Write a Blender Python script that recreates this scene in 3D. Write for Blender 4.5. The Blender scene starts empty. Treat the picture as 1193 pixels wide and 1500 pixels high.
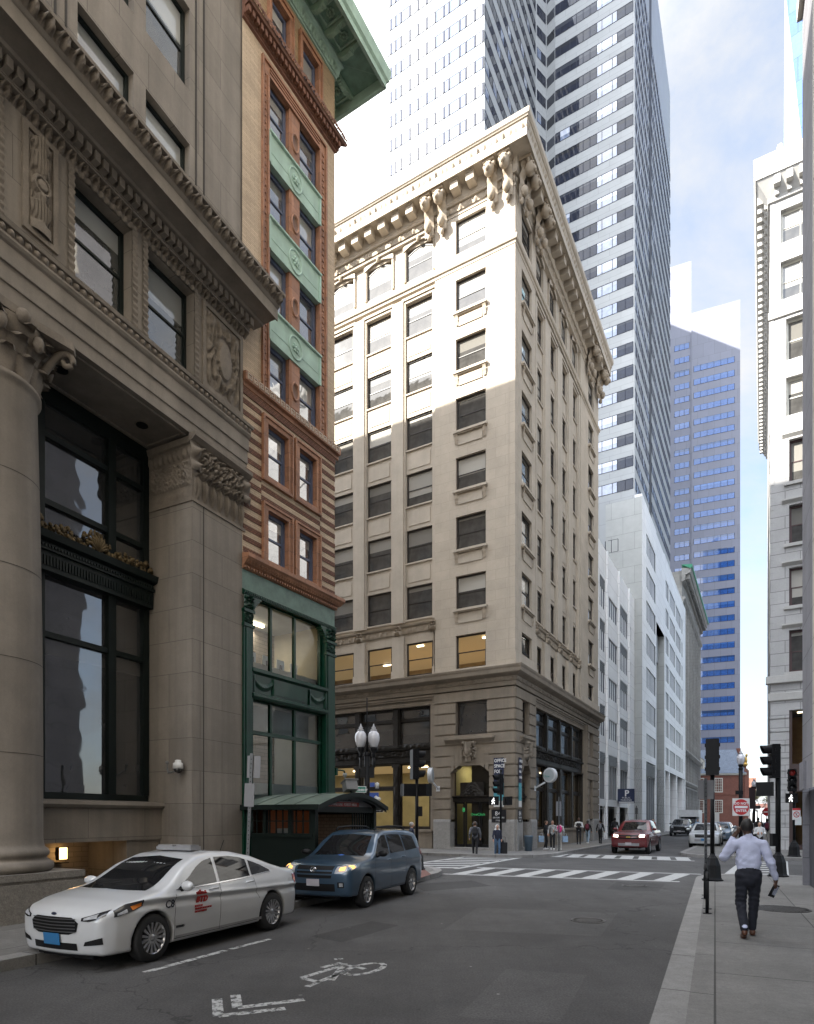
import bpy, bmesh, math, random
import numpy as np
from mathutils import Vector, Matrix, noise
R = math.radians
random.seed(7)
S = bpy.context.scene
C = S.collection
# ---------------------------------------------------------------- camera, sky, sun, exposure
CX, FPX, HORIZON, CAMH = 596.5, 925.0, 1198.0, 2.0
cam = bpy.data.objects.new('camera', bpy.data.cameras.new('camera')); C.objects.link(cam)
cam.data.sensor_fit = 'HORIZONTAL'; cam.data.sensor_width = 36
cam.data.lens = 36*FPX/1193; cam.data.shift_y = (HORIZON-750)/1193
cam.location = (0, 0, CAMH); cam.rotation_euler = (R(90), 0, 0)
cam.data.clip_start = .1; cam.data.clip_end = 6000
S.camera = cam
SUN_DIR = Vector((-.932*math.cos(R(36)), -.362*math.cos(R(36)), math.sin(R(36))))
SUN_EL, SUN_AZ = R(36), math.atan2(SUN_DIR.x, SUN_DIR.y)
sun = bpy.data.objects.new('sun', bpy.data.lights.new('sun', 'SUN')); C.objects.link(sun)
sun.data.energy = 4.6; sun.data.angle = R(.5); sun.data.color = (1, .955, .87)
sun.rotation_euler = SUN_DIR.to_track_quat('Z', 'Y').to_euler(); sun.location = (0, 0, 60)
W = bpy.data.worlds.new('World'); S.world = W; W.use_nodes = True
wn, wl = W.node_tree.nodes, W.node_tree.links
bg = wn['Background']; bg.inputs[1].default_value = .13
sky = wn.new('ShaderNodeTexSky'); sky.sky_type = 'NISHITA'; sky.sun_disc = False
sky.sun_elevation = SUN_EL; sky.sun_rotation = SUN_AZ; sky.air_density = 1.0; sky.dust_density = 1.5
tc = wn.new('ShaderNodeTexCoord'); mp = wn.new('ShaderNodeMapping'); mp.inputs['Scale'].default_value = (1.6, 1.6, 3.2)
mp.inputs['Location'].default_value = (.35, .2, .1)
ns = wn.new('ShaderNodeTexNoise'); ns.inputs['Scale'].default_value = 1.5; ns.inputs['Detail'].default_value = 8; ns.inputs['Roughness'].default_value = .62
ns.inputs['Distortion'].default_value = .3
cr = wn.new('ShaderNodeValToRGB'); cr.color_ramp.elements[0].position = .40; cr.color_ramp.elements[1].position = .66
mx = wn.new('ShaderNodeMix'); mx.data_type = 'RGBA'
wl.new(tc.outputs['Generated'], mp.inputs[0]); wl.new(mp.outputs[0], ns.inputs['Vector']); wl.new(ns.outputs[0], cr.inputs[0])
# clouds and haze are brighter towards the sun than opposite to it
dt = wn.new('ShaderNodeVectorMath'); dt.operation = 'DOT_PRODUCT'; dt.inputs[1].default_value = SUN_DIR; wl.new(tc.outputs['Generated'], dt.inputs[0])
cb_ = wn.new('ShaderNodeMapRange'); cb_.interpolation_type = 'SMOOTHSTEP'; cb_.inputs[1].default_value = .02; cb_.inputs[2].default_value = .85; cb_.inputs[3].default_value = 1.75; cb_.inputs[4].default_value = 12.5; wl.new(dt.outputs['Value'], cb_.inputs[0])
cc_ = wn.new('ShaderNodeMix'); cc_.data_type = 'RGBA'; cc_.blend_type = 'MULTIPLY'; cc_.inputs[0].default_value = 1; cc_.inputs[6].default_value = (1, .995, .985, 1); wl.new(cb_.outputs[0], cc_.inputs[7])
sk_ = wn.new('ShaderNodeMix'); sk_.data_type = 'RGBA'; sk_.inputs[0].default_value = .62; wl.new(sky.outputs[0], sk_.inputs[6])
hz_ = wn.new('ShaderNodeMix'); hz_.data_type = 'RGBA'; hz_.blend_type = 'MULTIPLY'; hz_.inputs[0].default_value = 1; hz_.inputs[6].default_value = (.62, .70, .82, 1); wl.new(cb_.outputs[0], hz_.inputs[7]); wl.new(hz_.outputs[2], sk_.inputs[7])
wl.new(cr.outputs[0], mx.inputs[0]); wl.new(sk_.outputs[2], mx.inputs[6]); wl.new(cc_.outputs[2], mx.inputs[7])
wl.new(mx.outputs[2], bg.inputs[0])
S.view_settings.view_transform = 'Standard'; S.view_settings.look = 'None'
S.view_settings.exposure = 2.12; S.view_settings.gamma = 1
S.render.engine = 'CYCLES'
S.cycles.use_denoising = True; S.cycles.max_bounces = 7; S.cycles.diffuse_bounces = 4; S.cycles.glossy_bounces = 4
S.cycles.transmission_bounces = 6; S.cycles.transparent_max_bounces = 10; S.cycles.sample_clamp_indirect = 6
S.cycles.caustics_reflective = False; S.cycles.caustics_refractive = False

# ---------------------------------------------------------------- materials
MATS = {}
def _mat(name):
    m = bpy.data.materials.new(name); m.use_nodes = True
    return m, m.node_tree.nodes, m.node_tree.links, m.node_tree.nodes['Principled BSDF']
def mat(name, col, rough=.7, metal=0., var=.12, scale=1.5, bump=.0, brick=None, streak=0., coat=0., spec=.5, grime=0., fine=0., spots=0.):
    """procedural surface. brick=(length, height, mortar, joint darkening) draws masonry joints in the UV (metres)."""
    if name in MATS: return MATS[name]
    m, n, l, b = _mat(name); MATS[name] = m
    b.inputs['Roughness'].default_value = rough; b.inputs['Metallic'].default_value = metal
    b.inputs['Coat Weight'].default_value = coat; b.inputs['Coat Roughness'].default_value = .04
    b.inputs['Specular IOR Level'].default_value = spec
    t = n.new('ShaderNodeTexCoord')
    def noise_(sc, det=5, rough_=.6, vec=None, scl=(1, 1, 1)):
        q = n.new('ShaderNodeMapping'); q.inputs['Scale'].default_value = scl
        l.new(vec or t.outputs['Object'], q.inputs[0])
        x = n.new('ShaderNodeTexNoise'); x.inputs['Scale'].default_value = sc; x.inputs['Detail'].default_value = det; x.inputs['Roughness'].default_value = rough_
        l.new(q.outputs[0], x.inputs['Vector']); return x.outputs[0]
    def mul(c_in, fac, lo, hi):
        r = n.new('ShaderNodeMapRange'); r.inputs[1].default_value = .3; r.inputs[2].default_value = .7
        r.inputs[3].default_value = lo; r.inputs[4].default_value = hi; l.new(fac, r.inputs[0])
        x = n.new('ShaderNodeMix'); x.data_type = 'RGBA'; x.blend_type = 'MULTIPLY'; x.inputs[0].default_value = 1
        l.new(c_in, x.inputs[6]); l.new(r.outputs[0], x.inputs[7]); return x.outputs[2]
    rgb = n.new('ShaderNodeRGB'); rgb.outputs[0].default_value = (*col, 1); cur = rgb.outputs[0]
    hgt = None
    if brick:
        bk = n.new('ShaderNodeTexBrick'); L, Hh, mo, dk = brick[:4]
        bk.inputs['Scale'].default_value = 1; bk.inputs['Brick Width'].default_value = L; bk.inputs['Row Height'].default_value = Hh
        bk.inputs['Mortar Size'].default_value = mo; bk.inputs['Mortar Smooth'].default_value = .2; bk.inputs['Bias'].default_value = 0
        v = brick[4] if len(brick) > 4 else .09
        bk.inputs['Color1'].default_value = (*[min(1, x*(1+v)) for x in col], 1); bk.inputs['Color2'].default_value = (*[x*(1-v) for x in col], 1)
        bk.inputs['Mortar'].default_value = (*[x*dk for x in col], 1)
        l.new(t.outputs['UV'], bk.inputs['Vector']); cur = bk.outputs['Color']; hgt = bk.outputs['Fac']
    if var: cur = mul(cur, noise_(scale), 1-var, 1+var)
    if fine: cur = mul(cur, noise_(48, 4, .85), 1-fine*1.3, 1+fine*1.3); cur = mul(cur, noise_(11, 5, .8), 1-fine*.8, 1+fine*.8)
    if streak: cur = mul(cur, noise_(1.0, 4, .6, scl=(2.2, 2.2, .12)), 1-streak, 1+streak*.5)
    if spots:
        vo = n.new('ShaderNodeTexVoronoi'); vo.inputs['Scale'].default_value = 1.7; l.new(t.outputs['Object'], vo.inputs['Vector'])
        r = n.new('ShaderNodeMapRange'); r.inputs[1].default_value = .03; r.inputs[2].default_value = .045; r.inputs[3].default_value = spots; r.inputs[4].default_value = 1; l.new(vo.outputs['Distance'], r.inputs[0])
        x = n.new('ShaderNodeMix'); x.data_type = 'RGBA'; x.blend_type = 'MULTIPLY'; x.inputs[0].default_value = 1; l.new(cur, x.inputs[6]); l.new(r.outputs[0], x.inputs[7]); cur = x.outputs[2]
    if grime: cur = mul(cur, noise_(.35, 6, .7), 1-grime, 1+grime*.4)
    l.new(cur, b.inputs['Base Color'])
    if bump or hgt:
        bp = n.new('ShaderNodeBump'); bp.inputs['Strength'].default_value = max(bump, .3); bp.inputs['Distance'].default_value = .01
        if bump:
            nb = noise_(25, 4)
            if hgt:
                a = n.new('ShaderNodeMath'); a.operation = 'MULTIPLY_ADD'; a.inputs[1].default_value = -1.5
                l.new(hgt, a.inputs[0]); l.new(nb, a.inputs[2]); l.new(a.outputs[0], bp.inputs['Height'])
            else: l.new(nb, bp.inputs['Height'])
        else:
            a = n.new('ShaderNodeMath'); a.operation = 'MULTIPLY'; a.inputs[1].default_value = -1
            l.new(hgt, a.inputs[0]); l.new(a.outputs[0], bp.inputs['Height'])
        l.new(bp.outputs[0], b.inputs['Normal'])
    return m
def pane_mat(name, dark, blind, blind_amt=.5, ior=1.6, wave=.02, tint=(1, 1, 1)):
    """window glass with a room or a roller blind behind it; the blind's drop differs from window to window"""
    if name in MATS: return MATS[name]
    m, n, l, b = _mat(name); MATS[name] = m
    t = n.new('ShaderNodeTexCoord'); oi = n.new('ShaderNodeObjectInfo'); sp = n.new('ShaderNodeSeparateXYZ')
    l.new(t.outputs['UV'], sp.inputs[0])
    th = n.new('ShaderNodeMath'); th.operation = 'MULTIPLY_ADD'; th.inputs[1].default_value = -blind_amt*1.6; th.inputs[2].default_value = 1.0
    l.new(oi.outputs['Random'], th.inputs[0])
    gt = n.new('ShaderNodeMath'); gt.operation = 'GREATER_THAN'; l.new(sp.outputs[1], gt.inputs[0]); l.new(th.outputs[0], gt.inputs[1])
    nz = n.new('ShaderNodeTexNoise'); nz.inputs['Scale'].default_value = 2.2; l.new(t.outputs['Object'], nz.inputs['Vector'])
    rm = n.new('ShaderNodeMix'); rm.data_type = 'RGBA'; rm.inputs[6].default_value = (*[x*.4 for x in dark], 1); rm.inputs[7].default_value = (*[x*1.7 for x in dark], 1)
    l.new(nz.outputs[0], rm.inputs[0])
    mxx = n.new('ShaderNodeMix'); mxx.data_type = 'RGBA'; l.new(gt.outputs[0], mxx.inputs[0]); l.new(rm.outputs[2], mxx.inputs[6]); 
    f1 = n.new('ShaderNodeMath'); f1.operation = 'MULTIPLY'; f1.inputs[1].default_value = 13.7; l.new(oi.outputs['Random'], f1.inputs[0]); f2 = n.new('ShaderNodeMath'); f2.operation = 'FRACT'; l.new(f1.outputs[0], f2.inputs[0])
    bm = n.new('ShaderNodeMix'); bm.data_type = 'RGBA'; bm.inputs[6].default_value = (*[x*.35 for x in blind], 1); bm.inputs[7].default_value = (*[min(1, x*1.2) for x in blind], 1); l.new(f2.outputs[0], bm.inputs[0]); l.new(bm.outputs[2], mxx.inputs[7])
    l.new(mxx.outputs[2], b.inputs['Base Color'])
    b.inputs['Roughness'].default_value = .025; b.inputs['IOR'].default_value = ior
    if wave:
        w2 = n.new('ShaderNodeTexNoise'); w2.inputs['Scale'].default_value = .9; w2.inputs['Detail'].default_value = 2
        ad = n.new('ShaderNodeVectorMath'); l.new(t.outputs['Object'], ad.inputs[0]); 
        cmb = n.new('ShaderNodeMath'); cmb.operation = 'MULTIPLY'; cmb.inputs[1].default_value = 50; l.new(oi.outputs['Random'], cmb.inputs[0]); l.new(cmb.outputs[0], ad.inputs[1])
        l.new(ad.outputs[0], w2.inputs['Vector'])
        bp = n.new('ShaderNodeBump'); bp.inputs['Strength'].default_value = wave*10; bp.inputs['Distance'].default_value = .03
        l.new(w2.outputs[0], bp.inputs['Height']); l.new(bp.outputs[0], b.inputs['Normal'])
    return m
def clear_glass(name, tint=(.9, .95, .93), ior=1.5):
    if name in MATS: return MATS[name]
    m, n, l, b = _mat(name); MATS[name] = m
    n.remove(b); o = n['Material Output']
    tr = n.new('ShaderNodeBsdfTransparent'); tr.inputs[0].default_value = (*tint, 1)
    gl = n.new('ShaderNodeBsdfGlossy'); gl.inputs['Roughness'].default_value = .02
    fr = n.new('ShaderNodeFresnel'); fr.inputs[0].default_value = ior
    ms = n.new('ShaderNodeMixShader'); l.new(fr.outputs[0], ms.inputs[0]); l.new(tr.outputs[0], ms.inputs[1]); l.new(gl.outputs[0], ms.inputs[2])
    l.new(ms.outputs[0], o.inputs[0]); return m
def glow(name, col, strength):
    if name in MATS: return MATS[name]
    m, n, l, b = _mat(name); MATS[name] = m
    b.inputs['Base Color'].default_value = (*col, 1); b.inputs['Emission Color'].default_value = (*col, 1); b.inputs['Emission Strength'].default_value = strength
    return m

# ---------------------------------------------------------------- mesh helpers
class MB:
    """collects shapes in a local frame (x along, y inward, z up; UV in metres) and links them as ONE mesh object"""
    def __init__(s, M=None): s.v = []; s.f = []; s.uv = []; s.mi = []; s.sm = []; s.M = M or Matrix()
    def face(s, pts, m=0, uv=None):
        pts = [Vector(p) for p in pts]
        if uv is None:
            nx = ny = nz = 0.
            for a, b in zip(pts, pts[1:]+pts[:1]):
                nx += (a.y-b.y)*(a.z+b.z); ny += (a.z-b.z)*(a.x+b.x); nz += (a.x-b.x)*(a.y+b.y)
            nx, ny, nz = abs(nx), abs(ny), abs(nz)
            uv = [(p.x, p.y) for p in pts] if nz >= nx and nz >= ny else ([(p.x, p.z) for p in pts] if ny >= nx else [(p.y, p.z) for p in pts])
        i = len(s.v); s.v += [s.M @ p for p in pts]; s.f.append(list(range(i, i+len(pts)))); s.uv += uv; s.mi.append(m); s.sm.append(False)
    def mesh(s, vs, fs, m=0, smooth=True):
        i = len(s.v); vs = [Vector(p) for p in vs]; s.v += [s.M @ p for p in vs]
        for f in fs:
            s.f.append([i+k for k in f]); s.uv += [(vs[k].x+vs[k].y, vs[k].z) for k in f]; s.mi.append(m); s.sm.append(smooth)
    def box(s, x0, x1, y0, y1, z0, z1, m=0, skip=''):
        P = lambda a, b, c: (a, b, c)
        F = {'f': [P(x0,y0,z0),P(x1,y0,z0),P(x1,y0,z1),P(x0,y0,z1)], 'b': [P(x1,y1,z0),P(x0,y1,z0),P(x0,y1,z1),P(x1,y1,z1)],
             'l': [P(x0,y1,z0),P(x0,y0,z0),P(x0,y0,z1),P(x0,y1,z1)], 'r': [P(x1,y0,z0),P(x1,y1,z0),P(x1,y1,z1),P(x1,y0,z1)],
             't': [P(x0,y0,z1),P(x1,y0,z1),P(x1,y1,z1),P(x0,y1,z1)], 'd': [P(x0,y1,z0),P(x1,y1,z0),P(x1,y0,z0),P(x0,y0,z0)]}
        for k, q in F.items():
            if k not in skip: s.face(q, m)
    def prof(s, pts, x0, x1, m=0, k0=0, k1=0, cap=True):
        """moulding: profile pts [(y,z)] swept along x; k0/k1 mitre the ends (x shifts by k*(-y))"""
        for (a, b) in zip(pts, pts[1:]):
            s.face([(x0+k0*a[0], a[0], a[1]), (x0+k0*b[0], b[0], b[1]), (x1-k1*b[0], b[0], b[1]), (x1-k1*a[0], a[0], a[1])][::-1], m)
        if cap:
            s.face([(x0+k0*p[0], p[0], p[1]) for p in pts][::-1], m); s.face([(x1-k1*p[0], p[0], p[1]) for p in pts], m)
    def wall(s, x0, x1, z0, z1, y, holes, rev, m=0, mr=None):
        """wall face at depth y with rectangular openings and their reveals"""
        mr = m if mr is None else mr
        hs = [h for h in holes if h[0] < x1 and h[1] > x0 and h[2] < z1 and h[3] > z0]
        xs = sorted({x0, x1, *[max(x0, h[0]) for h in hs], *[min(x1, h[1]) for h in hs]}); 
        for xa, xb in zip(xs, xs[1:]):
            cx = (xa+xb)/2; col = sorted((h[2], h[3]) for h in hs if h[0] < cx < h[1]); z = z0
            for a, b in col:
                if a > z+1e-5: s.face([(xa,y,z),(xb,y,z),(xb,y,a),(xa,y,a)], m)
                z = max(z, b)
            if z < z1-1e-5: s.face([(xa,y,z),(xb,y,z),(xb,y,z1),(xa,y,z1)], m)
        for a, b, c, d in hs:
            s.face([(a,y+rev,c),(b,y+rev,c),(b,y,c),(a,y,c)][::-1], mr); s.face([(a,y,d),(b,y,d),(b,y+rev,d),(a,y+rev,d)][::-1], mr)
            s.face([(a,y,c),(a,y+rev,c),(a,y+rev,d),(a,y,d)], mr); s.face([(b,y+rev,c),(b,y,c),(b,y,d),(b,y+rev,d)], mr)
    def lathe(s, prof, c=(0, 0, 0), n=16, m=0, smooth=True, sx=1, sy=1, cap=True):
        vs = []; fs = []
        for r, z in prof:
            for k in range(n):
                a = 2*math.pi*k/n; vs.append((c[0]+r*sx*math.cos(a), c[1]+r*sy*math.sin(a), c[2]+z))
        for i in range(len(prof)-1):
            for k in range(n):
                a, b = i*n+k, i*n+(k+1) % n; fs.append((a, b, b+n, a+n))
        if cap: fs.append(tuple(range(n))[::-1]); fs.append(tuple(range((len(prof)-1)*n, len(prof)*n)))
        s.mesh(vs, fs, m, smooth)
    def tube(s, path, r, n=8, m=0, smooth=True):
        path = [Vector(p) for p in path]; rs = r if isinstance(r, (list, tuple)) else [r]*len(path); vs = []; fs = []
        for i, p in enumerate(path):
            d = (path[min(i+1, len(path)-1)]-path[max(i-1, 0)]).normalized()
            a = d.cross(Vector((0, 0, 1)) if abs(d.z) < .9 else Vector((1, 0, 0))).normalized(); b = d.cross(a)
            for k in range(n):
                t = 2*math.pi*k/n; vs.append(p+(a*math.cos(t)+b*math.sin(t))*rs[i])
        for i in range(len(path)-1):
            for k in range(n):
                a, b = i*n+k, i*n+(k+1) % n; fs.append((a, b, b+n, a+n))
        fs.append(tuple(range(n))[::-1]); fs.append(tuple(range((len(path)-1)*n, len(path)*n)))
        s.mesh(vs, fs, m, smooth)
    def ball(s, c, r, n=8, k=5, m=0):
        rx, ry, rz = r if isinstance(r, (tuple, list)) else (r, r, r)
        s.lathe([(max(1e-4, math.sin(math.pi*i/k)), -math.cos(math.pi*i/k)*rz) for i in range(k+1)], c, n, m, True, rx, ry, False)
    def relief(s, x0, x1, z0, z1, y, nx, nz, h, d, m=0):
        """carved panel: grid whose depth follows h(u,v) in 0..1, standing d proud of y"""
        vs = [(x0+(x1-x0)*i/nx, y-d*h(i/nx, j/nz), z0+(z1-z0)*j/nz) for j in range(nz+1) for i in range(nx+1)]
        s.mesh(vs, [(j*(nx+1)+i, j*(nx+1)+i+1, (j+1)*(nx+1)+i+1, (j+1)*(nx+1)+i) for j in range(nz) for i in range(nx)], m, True)
    def poly(s, pts, z0, z1, m=0, mt=None, bottom=False):
        """prism over a plan outline (counter-clockwise)"""
        s.face([(x, y, z1) for x, y in pts], m if mt is None else mt)
        for a, b in zip(pts, pts[1:]+pts[:1]): 
            L = math.hypot(b[0]-a[0], b[1]-a[1])
            s.face([(*a, z0), (*b, z0), (*b, z1), (*a, z1)], m, [(0, z0), (L, z0), (L, z1), (0, z1)])
        if bottom: s.face([(x, y, z0) for x, y in pts][::-1], m)
    def data(s, name, mats):
        me = bpy.data.meshes.new(name); me.from_pydata([tuple(v) for v in s.v], [], s.f)
        ul = me.uv_layers.new(name='UVMap'); ul.data.foreach_set('uv', [c for q in s.uv for c in q])
        me.polygons.foreach_set('material_index', s.mi); me.polygons.foreach_set('use_smooth', s.sm)
        for m in (mats if isinstance(mats, (list, tuple)) else [mats]): me.materials.append(m)
        me.update(); return me
    def build(s, name, mats, parent=None):
        o = bpy.data.objects.new(name, s.data(name, mats)); C.objects.link(o); o.parent = parent; return o
def root(name, label, cat, loc=(0, 0, 0), rz=0., group=None):
    o = bpy.data.objects.new(name, None); C.objects.link(o); o.location = loc; o.rotation_euler = (0, 0, rz); o.empty_display_size = .3
    o['label'] = label; o['category'] = cat
    if group: o['group'] = group
    return o
def tag(o, label, cat, group=None):
    o['label'] = label; o['category'] = cat
    if group: o['group'] = group
    return o
def struct(o, kind='structure'): o['kind'] = kind; return o
def dup(o, parent=None):
    c = o.copy(); C.objects.link(c)
    if parent is not None: c.parent = parent
    for ch in list(o.children): dup(ch, c)
    return c
def frame(x, y, ang, z=0.): return Matrix.Translation((x, y, z)) @ Matrix.Rotation(ang, 4, 'Z')
def ang(slope, s=1): return math.atan2(s, slope*s)
WCACHE = {}
def window(parent, M, x0, x1, z0, z1, y, mats, kind='sash', fw=.06, name='window'):
    """one window: frame mesh with its pane as a sub-part; equal sizes share their mesh data"""
    w, h = round(x1-x0, 2), round(z1-z0, 2); key = (w, h, kind, fw, mats[0].name, mats[1].name)
    if key not in WCACHE:
        a = MB(); b = MB()
        if kind == 'arch':
            n = 8; rise = .16*w; top = [(w*i/n, h-rise+rise*math.sin(math.pi*i/n)) for i in range(n+1)]
            b.face([(0, .03, 0), (w, .03, 0)]+[(x, .03, z) for x, z in top[::-1]], 0, [(0, 0), (1, 0)]+[(x/w, z/h) for x, z in top[::-1]])
            a.box(0, fw, 0, .08, 0, h-rise); a.box(w-fw, w, 0, .08, 0, h-rise); a.box(0, w, 0, .08, 0, fw)
            for (xa, za), (xb, zb) in zip(top, top[1:]):
                a.face([(xa, 0, za-fw), (xb, 0, zb-fw), (xb, 0, zb), (xa, 0, za)]); a.face([(xa, 0, za-fw), (xa, .08, za-fw), (xb, .08, zb-fw), (xb, 0, zb-fw)])
            a.box(fw, w-fw, .01, .07, h*.46, h*.46+.05)
        else:
            a.box(0, fw, 0, .09, 0, h); a.box(w-fw, w, 0, .09, 0, h); a.box(fw, w-fw, 0, .09, 0, fw); a.box(fw, w-fw, 0, .09, h-fw, h)
            if kind == 'sash':
                a.box(fw, w-fw, .012, .085, h*.48, h*.48+.055); a.box(fw, fw+.03, .02, .085, fw, h*.48); a.box(w-fw-.03, w-fw, .02, .085, fw, h*.48)
                b.mesh([(fw, .04, fw), (w-fw, .04, fw), (w-fw, .04, h*.5), (fw, .04, h*.5), (fw, .065, h*.51), (w-fw, .065, h*.51), (w-fw, .065, h-fw), (fw, .065, h-fw)], [(0, 1, 2, 3), (3, 2, 5, 4), (4, 5, 6, 7)], 0, False)
                b.uv = [(0, 0), (1, 0), (1, .48), (0, .48), (0, .48), (1, .48), (1, .5), (0, .5), (0, .5), (1, .5), (1, 1), (0, 1)]
            elif kind[:4] == 'grid':
                nx, nz = int(kind[4]), int(kind[5])
                for i in range(1, nx): a.box(w*i/nx-.02, w*i/nx+.02, .012, .08, fw, h-fw)
                for j in range(1, nz): a.box(fw, w-fw, .014, .078, h*j/nz-.02, h*j/nz+.02)
                b.face([(fw, .05, fw), (w-fw, .05, fw), (w-fw, .05, h-fw), (fw, .05, h-fw)], 0, [(0, 0), (1, 0), (1, 1), (0, 1)])
            else:
                b.face([(fw, .05, fw), (w-fw, .05, fw), (w-fw, .05, h-fw), (fw, .05, h-fw)], 0, [(0, 0), (1, 0), (1, 1), (0, 1)])
        WCACHE[key] = (a.data(name, mats[0]), b.data('pane', mats[1]))
    fm, pm = WCACHE[key]
    o = bpy.data.objects.new(name, fm); C.objects.link(o); o.parent = parent; o.matrix_basis = M @ Matrix.Translation((x0, y, z0))
    p = bpy.data.objects.new('pane', pm); C.objects.link(p); p.parent = o
    return o
def text(s, size, mt, parent, M, name='lettering', depth=.004, align='CENTER', shear=0, bold=0, sx=1.):
    cu = bpy.data.curves.new('t', 'FONT'); cu.body = s; cu.size = size; cu.align_x = align; cu.extrude = depth; cu.shear = shear; cu.offset = bold; cu.resolution_u = 2; cu.space_character = 1.08
    o = bpy.data.objects.new('t', cu); C.objects.link(o); dg = bpy.context.evaluated_depsgraph_get()
    me = bpy.data.meshes.new_from_object(o.evaluated_get(dg)); bpy.data.objects.remove(o); me.materials.clear(); me.materials.append(mt)
    t = bpy.data.objects.new(name, me); C.objects.link(t); t.parent = parent
    t.matrix_basis = M @ Matrix.Rotation(R(90), 4, 'X') @ Matrix.Diagonal((sx, 1, 1, 1)); return t
# carving patterns (height in 0..1 over u,v)
def _n(u, v, s, z=0.): return noise.noise(Vector((u*s, v*s, z)))
def h_leaf(per):      # row of palmettes
    def h(u, v):
        t = (u*per) % 1-.5; e = 1-min(1, abs(t)/(.46*(.35+.65*math.sin(math.pi*min(1, v*1.05)))))
        return max(0, e)*(.55+.45*math.cos(t*26))*math.sin(math.pi*min(1, v*.9+.1))
    return h
def h_egg(per):
    def h(u, v):
        t = ((u*per) % 1-.5)/.36; w = (v-.5)/.46
        return math.sqrt(max(0, 1-t*t-w*w)) if t*t+w*w < 1 else (.35 if .9 < abs(t)*1.0 < 1.2 and v > .2 else 0)
    return h
def h_scroll(seed, asp=1.):
    def h(u, v):
        a = abs(u-.5)*2; q = _n(a*asp, v, 4, seed)*2.4+_n(a*asp, v, 9, seed+3)*.9
        e = min(1, 9*min(u, 1-u))*min(1, 9*min(v, 1-v))
        return max(0, min(1, .45+.55*math.sin(q*3.2+v*9)))*e
    return h
def h_cart(u, v):     # oval shield between scrolls
    r = math.hypot((u-.5)/.24, (v-.47)/.3)
    if r < .8: return .75+.2*(1-r)
    if r < 1.05: return .35
    return h_scroll(11.3)(u, v)*.95
UV_, UW_ = (0, .1, .11, .14, .2, .3, .33, .36, .42, .5, .58, .62, .66, .72, .8, .84, .9, .96, 1), (.8, .8, .3, .5, .75, .85, .3, .3, .62, .8, .62, .3, .55, .62, .8, .35, .75, .6, .2)
def h_urn(u, v):      # stacked urns, a round boss and leaves
    a = abs(u-.5)*2; w = float(np.interp(v, UV_, UW_))
    if .4 < v < .6: r = math.hypot((u-.5)/.36, (v-.5)/.1); return .95-.3*r if r < .55 else (.25 if r < .7 else .75 if r < 1 else .08)
    if a < w: return .35+.5*math.sqrt(max(0, 1-(a/w)**2))+.12*math.sin(u*55)*(v > .12)
    return h_scroll(4.1)(u, v)*.3
def h_acan(per):      # rosettes between upright leaves
    def h(u, v):
        t = (u*per) % 1-.5; i = int(u*per) % 2
        if i: r = math.hypot(t*1.15, v-.5); return max(0, (1-r/.52))*(.35+.65*abs(math.cos(3*math.atan2(v-.5, t))))+(.5 if r < .12 else 0)
        a = abs(t)/(.12+.36*math.sin(math.pi*min(1, .15+v*.8))); return max(0, 1-a*a)*(.45+.55*abs(math.cos(t*20-v*3)))*min(1, v*5)
    return h
# ---------------------------------------------------------------- shared materials
BANKST = mat('bank limestone', (.25, .221, .19), .85, var=.1, scale=.8, brick=(1.5, .78, .007, .5, .08), streak=.24, grime=.2, bump=.12, fine=.06)
BANKPL = mat('bank limestone plain', (.25, .221, .19), .85, var=.12, scale=1.2, streak=.18, grime=.16, bump=.12, fine=.06)
BANKCV = mat('bank carved limestone', (.205, .176, .146), .85, var=.2, scale=3, grime=.16, bump=.1, fine=.1)
GRANITE = mat('granite plinth', (.21, .195, .175), .75, var=.1, scale=3, fine=.3, bump=.1, grime=.15)
DKFRAME = mat('black green window frame', (.007, .012, .0115), .5, var=.3, spec=.25)
BRONZE = mat('dark bronze', (.022, .019, .016), .5, var=.3, scale=4, bump=.1, spec=.25)
GOLDV = mat('tarnished gilt ornament', (.12, .085, .04), .5, metal=.4, var=.4, scale=8)
PANE = pane_mat('office window glass', (.055, .053, .05), (.42, .40, .36), .5, 1.65)
PANEB = pane_mat('bank window glass', (.06, .065, .065), (.42, .44, .44), .75, 2.2, .025)
PANED = pane_mat('dark tall window glass', (.04, .042, .045), (.06, .06, .06), .35, 2.2, .03)
PANET = pane_mat('mirror sky window glass', (.08, .085, .10), (.5, .49, .46), .3, 3.2, .035)
IRON = mat('black iron paint', (.006, .006, .007), .5, var=.3, spec=.2)
LETTER_W = mat('white lettering', (.7, .7, .7), .5, var=.02)
ROOMW = mat('warm plaster room', (.42, .33, .21), .9, var=.1)
ROOMD = mat('dim room', (.07, .06, .05), .9, var=.2)
LAMPW = glow('ceiling tube light', (1, .84, .58), 2.2)
CEIL_GLOW = glow('room ceiling glow', (.5, .36, .19), .10)  # ceiling surface made to glow in place of lamplight falling on it
CLEAR = clear_glass('shop window glass')
CLEARD = clear_glass('tinted shop glass', (.75, .76, .72), 1.5)
def room_light(parent, M, x, y, z, power, col=(1, .8, .5), size=1.5):
    d = bpy.data.lights.new('ceiling_light', 'AREA'); d.energy = power; d.color = col; d.size = size; o = bpy.data.objects.new('ceiling_light', d); C.objects.link(o); o.parent = parent; o.matrix_basis = M @ Matrix.Translation((x, y, z))
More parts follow.
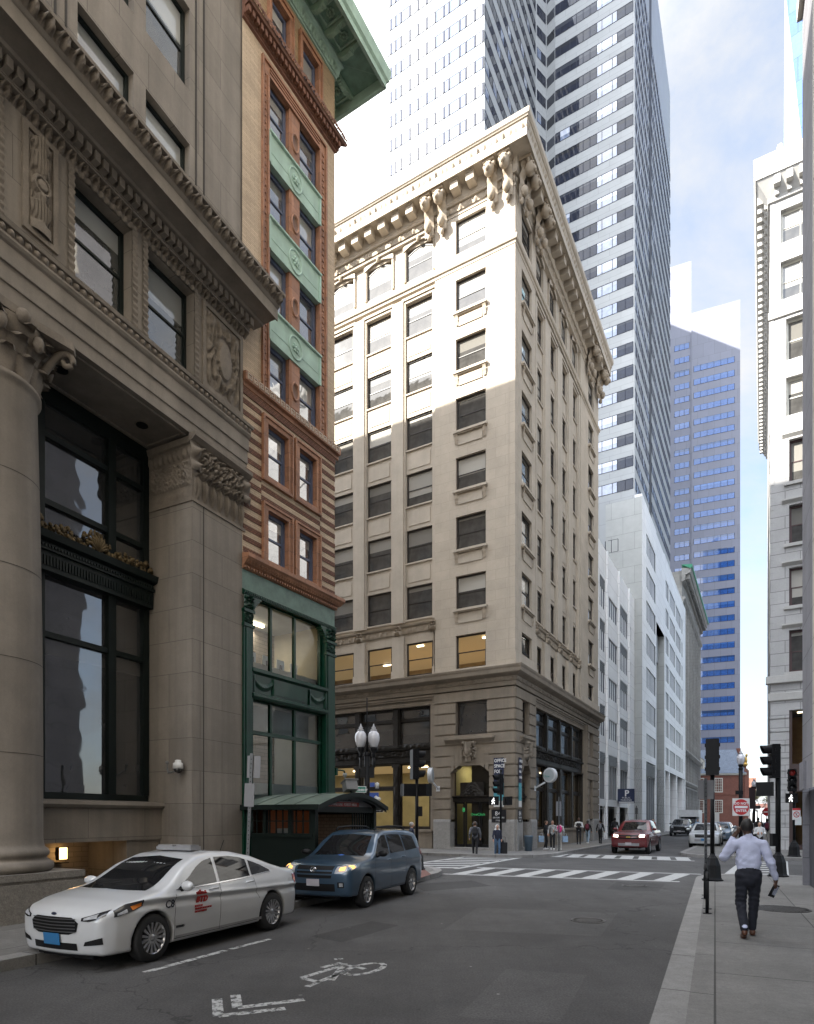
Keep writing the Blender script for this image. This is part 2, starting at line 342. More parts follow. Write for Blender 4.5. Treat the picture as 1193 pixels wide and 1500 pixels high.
def room(parent, M, x0, x1, y0, y1, z0, z1, mats, lamps=(), name='interior'):
    a = MB(M)
    a.face([(x0,y1,z0),(x1,y1,z0),(x1,y1,z1),(x0,y1,z1)]); a.face([(x0,y0,z0),(x0,y1,z0),(x0,y1,z1),(x0,y0,z1)]); a.face([(x1,y1,z0),(x1,y0,z0),(x1,y0,z1),(x1,y1,z1)])
    a.face([(x0,y0,z0),(x1,y0,z0),(x1,y1,z0),(x0,y1,z0)]); a.face([(x0,y1,z1),(x1,y1,z1),(x1,y0,z1),(x0,y0,z1)], 1)
    for (lx, ly, ll, lw) in lamps: a.box(lx, lx+ll, ly, ly+lw, z1-.09, z1-.02, 2)
    return a.build(name, mats, parent)
# ---------------------------------------------------------------- ground, pavements, markings
D1 = Vector((.488, 1)).normalized(); N1 = Vector((D1.y, -D1.x)); R0 = Vector((2.167, 5.67))
def st(a, b): p = R0+D1*a+N1*b; return (p.x, p.y)           # near street: a along, b across (0 = right kerb)
DL = Vector((1.726, -1)).normalized(); NL = Vector((DL.y, -DL.x)); DR = Vector((.565, 1)).normalized(); NR = Vector((DR.y, -DR.x))
SC = Vector((5.98, 34.9))                                    # corner of the stone office building
def sl(s, o): p = SC+DL*s+NL*o; return (p.x, p.y)             # along its left face (negative = left), o outward
def sr(s, o): p = SC+DR*s+NR*o; return (p.x, p.y)
def asphalt(name='worn asphalt'):
    m, n, l, b = _mat(name)
    t = n.new('ShaderNodeTexCoord')
    def nz(sc, det=4, scl=(1, 1, 1), rot=0):
        q = n.new('ShaderNodeMapping'); q.inputs['Scale'].default_value = scl; q.inputs['Rotation'].default_value[2] = rot; l.new(t.outputs['Object'], q.inputs[0])
        x = n.new('ShaderNodeTexNoise'); x.inputs['Scale'].default_value = sc; x.inputs['Detail'].default_value = det; x.inputs['Roughness'].default_value = .65; l.new(q.outputs[0], x.inputs['Vector']); return x.outputs[0]
    def ramp(f, a, b_, lo, hi):
        r = n.new('ShaderNodeMapRange'); r.inputs[1].default_value = a; r.inputs[2].default_value = b_; r.inputs[3].default_value = lo; r.inputs[4].default_value = hi; l.new(f, r.inputs[0]); return r.outputs[0]
    def mulv(a, c):
        x = n.new('ShaderNodeMath'); x.operation = 'MULTIPLY'; l.new(a, x.inputs[0]); l.new(c, x.inputs[1]); return x.outputs[0]
    v = mulv(ramp(nz(42, 5), .3, .7, .5, 1.5), ramp(nz(.45, 6), .35, .65, .82, 1.14))
    v = mulv(v, ramp(nz(1.0, 5, (1.2, .1, 1), R(-64)), .35, .65, .88, 1.1))
    v = mulv(v, ramp(nz(3.3, 2), .70, .74, 1, .66))            # tar patches
    v = mulv(v, ramp(nz(.16, 4), .42, .58, .82, 1.14)); v = mulv(v, ramp(nz(6, 6), .3, .7, .9, 1.1))
    vo = n.new('ShaderNodeTexVoronoi'); vo.feature = 'F1'; vo.inputs['Scale'].default_value = 1.3; l.new(t.outputs['Object'], vo.inputs['Vector'])
    v = mulv(v, ramp(vo.outputs['Distance'], .022, .034, 3.4, 1))   # gum spots
    ve = n.new('ShaderNodeTexVoronoi'); ve.feature = 'DISTANCE_TO_EDGE'; ve.inputs['Scale'].default_value = .16; 
    wv = n.new('ShaderNodeVectorMath'); wv.operation = 'MULTIPLY_ADD'; nzc = n.new('ShaderNodeTexNoise'); nzc.inputs['Scale'].default_value = 1.1; nzc.inputs['Detail'].default_value = 5
    l.new(t.outputs['Object'], nzc.inputs['Vector']); l.new(nzc.outputs['Color'], wv.inputs[0]); wv.inputs[1].default_value = (2.2, 2.2, 0); l.new(t.outputs['Object'], wv.inputs[2]); l.new(wv.outputs[0], ve.inputs['Vector'])
    v = mulv(v, ramp(ve.outputs['Distance'], .0012, .004, .5, 1))  # cracks
    cb = n.new('ShaderNodeMix'); cb.data_type = 'RGBA'; cb.blend_type = 'MULTIPLY'; cb.inputs[0].default_value = 1; cb.inputs[6].default_value = (.064, .061, .060, 1); l.new(v, cb.inputs[7])
    l.new(cb.outputs[2], b.inputs['Base Color']); b.inputs['Roughness'].default_value = .82
    bp = n.new('ShaderNodeBump'); bp.inputs['Strength'].default_value = .45; bp.inputs['Distance'].default_value = .006; l.new(nz(120, 3), bp.inputs['Height']); l.new(bp.outputs[0], b.inputs['Normal'])
    return m
ASPH = asphalt()
g = MB(); g.face([(-1500, -1500, 0), (1500, -1500, 0), (1500, 3000, 0), (-1500, 3000, 0)]); struct(g.build('road', ASPH))
PAVE = mat('concrete pavement', (.175, .168, .158), .85, var=.12, scale=.9, brick=(2.1, 1.5, .012, .35, .07), fine=.2, grime=.3, bump=.15, spots=.5)
KERB = mat('granite kerb', (.23, .222, .212), .8, var=.15, scale=2.5, brick=(1.9, 6, .012, .3, .08), fine=.16, bump=.12)
BRICKP = mat('brick paving', (.16, .075, .06), .85, var=.15, brick=(.2, .1, .008, .6, .2), fine=.1)
def arc(pts, i, r, n=7):   # round corner i of a plan outline
    p, a, b = Vector(pts[i]), Vector(pts[i-1]), Vector(pts[(i+1) % len(pts)]); da, db = (a-p).normalized(), (b-p).normalized()
    return [tuple(p+da*r*(1-t)**2+db*r*t**2) for t in [k/n for k in range(n+1)]]
def pavement(name, out, kerb_run, kw=.3):
    """slab whose outline starts with the kerb polyline kerb_run; kerb stones are the outer strip"""
    P = [Vector(p) for p in kerb_run]; inn = []
    for i, p in enumerate(P):
        d = (P[min(i+1, len(P)-1)]-P[max(i-1, 0)]).normalized(); inn.append(p+Vector((-d.y, d.x))*kw)
    k = MB(); L = 0
    for (a, b, ia, ib) in zip(P, P[1:], inn, inn[1:]):
        dl = (b-a).length; q = [(L, 0), (L+dl, 0), (L+dl, kw), (L, kw)]
        k.face([(*a, .15), (*b, .15), (*ib, .15), (*ia, .15)], 0, q); k.face([(*a, 0), (*b, 0), (*b, .15), (*a, .15)], 0, [(L, .2), (L+dl, .2), (L+dl, .35), (L, .35)]); L += dl
    struct(k.build('kerb', KERB))
    s = MB(); s.M = Matrix()
    pts = [tuple(p) for p in inn]+out
    rot = math.atan2(D1.y, D1.x); c_, s_ = math.cos(-rot), math.sin(-rot)
    s.face([(x, y, .147) for x, y in pts], 0, [(x*c_-y*s_, x*s_+y*c_) for x, y in pts])
    return struct(s.build(name, PAVE))
# right near pavement: its corner rounds into the side street
a = [st(17.6, 14), st(17.6, 0), st(-30, 0)]
pavement('pavement', [st(-30, 6), st(14, 6), st(14, 14)], [a[0]]+arc(a, 1, 2.2)+[a[2]])
# left near pavement
a = [st(-30, -7.75), st(16.6, -7.75), tuple(Vector(st(16.6, -7.75))-DL*40)]
lw = [tuple(Vector(st(9, -14))-DL*36), st(9, -14), st(-30, -14)]
pavement('pavement', lw, [a[0]]+arc(a, 1, 4.2)+[a[2]])
# far left pavement round the stone office building
a = [sl(-50, 3.85), (sl(0, 3.85)[0]+DL.x*2.6, sl(0, 3.85)[1]+DL.y*2.6), sr(140, 2.6)]
pavement('pavement', [sr(140, -3), sr(3, -3), sl(-3, -3), sl(-50, -3)], [a[0]]+arc(a, 1, 3.2)+[a[2]])
# far right pavement in front of the grey granite building
WC = Vector((21.2, 36.85))
def wlp(s, o): p = WC+DL*s+NL*o; return (p.x, p.y)
def wrp(s, o): p = WC+DR*s-NR*o; return (p.x, p.y)            # o = towards the street
a = [wrp(140, 4.2), (wrp(0, 4.2)[0]+NL.x*8.2, wrp(0, 4.2)[1]+NL.y*8.2), wlp(26, 8.2)]
pavement('pavement', [wlp(26, -4), wlp(3, -4), wrp(140, -4)], [a[0]]+arc(a, 1, 3.0)+[a[2]])
def G(px, py, z=0.): Y = FPX*(CAMH-z)/(py-HORIZON); return ((px-CX)/FPX*Y, Y)
def patch_(pts, k):
    m = asphalt('asphalt repair %s' % 'abcde'[k]); [setattr(x.inputs[6], 'default_value', (.064*f, .061*f, .06*f, 1)) for x in m.node_tree.nodes if x.type == 'MIX' and x.blend_type == 'MULTIPLY' for f in [(.5, 1.3, .6, .7, 1.22)[k]]]
    mb = MB(); q = [G(*p) for p in pts]; mb.face([(*p, .002) for p in q]); struct(mb.build('road_patch', m))
for k, p in enumerate((((600, 1296), (690, 1290), (720, 1298), (622, 1306)), ((700, 1330), (905, 1338), (880, 1372), (650, 1362)), ((455, 1372), (545, 1350), (585, 1356), (500, 1381)), ((905, 1292), (975, 1295), (965, 1306), (888, 1303)), ((742, 1420), (860, 1428), (820, 1500), (670, 1490)))): patch_(p, k)
def worn_paint(nm, lo, hi):
    m, n, l, b = _mat(nm); o = n['Material Output']
    b.inputs['Base Color'].default_value = (.42, .42, .41, 1); b.inputs['Roughness'].default_value = .7
    t = n.new('ShaderNodeTexCoord'); x = n.new('ShaderNodeTexNoise'); x.inputs['Scale'].default_value = 9; x.inputs['Detail'].default_value = 8; x.inputs['Roughness'].default_value = .75; l.new(t.outputs['Object'], x.inputs['Vector'])
    r = n.new('ShaderNodeMapRange'); r.inputs[1].default_value = lo; r.inputs[2].default_value = hi; l.new(x.outputs[0], r.inputs[0])
    tr = n.new('ShaderNodeBsdfTransparent'); ms = n.new('ShaderNodeMixShader'); l.new(r.outputs[0], ms.inputs[0]); l.new(tr.outputs[0], ms.inputs[1]); l.new(b.outputs[0], ms.inputs[2]); l.new(ms.outputs[0], o.inputs[0]); return m
WORN = worn_paint('scuffed white road paint', .39, .53); PAINT = worn_paint('worn crosswalk paint', .30, .44)
def zq(mb, p, q, w, z=.004):     # painted bar from p to q
    p, q = Vector(p), Vector(q); d = (q-p).normalized(); n_ = Vector((-d.y, d.x))*w/2
    mb.face([(*(p-n_), z), (*(q-n_), z), (*(q+n_), z), (*(p+n_), z)])
def ladder(e0, e1, f0, f1, n, lw=.3, bw=.55):
    """crosswalk between edge lines e0-e1 and f0-f1, n bars"""
    mb = MB(); e0, e1, f0, f1 = map(Vector, (e0, e1, f0, f1)); zq(mb, e0, e1, lw); zq(mb, f0, f1, lw)
    for i in range(n):
        t = (i+.5)/n; p, q = e0.lerp(e1, t), f0.lerp(f1, t); d = (q-p).normalized()*lw*.52; zq(mb, p+d, q-d, bw)
    return struct(mb.build('crosswalk', PAINT))
ladder(G(699, 1271), G(1028, 1281), G(648, 1280.5), G(996, 1292), 7, .24, .5)
ladder(G(815, 1251), G(1012, 1256.5), G(800, 1255), G(1018, 1261.5), 8, .28, .6)
ladder(G(560, 1272), G(700, 1253), G(668, 1273), G(775, 1254.5), 8, .26, .5)
ladder(G(1062, 1287), G(1092, 1262), G(1148, 1287), G(1148, 1262), 8, .34, .42)
mb = MB(); zq(mb, G(212, 1425), G(330, 1393), .11); zq(mb, G(338, 1391), G(396, 1376), .10); struct(mb.build('parking_line', WORN))
# bicycle and chevron road marking (lies along the lane)
mb = MB(); bo = Vector(G(505, 1425)); u = D1.copy(); v = N1.copy()
def bp_(a, b): p = bo+u*a+v*b; return (p.x, p.y)
def ring(c, r, w, sx=1.0):
    for k in range(18):
        a, b = 2*math.pi*k/18, 2*math.pi*(k+1)/18; zq(mb, bp_(c[0]+r*sx*math.cos(a), c[1]+r*math.sin(a)), bp_(c[0]+r*sx*math.cos(b), c[1]+r*math.sin(b)), w)
Q = [G(*p) for p in ((437, 1432), (452, 1446), (500, 1432), (516, 1412), (458, 1417), (470, 1427))]
ring2 = lambda cx_, cy_, rx, ry: [G(cx_+rx*math.cos(2*math.pi*k/20), cy_+ry*math.sin(2*math.pi*k/20)-rx*math.cos(2*math.pi*k/20)*.18) for k in range(21)]
for path in (ring2(534, 1420, 29, 7), [G(442, 1433), G(505, 1414)], [G(450, 1446), G(512, 1421)], [G(442, 1433), G(470, 1440)], [G(505, 1412), G(486, 1437)], [G(505, 1414), G(535, 1420)], [G(472, 1418), G(500, 1411)], [G(490, 1406), G(503, 1405)]):
    for p, q in zip(path, path[1:]): zq(mb, p, q, .085)
for path in ([G(345, 1458), G(348, 1477), G(446, 1465)], [G(318, 1464), G(320, 1489), G(418, 1478)]):
    for p, q in zip(path, path[1:]): zq(mb, p, q, .11)
struct(mb.build('bicycle_lane_marking', WORN))
# brick tactile corner strip beside the left crosswalk
mb = MB(); q = [G(p, y, .15) for p, y in ((588, 1272), (612, 1266), (632, 1281), (606, 1290))]; mb.face([(*p, .1515) for p in q]); struct(mb.build('brick_paving', BRICKP))
STEEL = mat('worn cast iron cover', (.11, .105, .1), .5, metal=.5, var=.3, scale=12, bump=.3)
def manhole(label, px, py, z, r):
    x, y = G(px, py, z); o = root('manhole_cover', label, 'manhole cover', (x, y, z))
    a = MB(); a.lathe([(r, .001), (r, .012), (r-.05, .012), (r-.05, .006)], n=32, smooth=False); a.build('rim', STEEL, o)
    b = MB(); b.lathe([(.001, .006), (r-.055, .006)], n=32, smooth=False, cap=False)
    for i in range(-5, 6):
        h = math.sqrt(max(0, (r-.09)**2-(i*r/6.2)**2))
        b.box(i*r/6.2-.02, i*r/6.2+.02, -h, h, .006, .013)
    b.build('cover', STEEL, o)
manhole('round iron manhole cover in the roadway beyond the bicycle marking', 862, 1349, .001, .33)
manhole('pale iron manhole cover in the right pavement beside the walking man', 1146, 1332, .148, .52)
manhole('small iron utility cover in the road just before the near crosswalk', 930, 1298, .001, .36)
# ================================================================ limestone bank with columns (left, near)
bank = root('bank_building', 'large grey limestone bank with smooth Corinthian columns and carved cornice, nearest on the left', 'building', (-4.31, 16.5, 0), ang(.488))
I4 = Matrix()
cols = [-5.84, -10.4, -14.9]                                  # column centres along the facade
W2X = [(-4.82, -3.48), (-3.07, -1.70), (-7.72, -6.30), (-9.35, -7.98), (-12.2, -10.8), (-13.9, -12.5)]
BX0 = -34.
w = MB()
# pier at the corner
w.box(-1.75, .06, 0, 1.6, .15, 9.5, skip='b'); 
w.box(-1.80, .12, -.05, 1.45, .15, .75, 1)
w.box(-1.40, -1.37, -.004, .02, .75, 9.5, 2)                    # shadow groove on the pier front
# upper wall with windows over the colonnade, then office storeys
h2 = [(a, b, 12.48, 14.45) for a, b in W2X]
w.wall(BX0, .06, 12.25, 14.75, 0, h2, .32)
UW = [(-4.71, -3.39), (-3.07, -1.79), (-7.4, -6.1), (-9.0, -7.7), (-11.8, -10.5), (-13.4, -12.1)]
hu = [(a, b, 15.95+3.2*k, 17.9+3.2*k) for a, b in UW for k in range(6)]
w.wall(BX0, .2, 15.6, 36.5, .04, hu, .28)
for gx in (-1.62, -1.36, -4.98, -5.2): w.box(gx, gx+.035, .015, .05, 15.6, 36.5, 2)
w.face([(.2, .04, 8), (.2, 16, 8), (.2, 16, 36.5), (.2, .04, 36.5)]); w.face([(.06, 0, .15), (.06, 16, .15), (.06, 16, 15.6), (.06, 0, 15.6)])
w.face([(BX0, .04, 36.5), (.2, .04, 36.5), (.2, 16, 36.5), (BX0, 16, 36.5)]); w.face([(BX0, 16, 0), (BX0, .04, 0), (BX0, .04, 36.5), (BX0, 16, 36.5)]); w.face([(.2, 16, 0), (BX0, 16, 0), (BX0, 16, 36.5), (.2, 16, 36.5)])
# recessed bay wall, sills and basement
w.box(BX0, -1.75, 1.0, 1.6, 1.48, 2.2, 0)
for c in cols: w.box(c-.9, c+.9, 1.3, 1.7, .15, 11.05, 0)
w.face([(BX0, 2.6, .15), (-1.7, 2.6, .15), (-1.7, 2.6, 1.5), (BX0, 2.6, 1.5)], 3)
w.face([(BX0, 1.6, 1.48), (-1.75, 1.6, 1.48), (-1.75, 2.6, 1.48), (BX0, 2.6, 1.48)], 3)
w.box(-2.72, -1.74, 1.05, 2.6, .15, 1.48, 0)
for c in cols: w.box(c-1.0, c+1.0, 1.1, 2.6, .15, 1.48, 0)
w.build('wall', [BANKST, GRANITE, mat('deep joint', (.05, .045, .04), .9), mat('dark basement', (.03, .024, .02), .8, var=.3)], bank)
sm = MB()
sm.prof([(1.05, 2.2), (.93, 2.22), (.88, 2.28), (.9, 2.36), (1.2, 2.38), (1.55, 2.4)], BX0, -1.72); sm.build('window_sill', BANKPL, bank)
# soffit with recessed panel and downlights
sf = MB(); sf.face([(BX0, 1.6, 11.06), (-1.7, 1.6, 11.06), (-1.7, 0, 11.06), (BX0, 0, 11.06)], 0)
for c0, c1 in ((-4.85, -1.85), (-9.4, -6.8), (-13.9, -11.4)):
    for (a, b, c, d) in ((c0, c1, .12, .2), (c0, c1, 1.3, 1.38), (c0, c0+.08, .2, 1.3), (c1-.08, c1, .2, 1.3)): sf.box(a, b, c, d, 11.02, 11.058)
sf.build('soffit', BANKPL, bank)
for lx in (-4.55, -2.55, -8.9, -7.2):
    q = MB(); q.lathe([(.13, 11.03), (.13, 11.055)], (lx, .75, 0), 18, smooth=False); q.lathe([(.16, 11.04), (.16, 11.057)], (lx, .75, 0), 18, 1, False); q.build('downlight', [IRON, BANKCV], bank)
# entablature: fasciae, leaf band, frieze wall above, egg band, dentils, corona, palmette crown
e = MB()
e.prof([(0, 11.05), (-.02, 11.05), (-.02, 11.3), (-.05, 11.31), (-.05, 11.62), (-.09, 11.63), (-.09, 11.94), (-.13, 11.97), (-.16, 12.02), (-.16, 12.06), (0, 12.06)], BX0, .16, 0)
e.prof([(0, 12.2), (-.2, 12.2), (-.22, 12.26), (0, 12.27)], BX0, .22, 0)
e.prof([(0, 14.74), (-.12, 14.74), (-.12, 14.78), (-.14, 14.78), (-.14, 15.02), (0, 15.02)], BX0, .14, 0)
for i in range(int(-BX0/.19)):
    x = .1-.19*i
    if x < -16: break
    e.box(x-.115, x, -.30, -.13, 14.8, 14.98, 0)
e.prof([(0, 15.02), (-.34, 15.02), (-.38, 15.06), (-.78, 15.06), (-.8, 15.0), (-.83, 15.0), (-.83, 15.28), (-.86, 15.3), (-.9, 15.34), (0, 15.36)], BX0, .42, 0, k1=0)
e.prof([(0, 15.6), (-1.02, 15.6), (-1.03, 15.66), (0, 15.68)], BX0, .5, 0)
e.face([(BX0, -1.0, 15.67), (.5, -1.0, 15.67), (.5, .1, 15.7), (BX0, .1, 15.7)], 0)
e.build('cornice', BANKPL, bank)
cvb = MB()
cvb.relief(-16, .19, 12.06, 12.21, -.13, 16*52, 6, h_egg(16*6.5), .07); cvb.relief(-16, .14, 14.54, 14.76, -.0, 16*84, 12, h_acan(16*8), .13)
cvb.relief(-16, .46, 15.35, 15.62, -.88, 16*84, 14, h_acan(16*7.2), .17)
cvb.build('carved_band', BANKCV, bank)
# window surrounds and carved panels
fr = MB()
for a, b in W2X:
    for (x0, x1, z0, z1) in ((a-.13, a, 12.3, 14.57), (b, b+.13, 12.3, 14.57), (a, b, 14.45, 14.57)):
        n1 = max(6, int((x1-x0)*28)); n2 = max(6, int((z1-z0)*28)); 
        fr.relief(x0, x1, z0, z1, -.003, n1, n2, (lambda u, v: .6+.4*math.sin(v*n2*1.6)) if x1-x0 < .2 else (lambda u, v: .6+.4*math.sin(u*n1*1.6)), .05)
    fr.box(a-.16, b+.16, -.08, 0, 12.27, 12.34, 0); fr.build('window_surround', BANKCV, bank); fr = MB()
for (a, b, z0, z1, h) in ((-5.84, -5.17, 12.55, 14.5, h_urn), (-1.44, -.02, 12.42, 14.5, h_cart), (-10.4, -9.7, 12.55, 14.5, h_urn)):
    q = MB()
    for (x0, x1, c0, c1) in ((a, a+.1, z0, z1), (b-.1, b, z0, z1), (a+.1, b-.1, z0, z0+.1), (a+.1, b-.1, z1-.1, z1)): q.box(x0, x1, -.05, .0, c0, c1)
    q.relief(a+.1, b-.1, z0+.1, z1-.1, -.004, 44, 84, h, .13); q.build('carved_panel', BANKCV, bank)
for a, b in W2X: window(bank, I4, a, b, 12.48, 14.45, .24, (DKFRAME, PANEB), 'sash', .09)
for k in range(6):
    for a, b in UW: window(bank, I4, a, b, 15.95+3.2*k, 17.9+3.2*k, .2, (DKFRAME, PANEB), 'sash', .08)
# tall dark bay windows between the columns
def bay(x0, x1):
    t = MB(); z0, z1, y = 2.4, 11.05, 1.42; wd = x1-x0; xm = x0+wd*.67; xa = x0+wd*.13
    t.box(x0, x1, y, y+.16, z1-.35, z1); t.box(x0, x1, y, y+.16, z0, z0+.14)
    for xx, ww in ((x0, .14), (xa-.08, .16), (xm-.1, .2), (x1-.16, .16)): t.box(xx, xx+ww, y-.03, y+.15, z0+.14, z1-.35)
    t.box(x0, x1, y-.18, y+.15, 7.1, 7.75); t.prof([(y, 7.62), (y-.3, 7.72), (y-.34, 7.86), (y, 7.86)], x0, x1+.02); t.box(x0, x1, y-.24, y-.1, 7.5, 7.56)
    for i in range(int(wd/.07)): t.box(x0+.07*i, x0+.07*i+.035, y-.205, y-.175, 7.2, 7.4); t.box(x0+.07*i, x0+.07*i+.04, y-.26, y-.2, 7.55, 7.61)
    for zz in (5.78, 8.55, 9.95): t.box(x0+.1, x1-.1, y+.002, y+.12, zz, zz+.12)
    f = t.build('bay_window', DKFRAME, bank)
    p = MB()
    for (a, b) in ((x0+.14, xa-.08), (xa+.08, xm-.1), (xm+.1, x1-.16)):
        for c, d in ((z0+.14, 5.78), (5.9, 7.1), (7.9, 8.55), (8.67, 9.95), (10.07, z1-.35)): p.face([(a, y+.09, c), (b, y+.09, c), (b, y+.09, d), (a, y+.09, d)], 0, [(0, 0), (1, 0), (1, (d-c)/3), (0, (d-c)/3)])
    p.build('pane', PANED, f)
    o = MB(); rg = random.Random(3)
    for i in range(260):                                           # gilt leafy cresting: shell in the middle, scrolls to both sides
        u_ = rg.random(); e_ = .16+.34*math.exp(-((u_-.5)/.07)**2)+.13*abs(math.sin(u_*19))+.2*max(0, abs(u_-.5)-.42)*8; v_ = rg.random()**1.3; r_ = rg.uniform(.025, .05)
        o.ball((x0+.06+(wd-.1)*u_, y-.15+rg.uniform(-.08, .05), 7.87+e_*v_), (r_*1.2, r_, r_*rg.uniform(.8, 1.8)), 6, 4)
    xc_ = x0+.06+(wd-.1)*.5
    for i in range(-4, 5): a_ = i*.32; o.tube([(xc_, y-.22, 7.9), (xc_+.2*math.sin(a_), y-.26, 7.95+.22*math.cos(a_)), (xc_+.3*math.sin(a_), y-.2, 7.95+.38*math.cos(a_))], [.02, .04, .015], 6)
    o.build('gilt_cresting', GOLDV, f)
bay(-4.95, -1.78); bay(-9.4, -6.75)
# columns and pier capital
def column(cx):
    c = MB(); cy = .95
    c.lathe([(.99, 1.0), (1.05, 1.06), (1.05, 1.16), (.98, 1.2), (.93, 1.24), (.93, 1.27), (.97, 1.3), (.98, 1.36), (.95, 1.42), (.9, 1.45), (.885, 1.52), (.87, 1.62), (.868, 3.5), (.855, 5.5), (.82, 7.7), (.775, 9.75), (.80, 9.82), (.84, 9.86), (.84, 9.93), (.78, 9.98)], (cx, cy, 0), 48, 0)
    s = c.build('column', mat('column limestone', (.25, .221, .19), .85, var=.1, scale=1.2, streak=.22, grime=.2, bump=.12, fine=.06), bank)
    j = MB()
    for z in (3.15, 4.85, 6.5, 8.2): 
        r = {3.15: .87, 4.85: .861, 6.5: .842, 8.2: .812}[z]; j.lathe([(r+.003, z), (r+.003, z+.012)], (cx, cy, 0), 48, 0, True, cap=False)
    j.build('joint', mat('deep joint', (.05, .045, .04)), s)
    p = MB(); p.box(cx-1.15, cx+1.15, -.2, 2.1, .15, .82); p.box(cx-1.1, cx+1.1, -.15, 2.05, .82, .88); p.box(cx-1.13, cx+1.13, -.18, 2.08, .88, 1.0); p.build('plinth', GRANITE, s)
    k = MB()                                                   # Corinthian capital: bell, leaves in two rows, corner volutes, abacus
    k.lathe([(.76, 9.95), (.78, 10.3), (.86, 10.65), (1.0, 10.88)], (cx, cy, 0), 32)
    for row, (zb, hh, out, nn, off) in enumerate(((9.97, .40, .2, 14, 0), (10.16, .46, .28, 14, .5), (10.42, .44, .34, 12, .2))):
        for i in range(nn):
            a = 2*math.pi*(i+off)/nn; ca, sa = math.cos(a), math.sin(a); vs = []; fs = []
            for q in range(7):
                t = q/6; rr = .79+out*(t**2.2)*.95; zz = zb+hh*(math.sin(t*1.9)/math.sin(1.57) if t < .85 else .99-.9*(t-.85)); ww = .2*(.75+.5*math.sin(t*2.6))*(1-.5*t**4)
                for sgn in (-1, -.5, 0, .5, 1):
                    rk = rr-.09*abs(sgn)+.07*(abs(sgn) == .5)+.03*math.sin(q*3.1); vs.append((cx+ca*rk-sa*ww*sgn, cy+sa*rk+ca*ww*sgn, zz-.03*abs(sgn)+.02*math.sin(q*2.4)))
            fs = [(q*5+i_, q*5+i_+1, q*5+i_+6, q*5+i_+5) for q in range(6) for i_ in range(4)]; k.mesh(vs, fs)
    for i in range(4):
        a = math.pi/4+i*math.pi/2; ca, sa = math.cos(a), math.sin(a); pth = []
        for q in range(18):
            t = q/17; 
            if t < .4: rr, zz = .85+.42*(t/.4), 10.35+.52*math.sin(t/.4*1.5)
            else: b = (t-.4)/.6*5.2; rv = .155*(1-.75*(t-.4)/.6); rr, zz = 1.27+rv*math.sin(b), 10.72+rv*math.cos(b)
            pth.append((cx+ca*rr, cy+sa*rr, zz))
        k.tube(pth, [.075-.03*q/17 for q in range(18)], 6)
        k.ball((cx+math.cos(a+math.pi/4)*1.0, cy+math.sin(a+math.pi/4)*1.0, 10.92), (.13, .13, .13), 8, 5)
        for dq in (-.35, .35): k.ball((cx+math.cos(a+math.pi/4+dq)*.98, cy+math.sin(a+math.pi/4+dq)*.98, 10.66), (.1, .1, .15), 7, 4)
    ab = []
    for i in range(4):
        a = math.pi/4+i*math.pi/2
        ab += [(cx+1.42*math.cos(a-.07), cy+1.42*math.sin(a-.07)), (cx+1.42*math.cos(a+.07), cy+1.42*math.sin(a+.07))]
        ab += [(cx+(.98+.04*abs(t))*math.cos(a+math.pi/4+t*.32), cy+(.98+.04*abs(t))*math.sin(a+math.pi/4+t*.32)) for t in (-1, 0, 1)]
    k.poly(ab, 10.9, 11.05, bottom=True); k.build('capital', BANKCV, s)
for c in cols: column(c)
cp = MB()
cp.box(-1.78, .1, -.03, 1.45, 9.5, 9.58); cp.box(-1.75, .06, 0, 1.45, 9.58, 11.05)
for (x0, x1, z0, z1, h, d) in ((-1.73, .05, 9.6, 10.2, h_leaf(7), .14), (-1.73, .05, 10.1, 10.88, h_scroll(2.2, 3), .2)): cp.relief(x0, x1, z0, z1, -.004, 84, 30, h, d)
cp.prof([(0, 10.86), (-.1, 10.88), (-.2, 10.96), (-.2, 11.05), (0, 11.05)], -1.86, .2)
for sx_ in (-1.72, .04): cp.relief(sx_-.16, sx_+.16, 10.2, 10.95, -.06, 14, 30, lambda u, v: (1-abs(u-.5)*1.6)*(.5+.5*math.sin(v*13)), .2)
cp2 = MB(Matrix.Translation((-1.75, 0, 0)) @ Matrix.Rotation(R(-90), 4, 'Z'))
cp2.relief(-1.44, 0, 9.62, 9.85, -.004, 70, 10, h_leaf(14), .06); cp2.relief(-1.44, 0, 9.88, 10.5, -.004, 80, 30, h_scroll(5.6, 3), .08); cp2.relief(-1.44, 0, 10.55, 10.8, -.004, 70, 10, h_egg(9), .07); cp2.prof([(0, 10.86), (-.05, 10.88), (-.09, 11.0), (0, 11.05)], -1.44, 0)
cp.build('pier_capital', BANKCV, bank); cp2.build('pier_capital', BANKCV, bank)
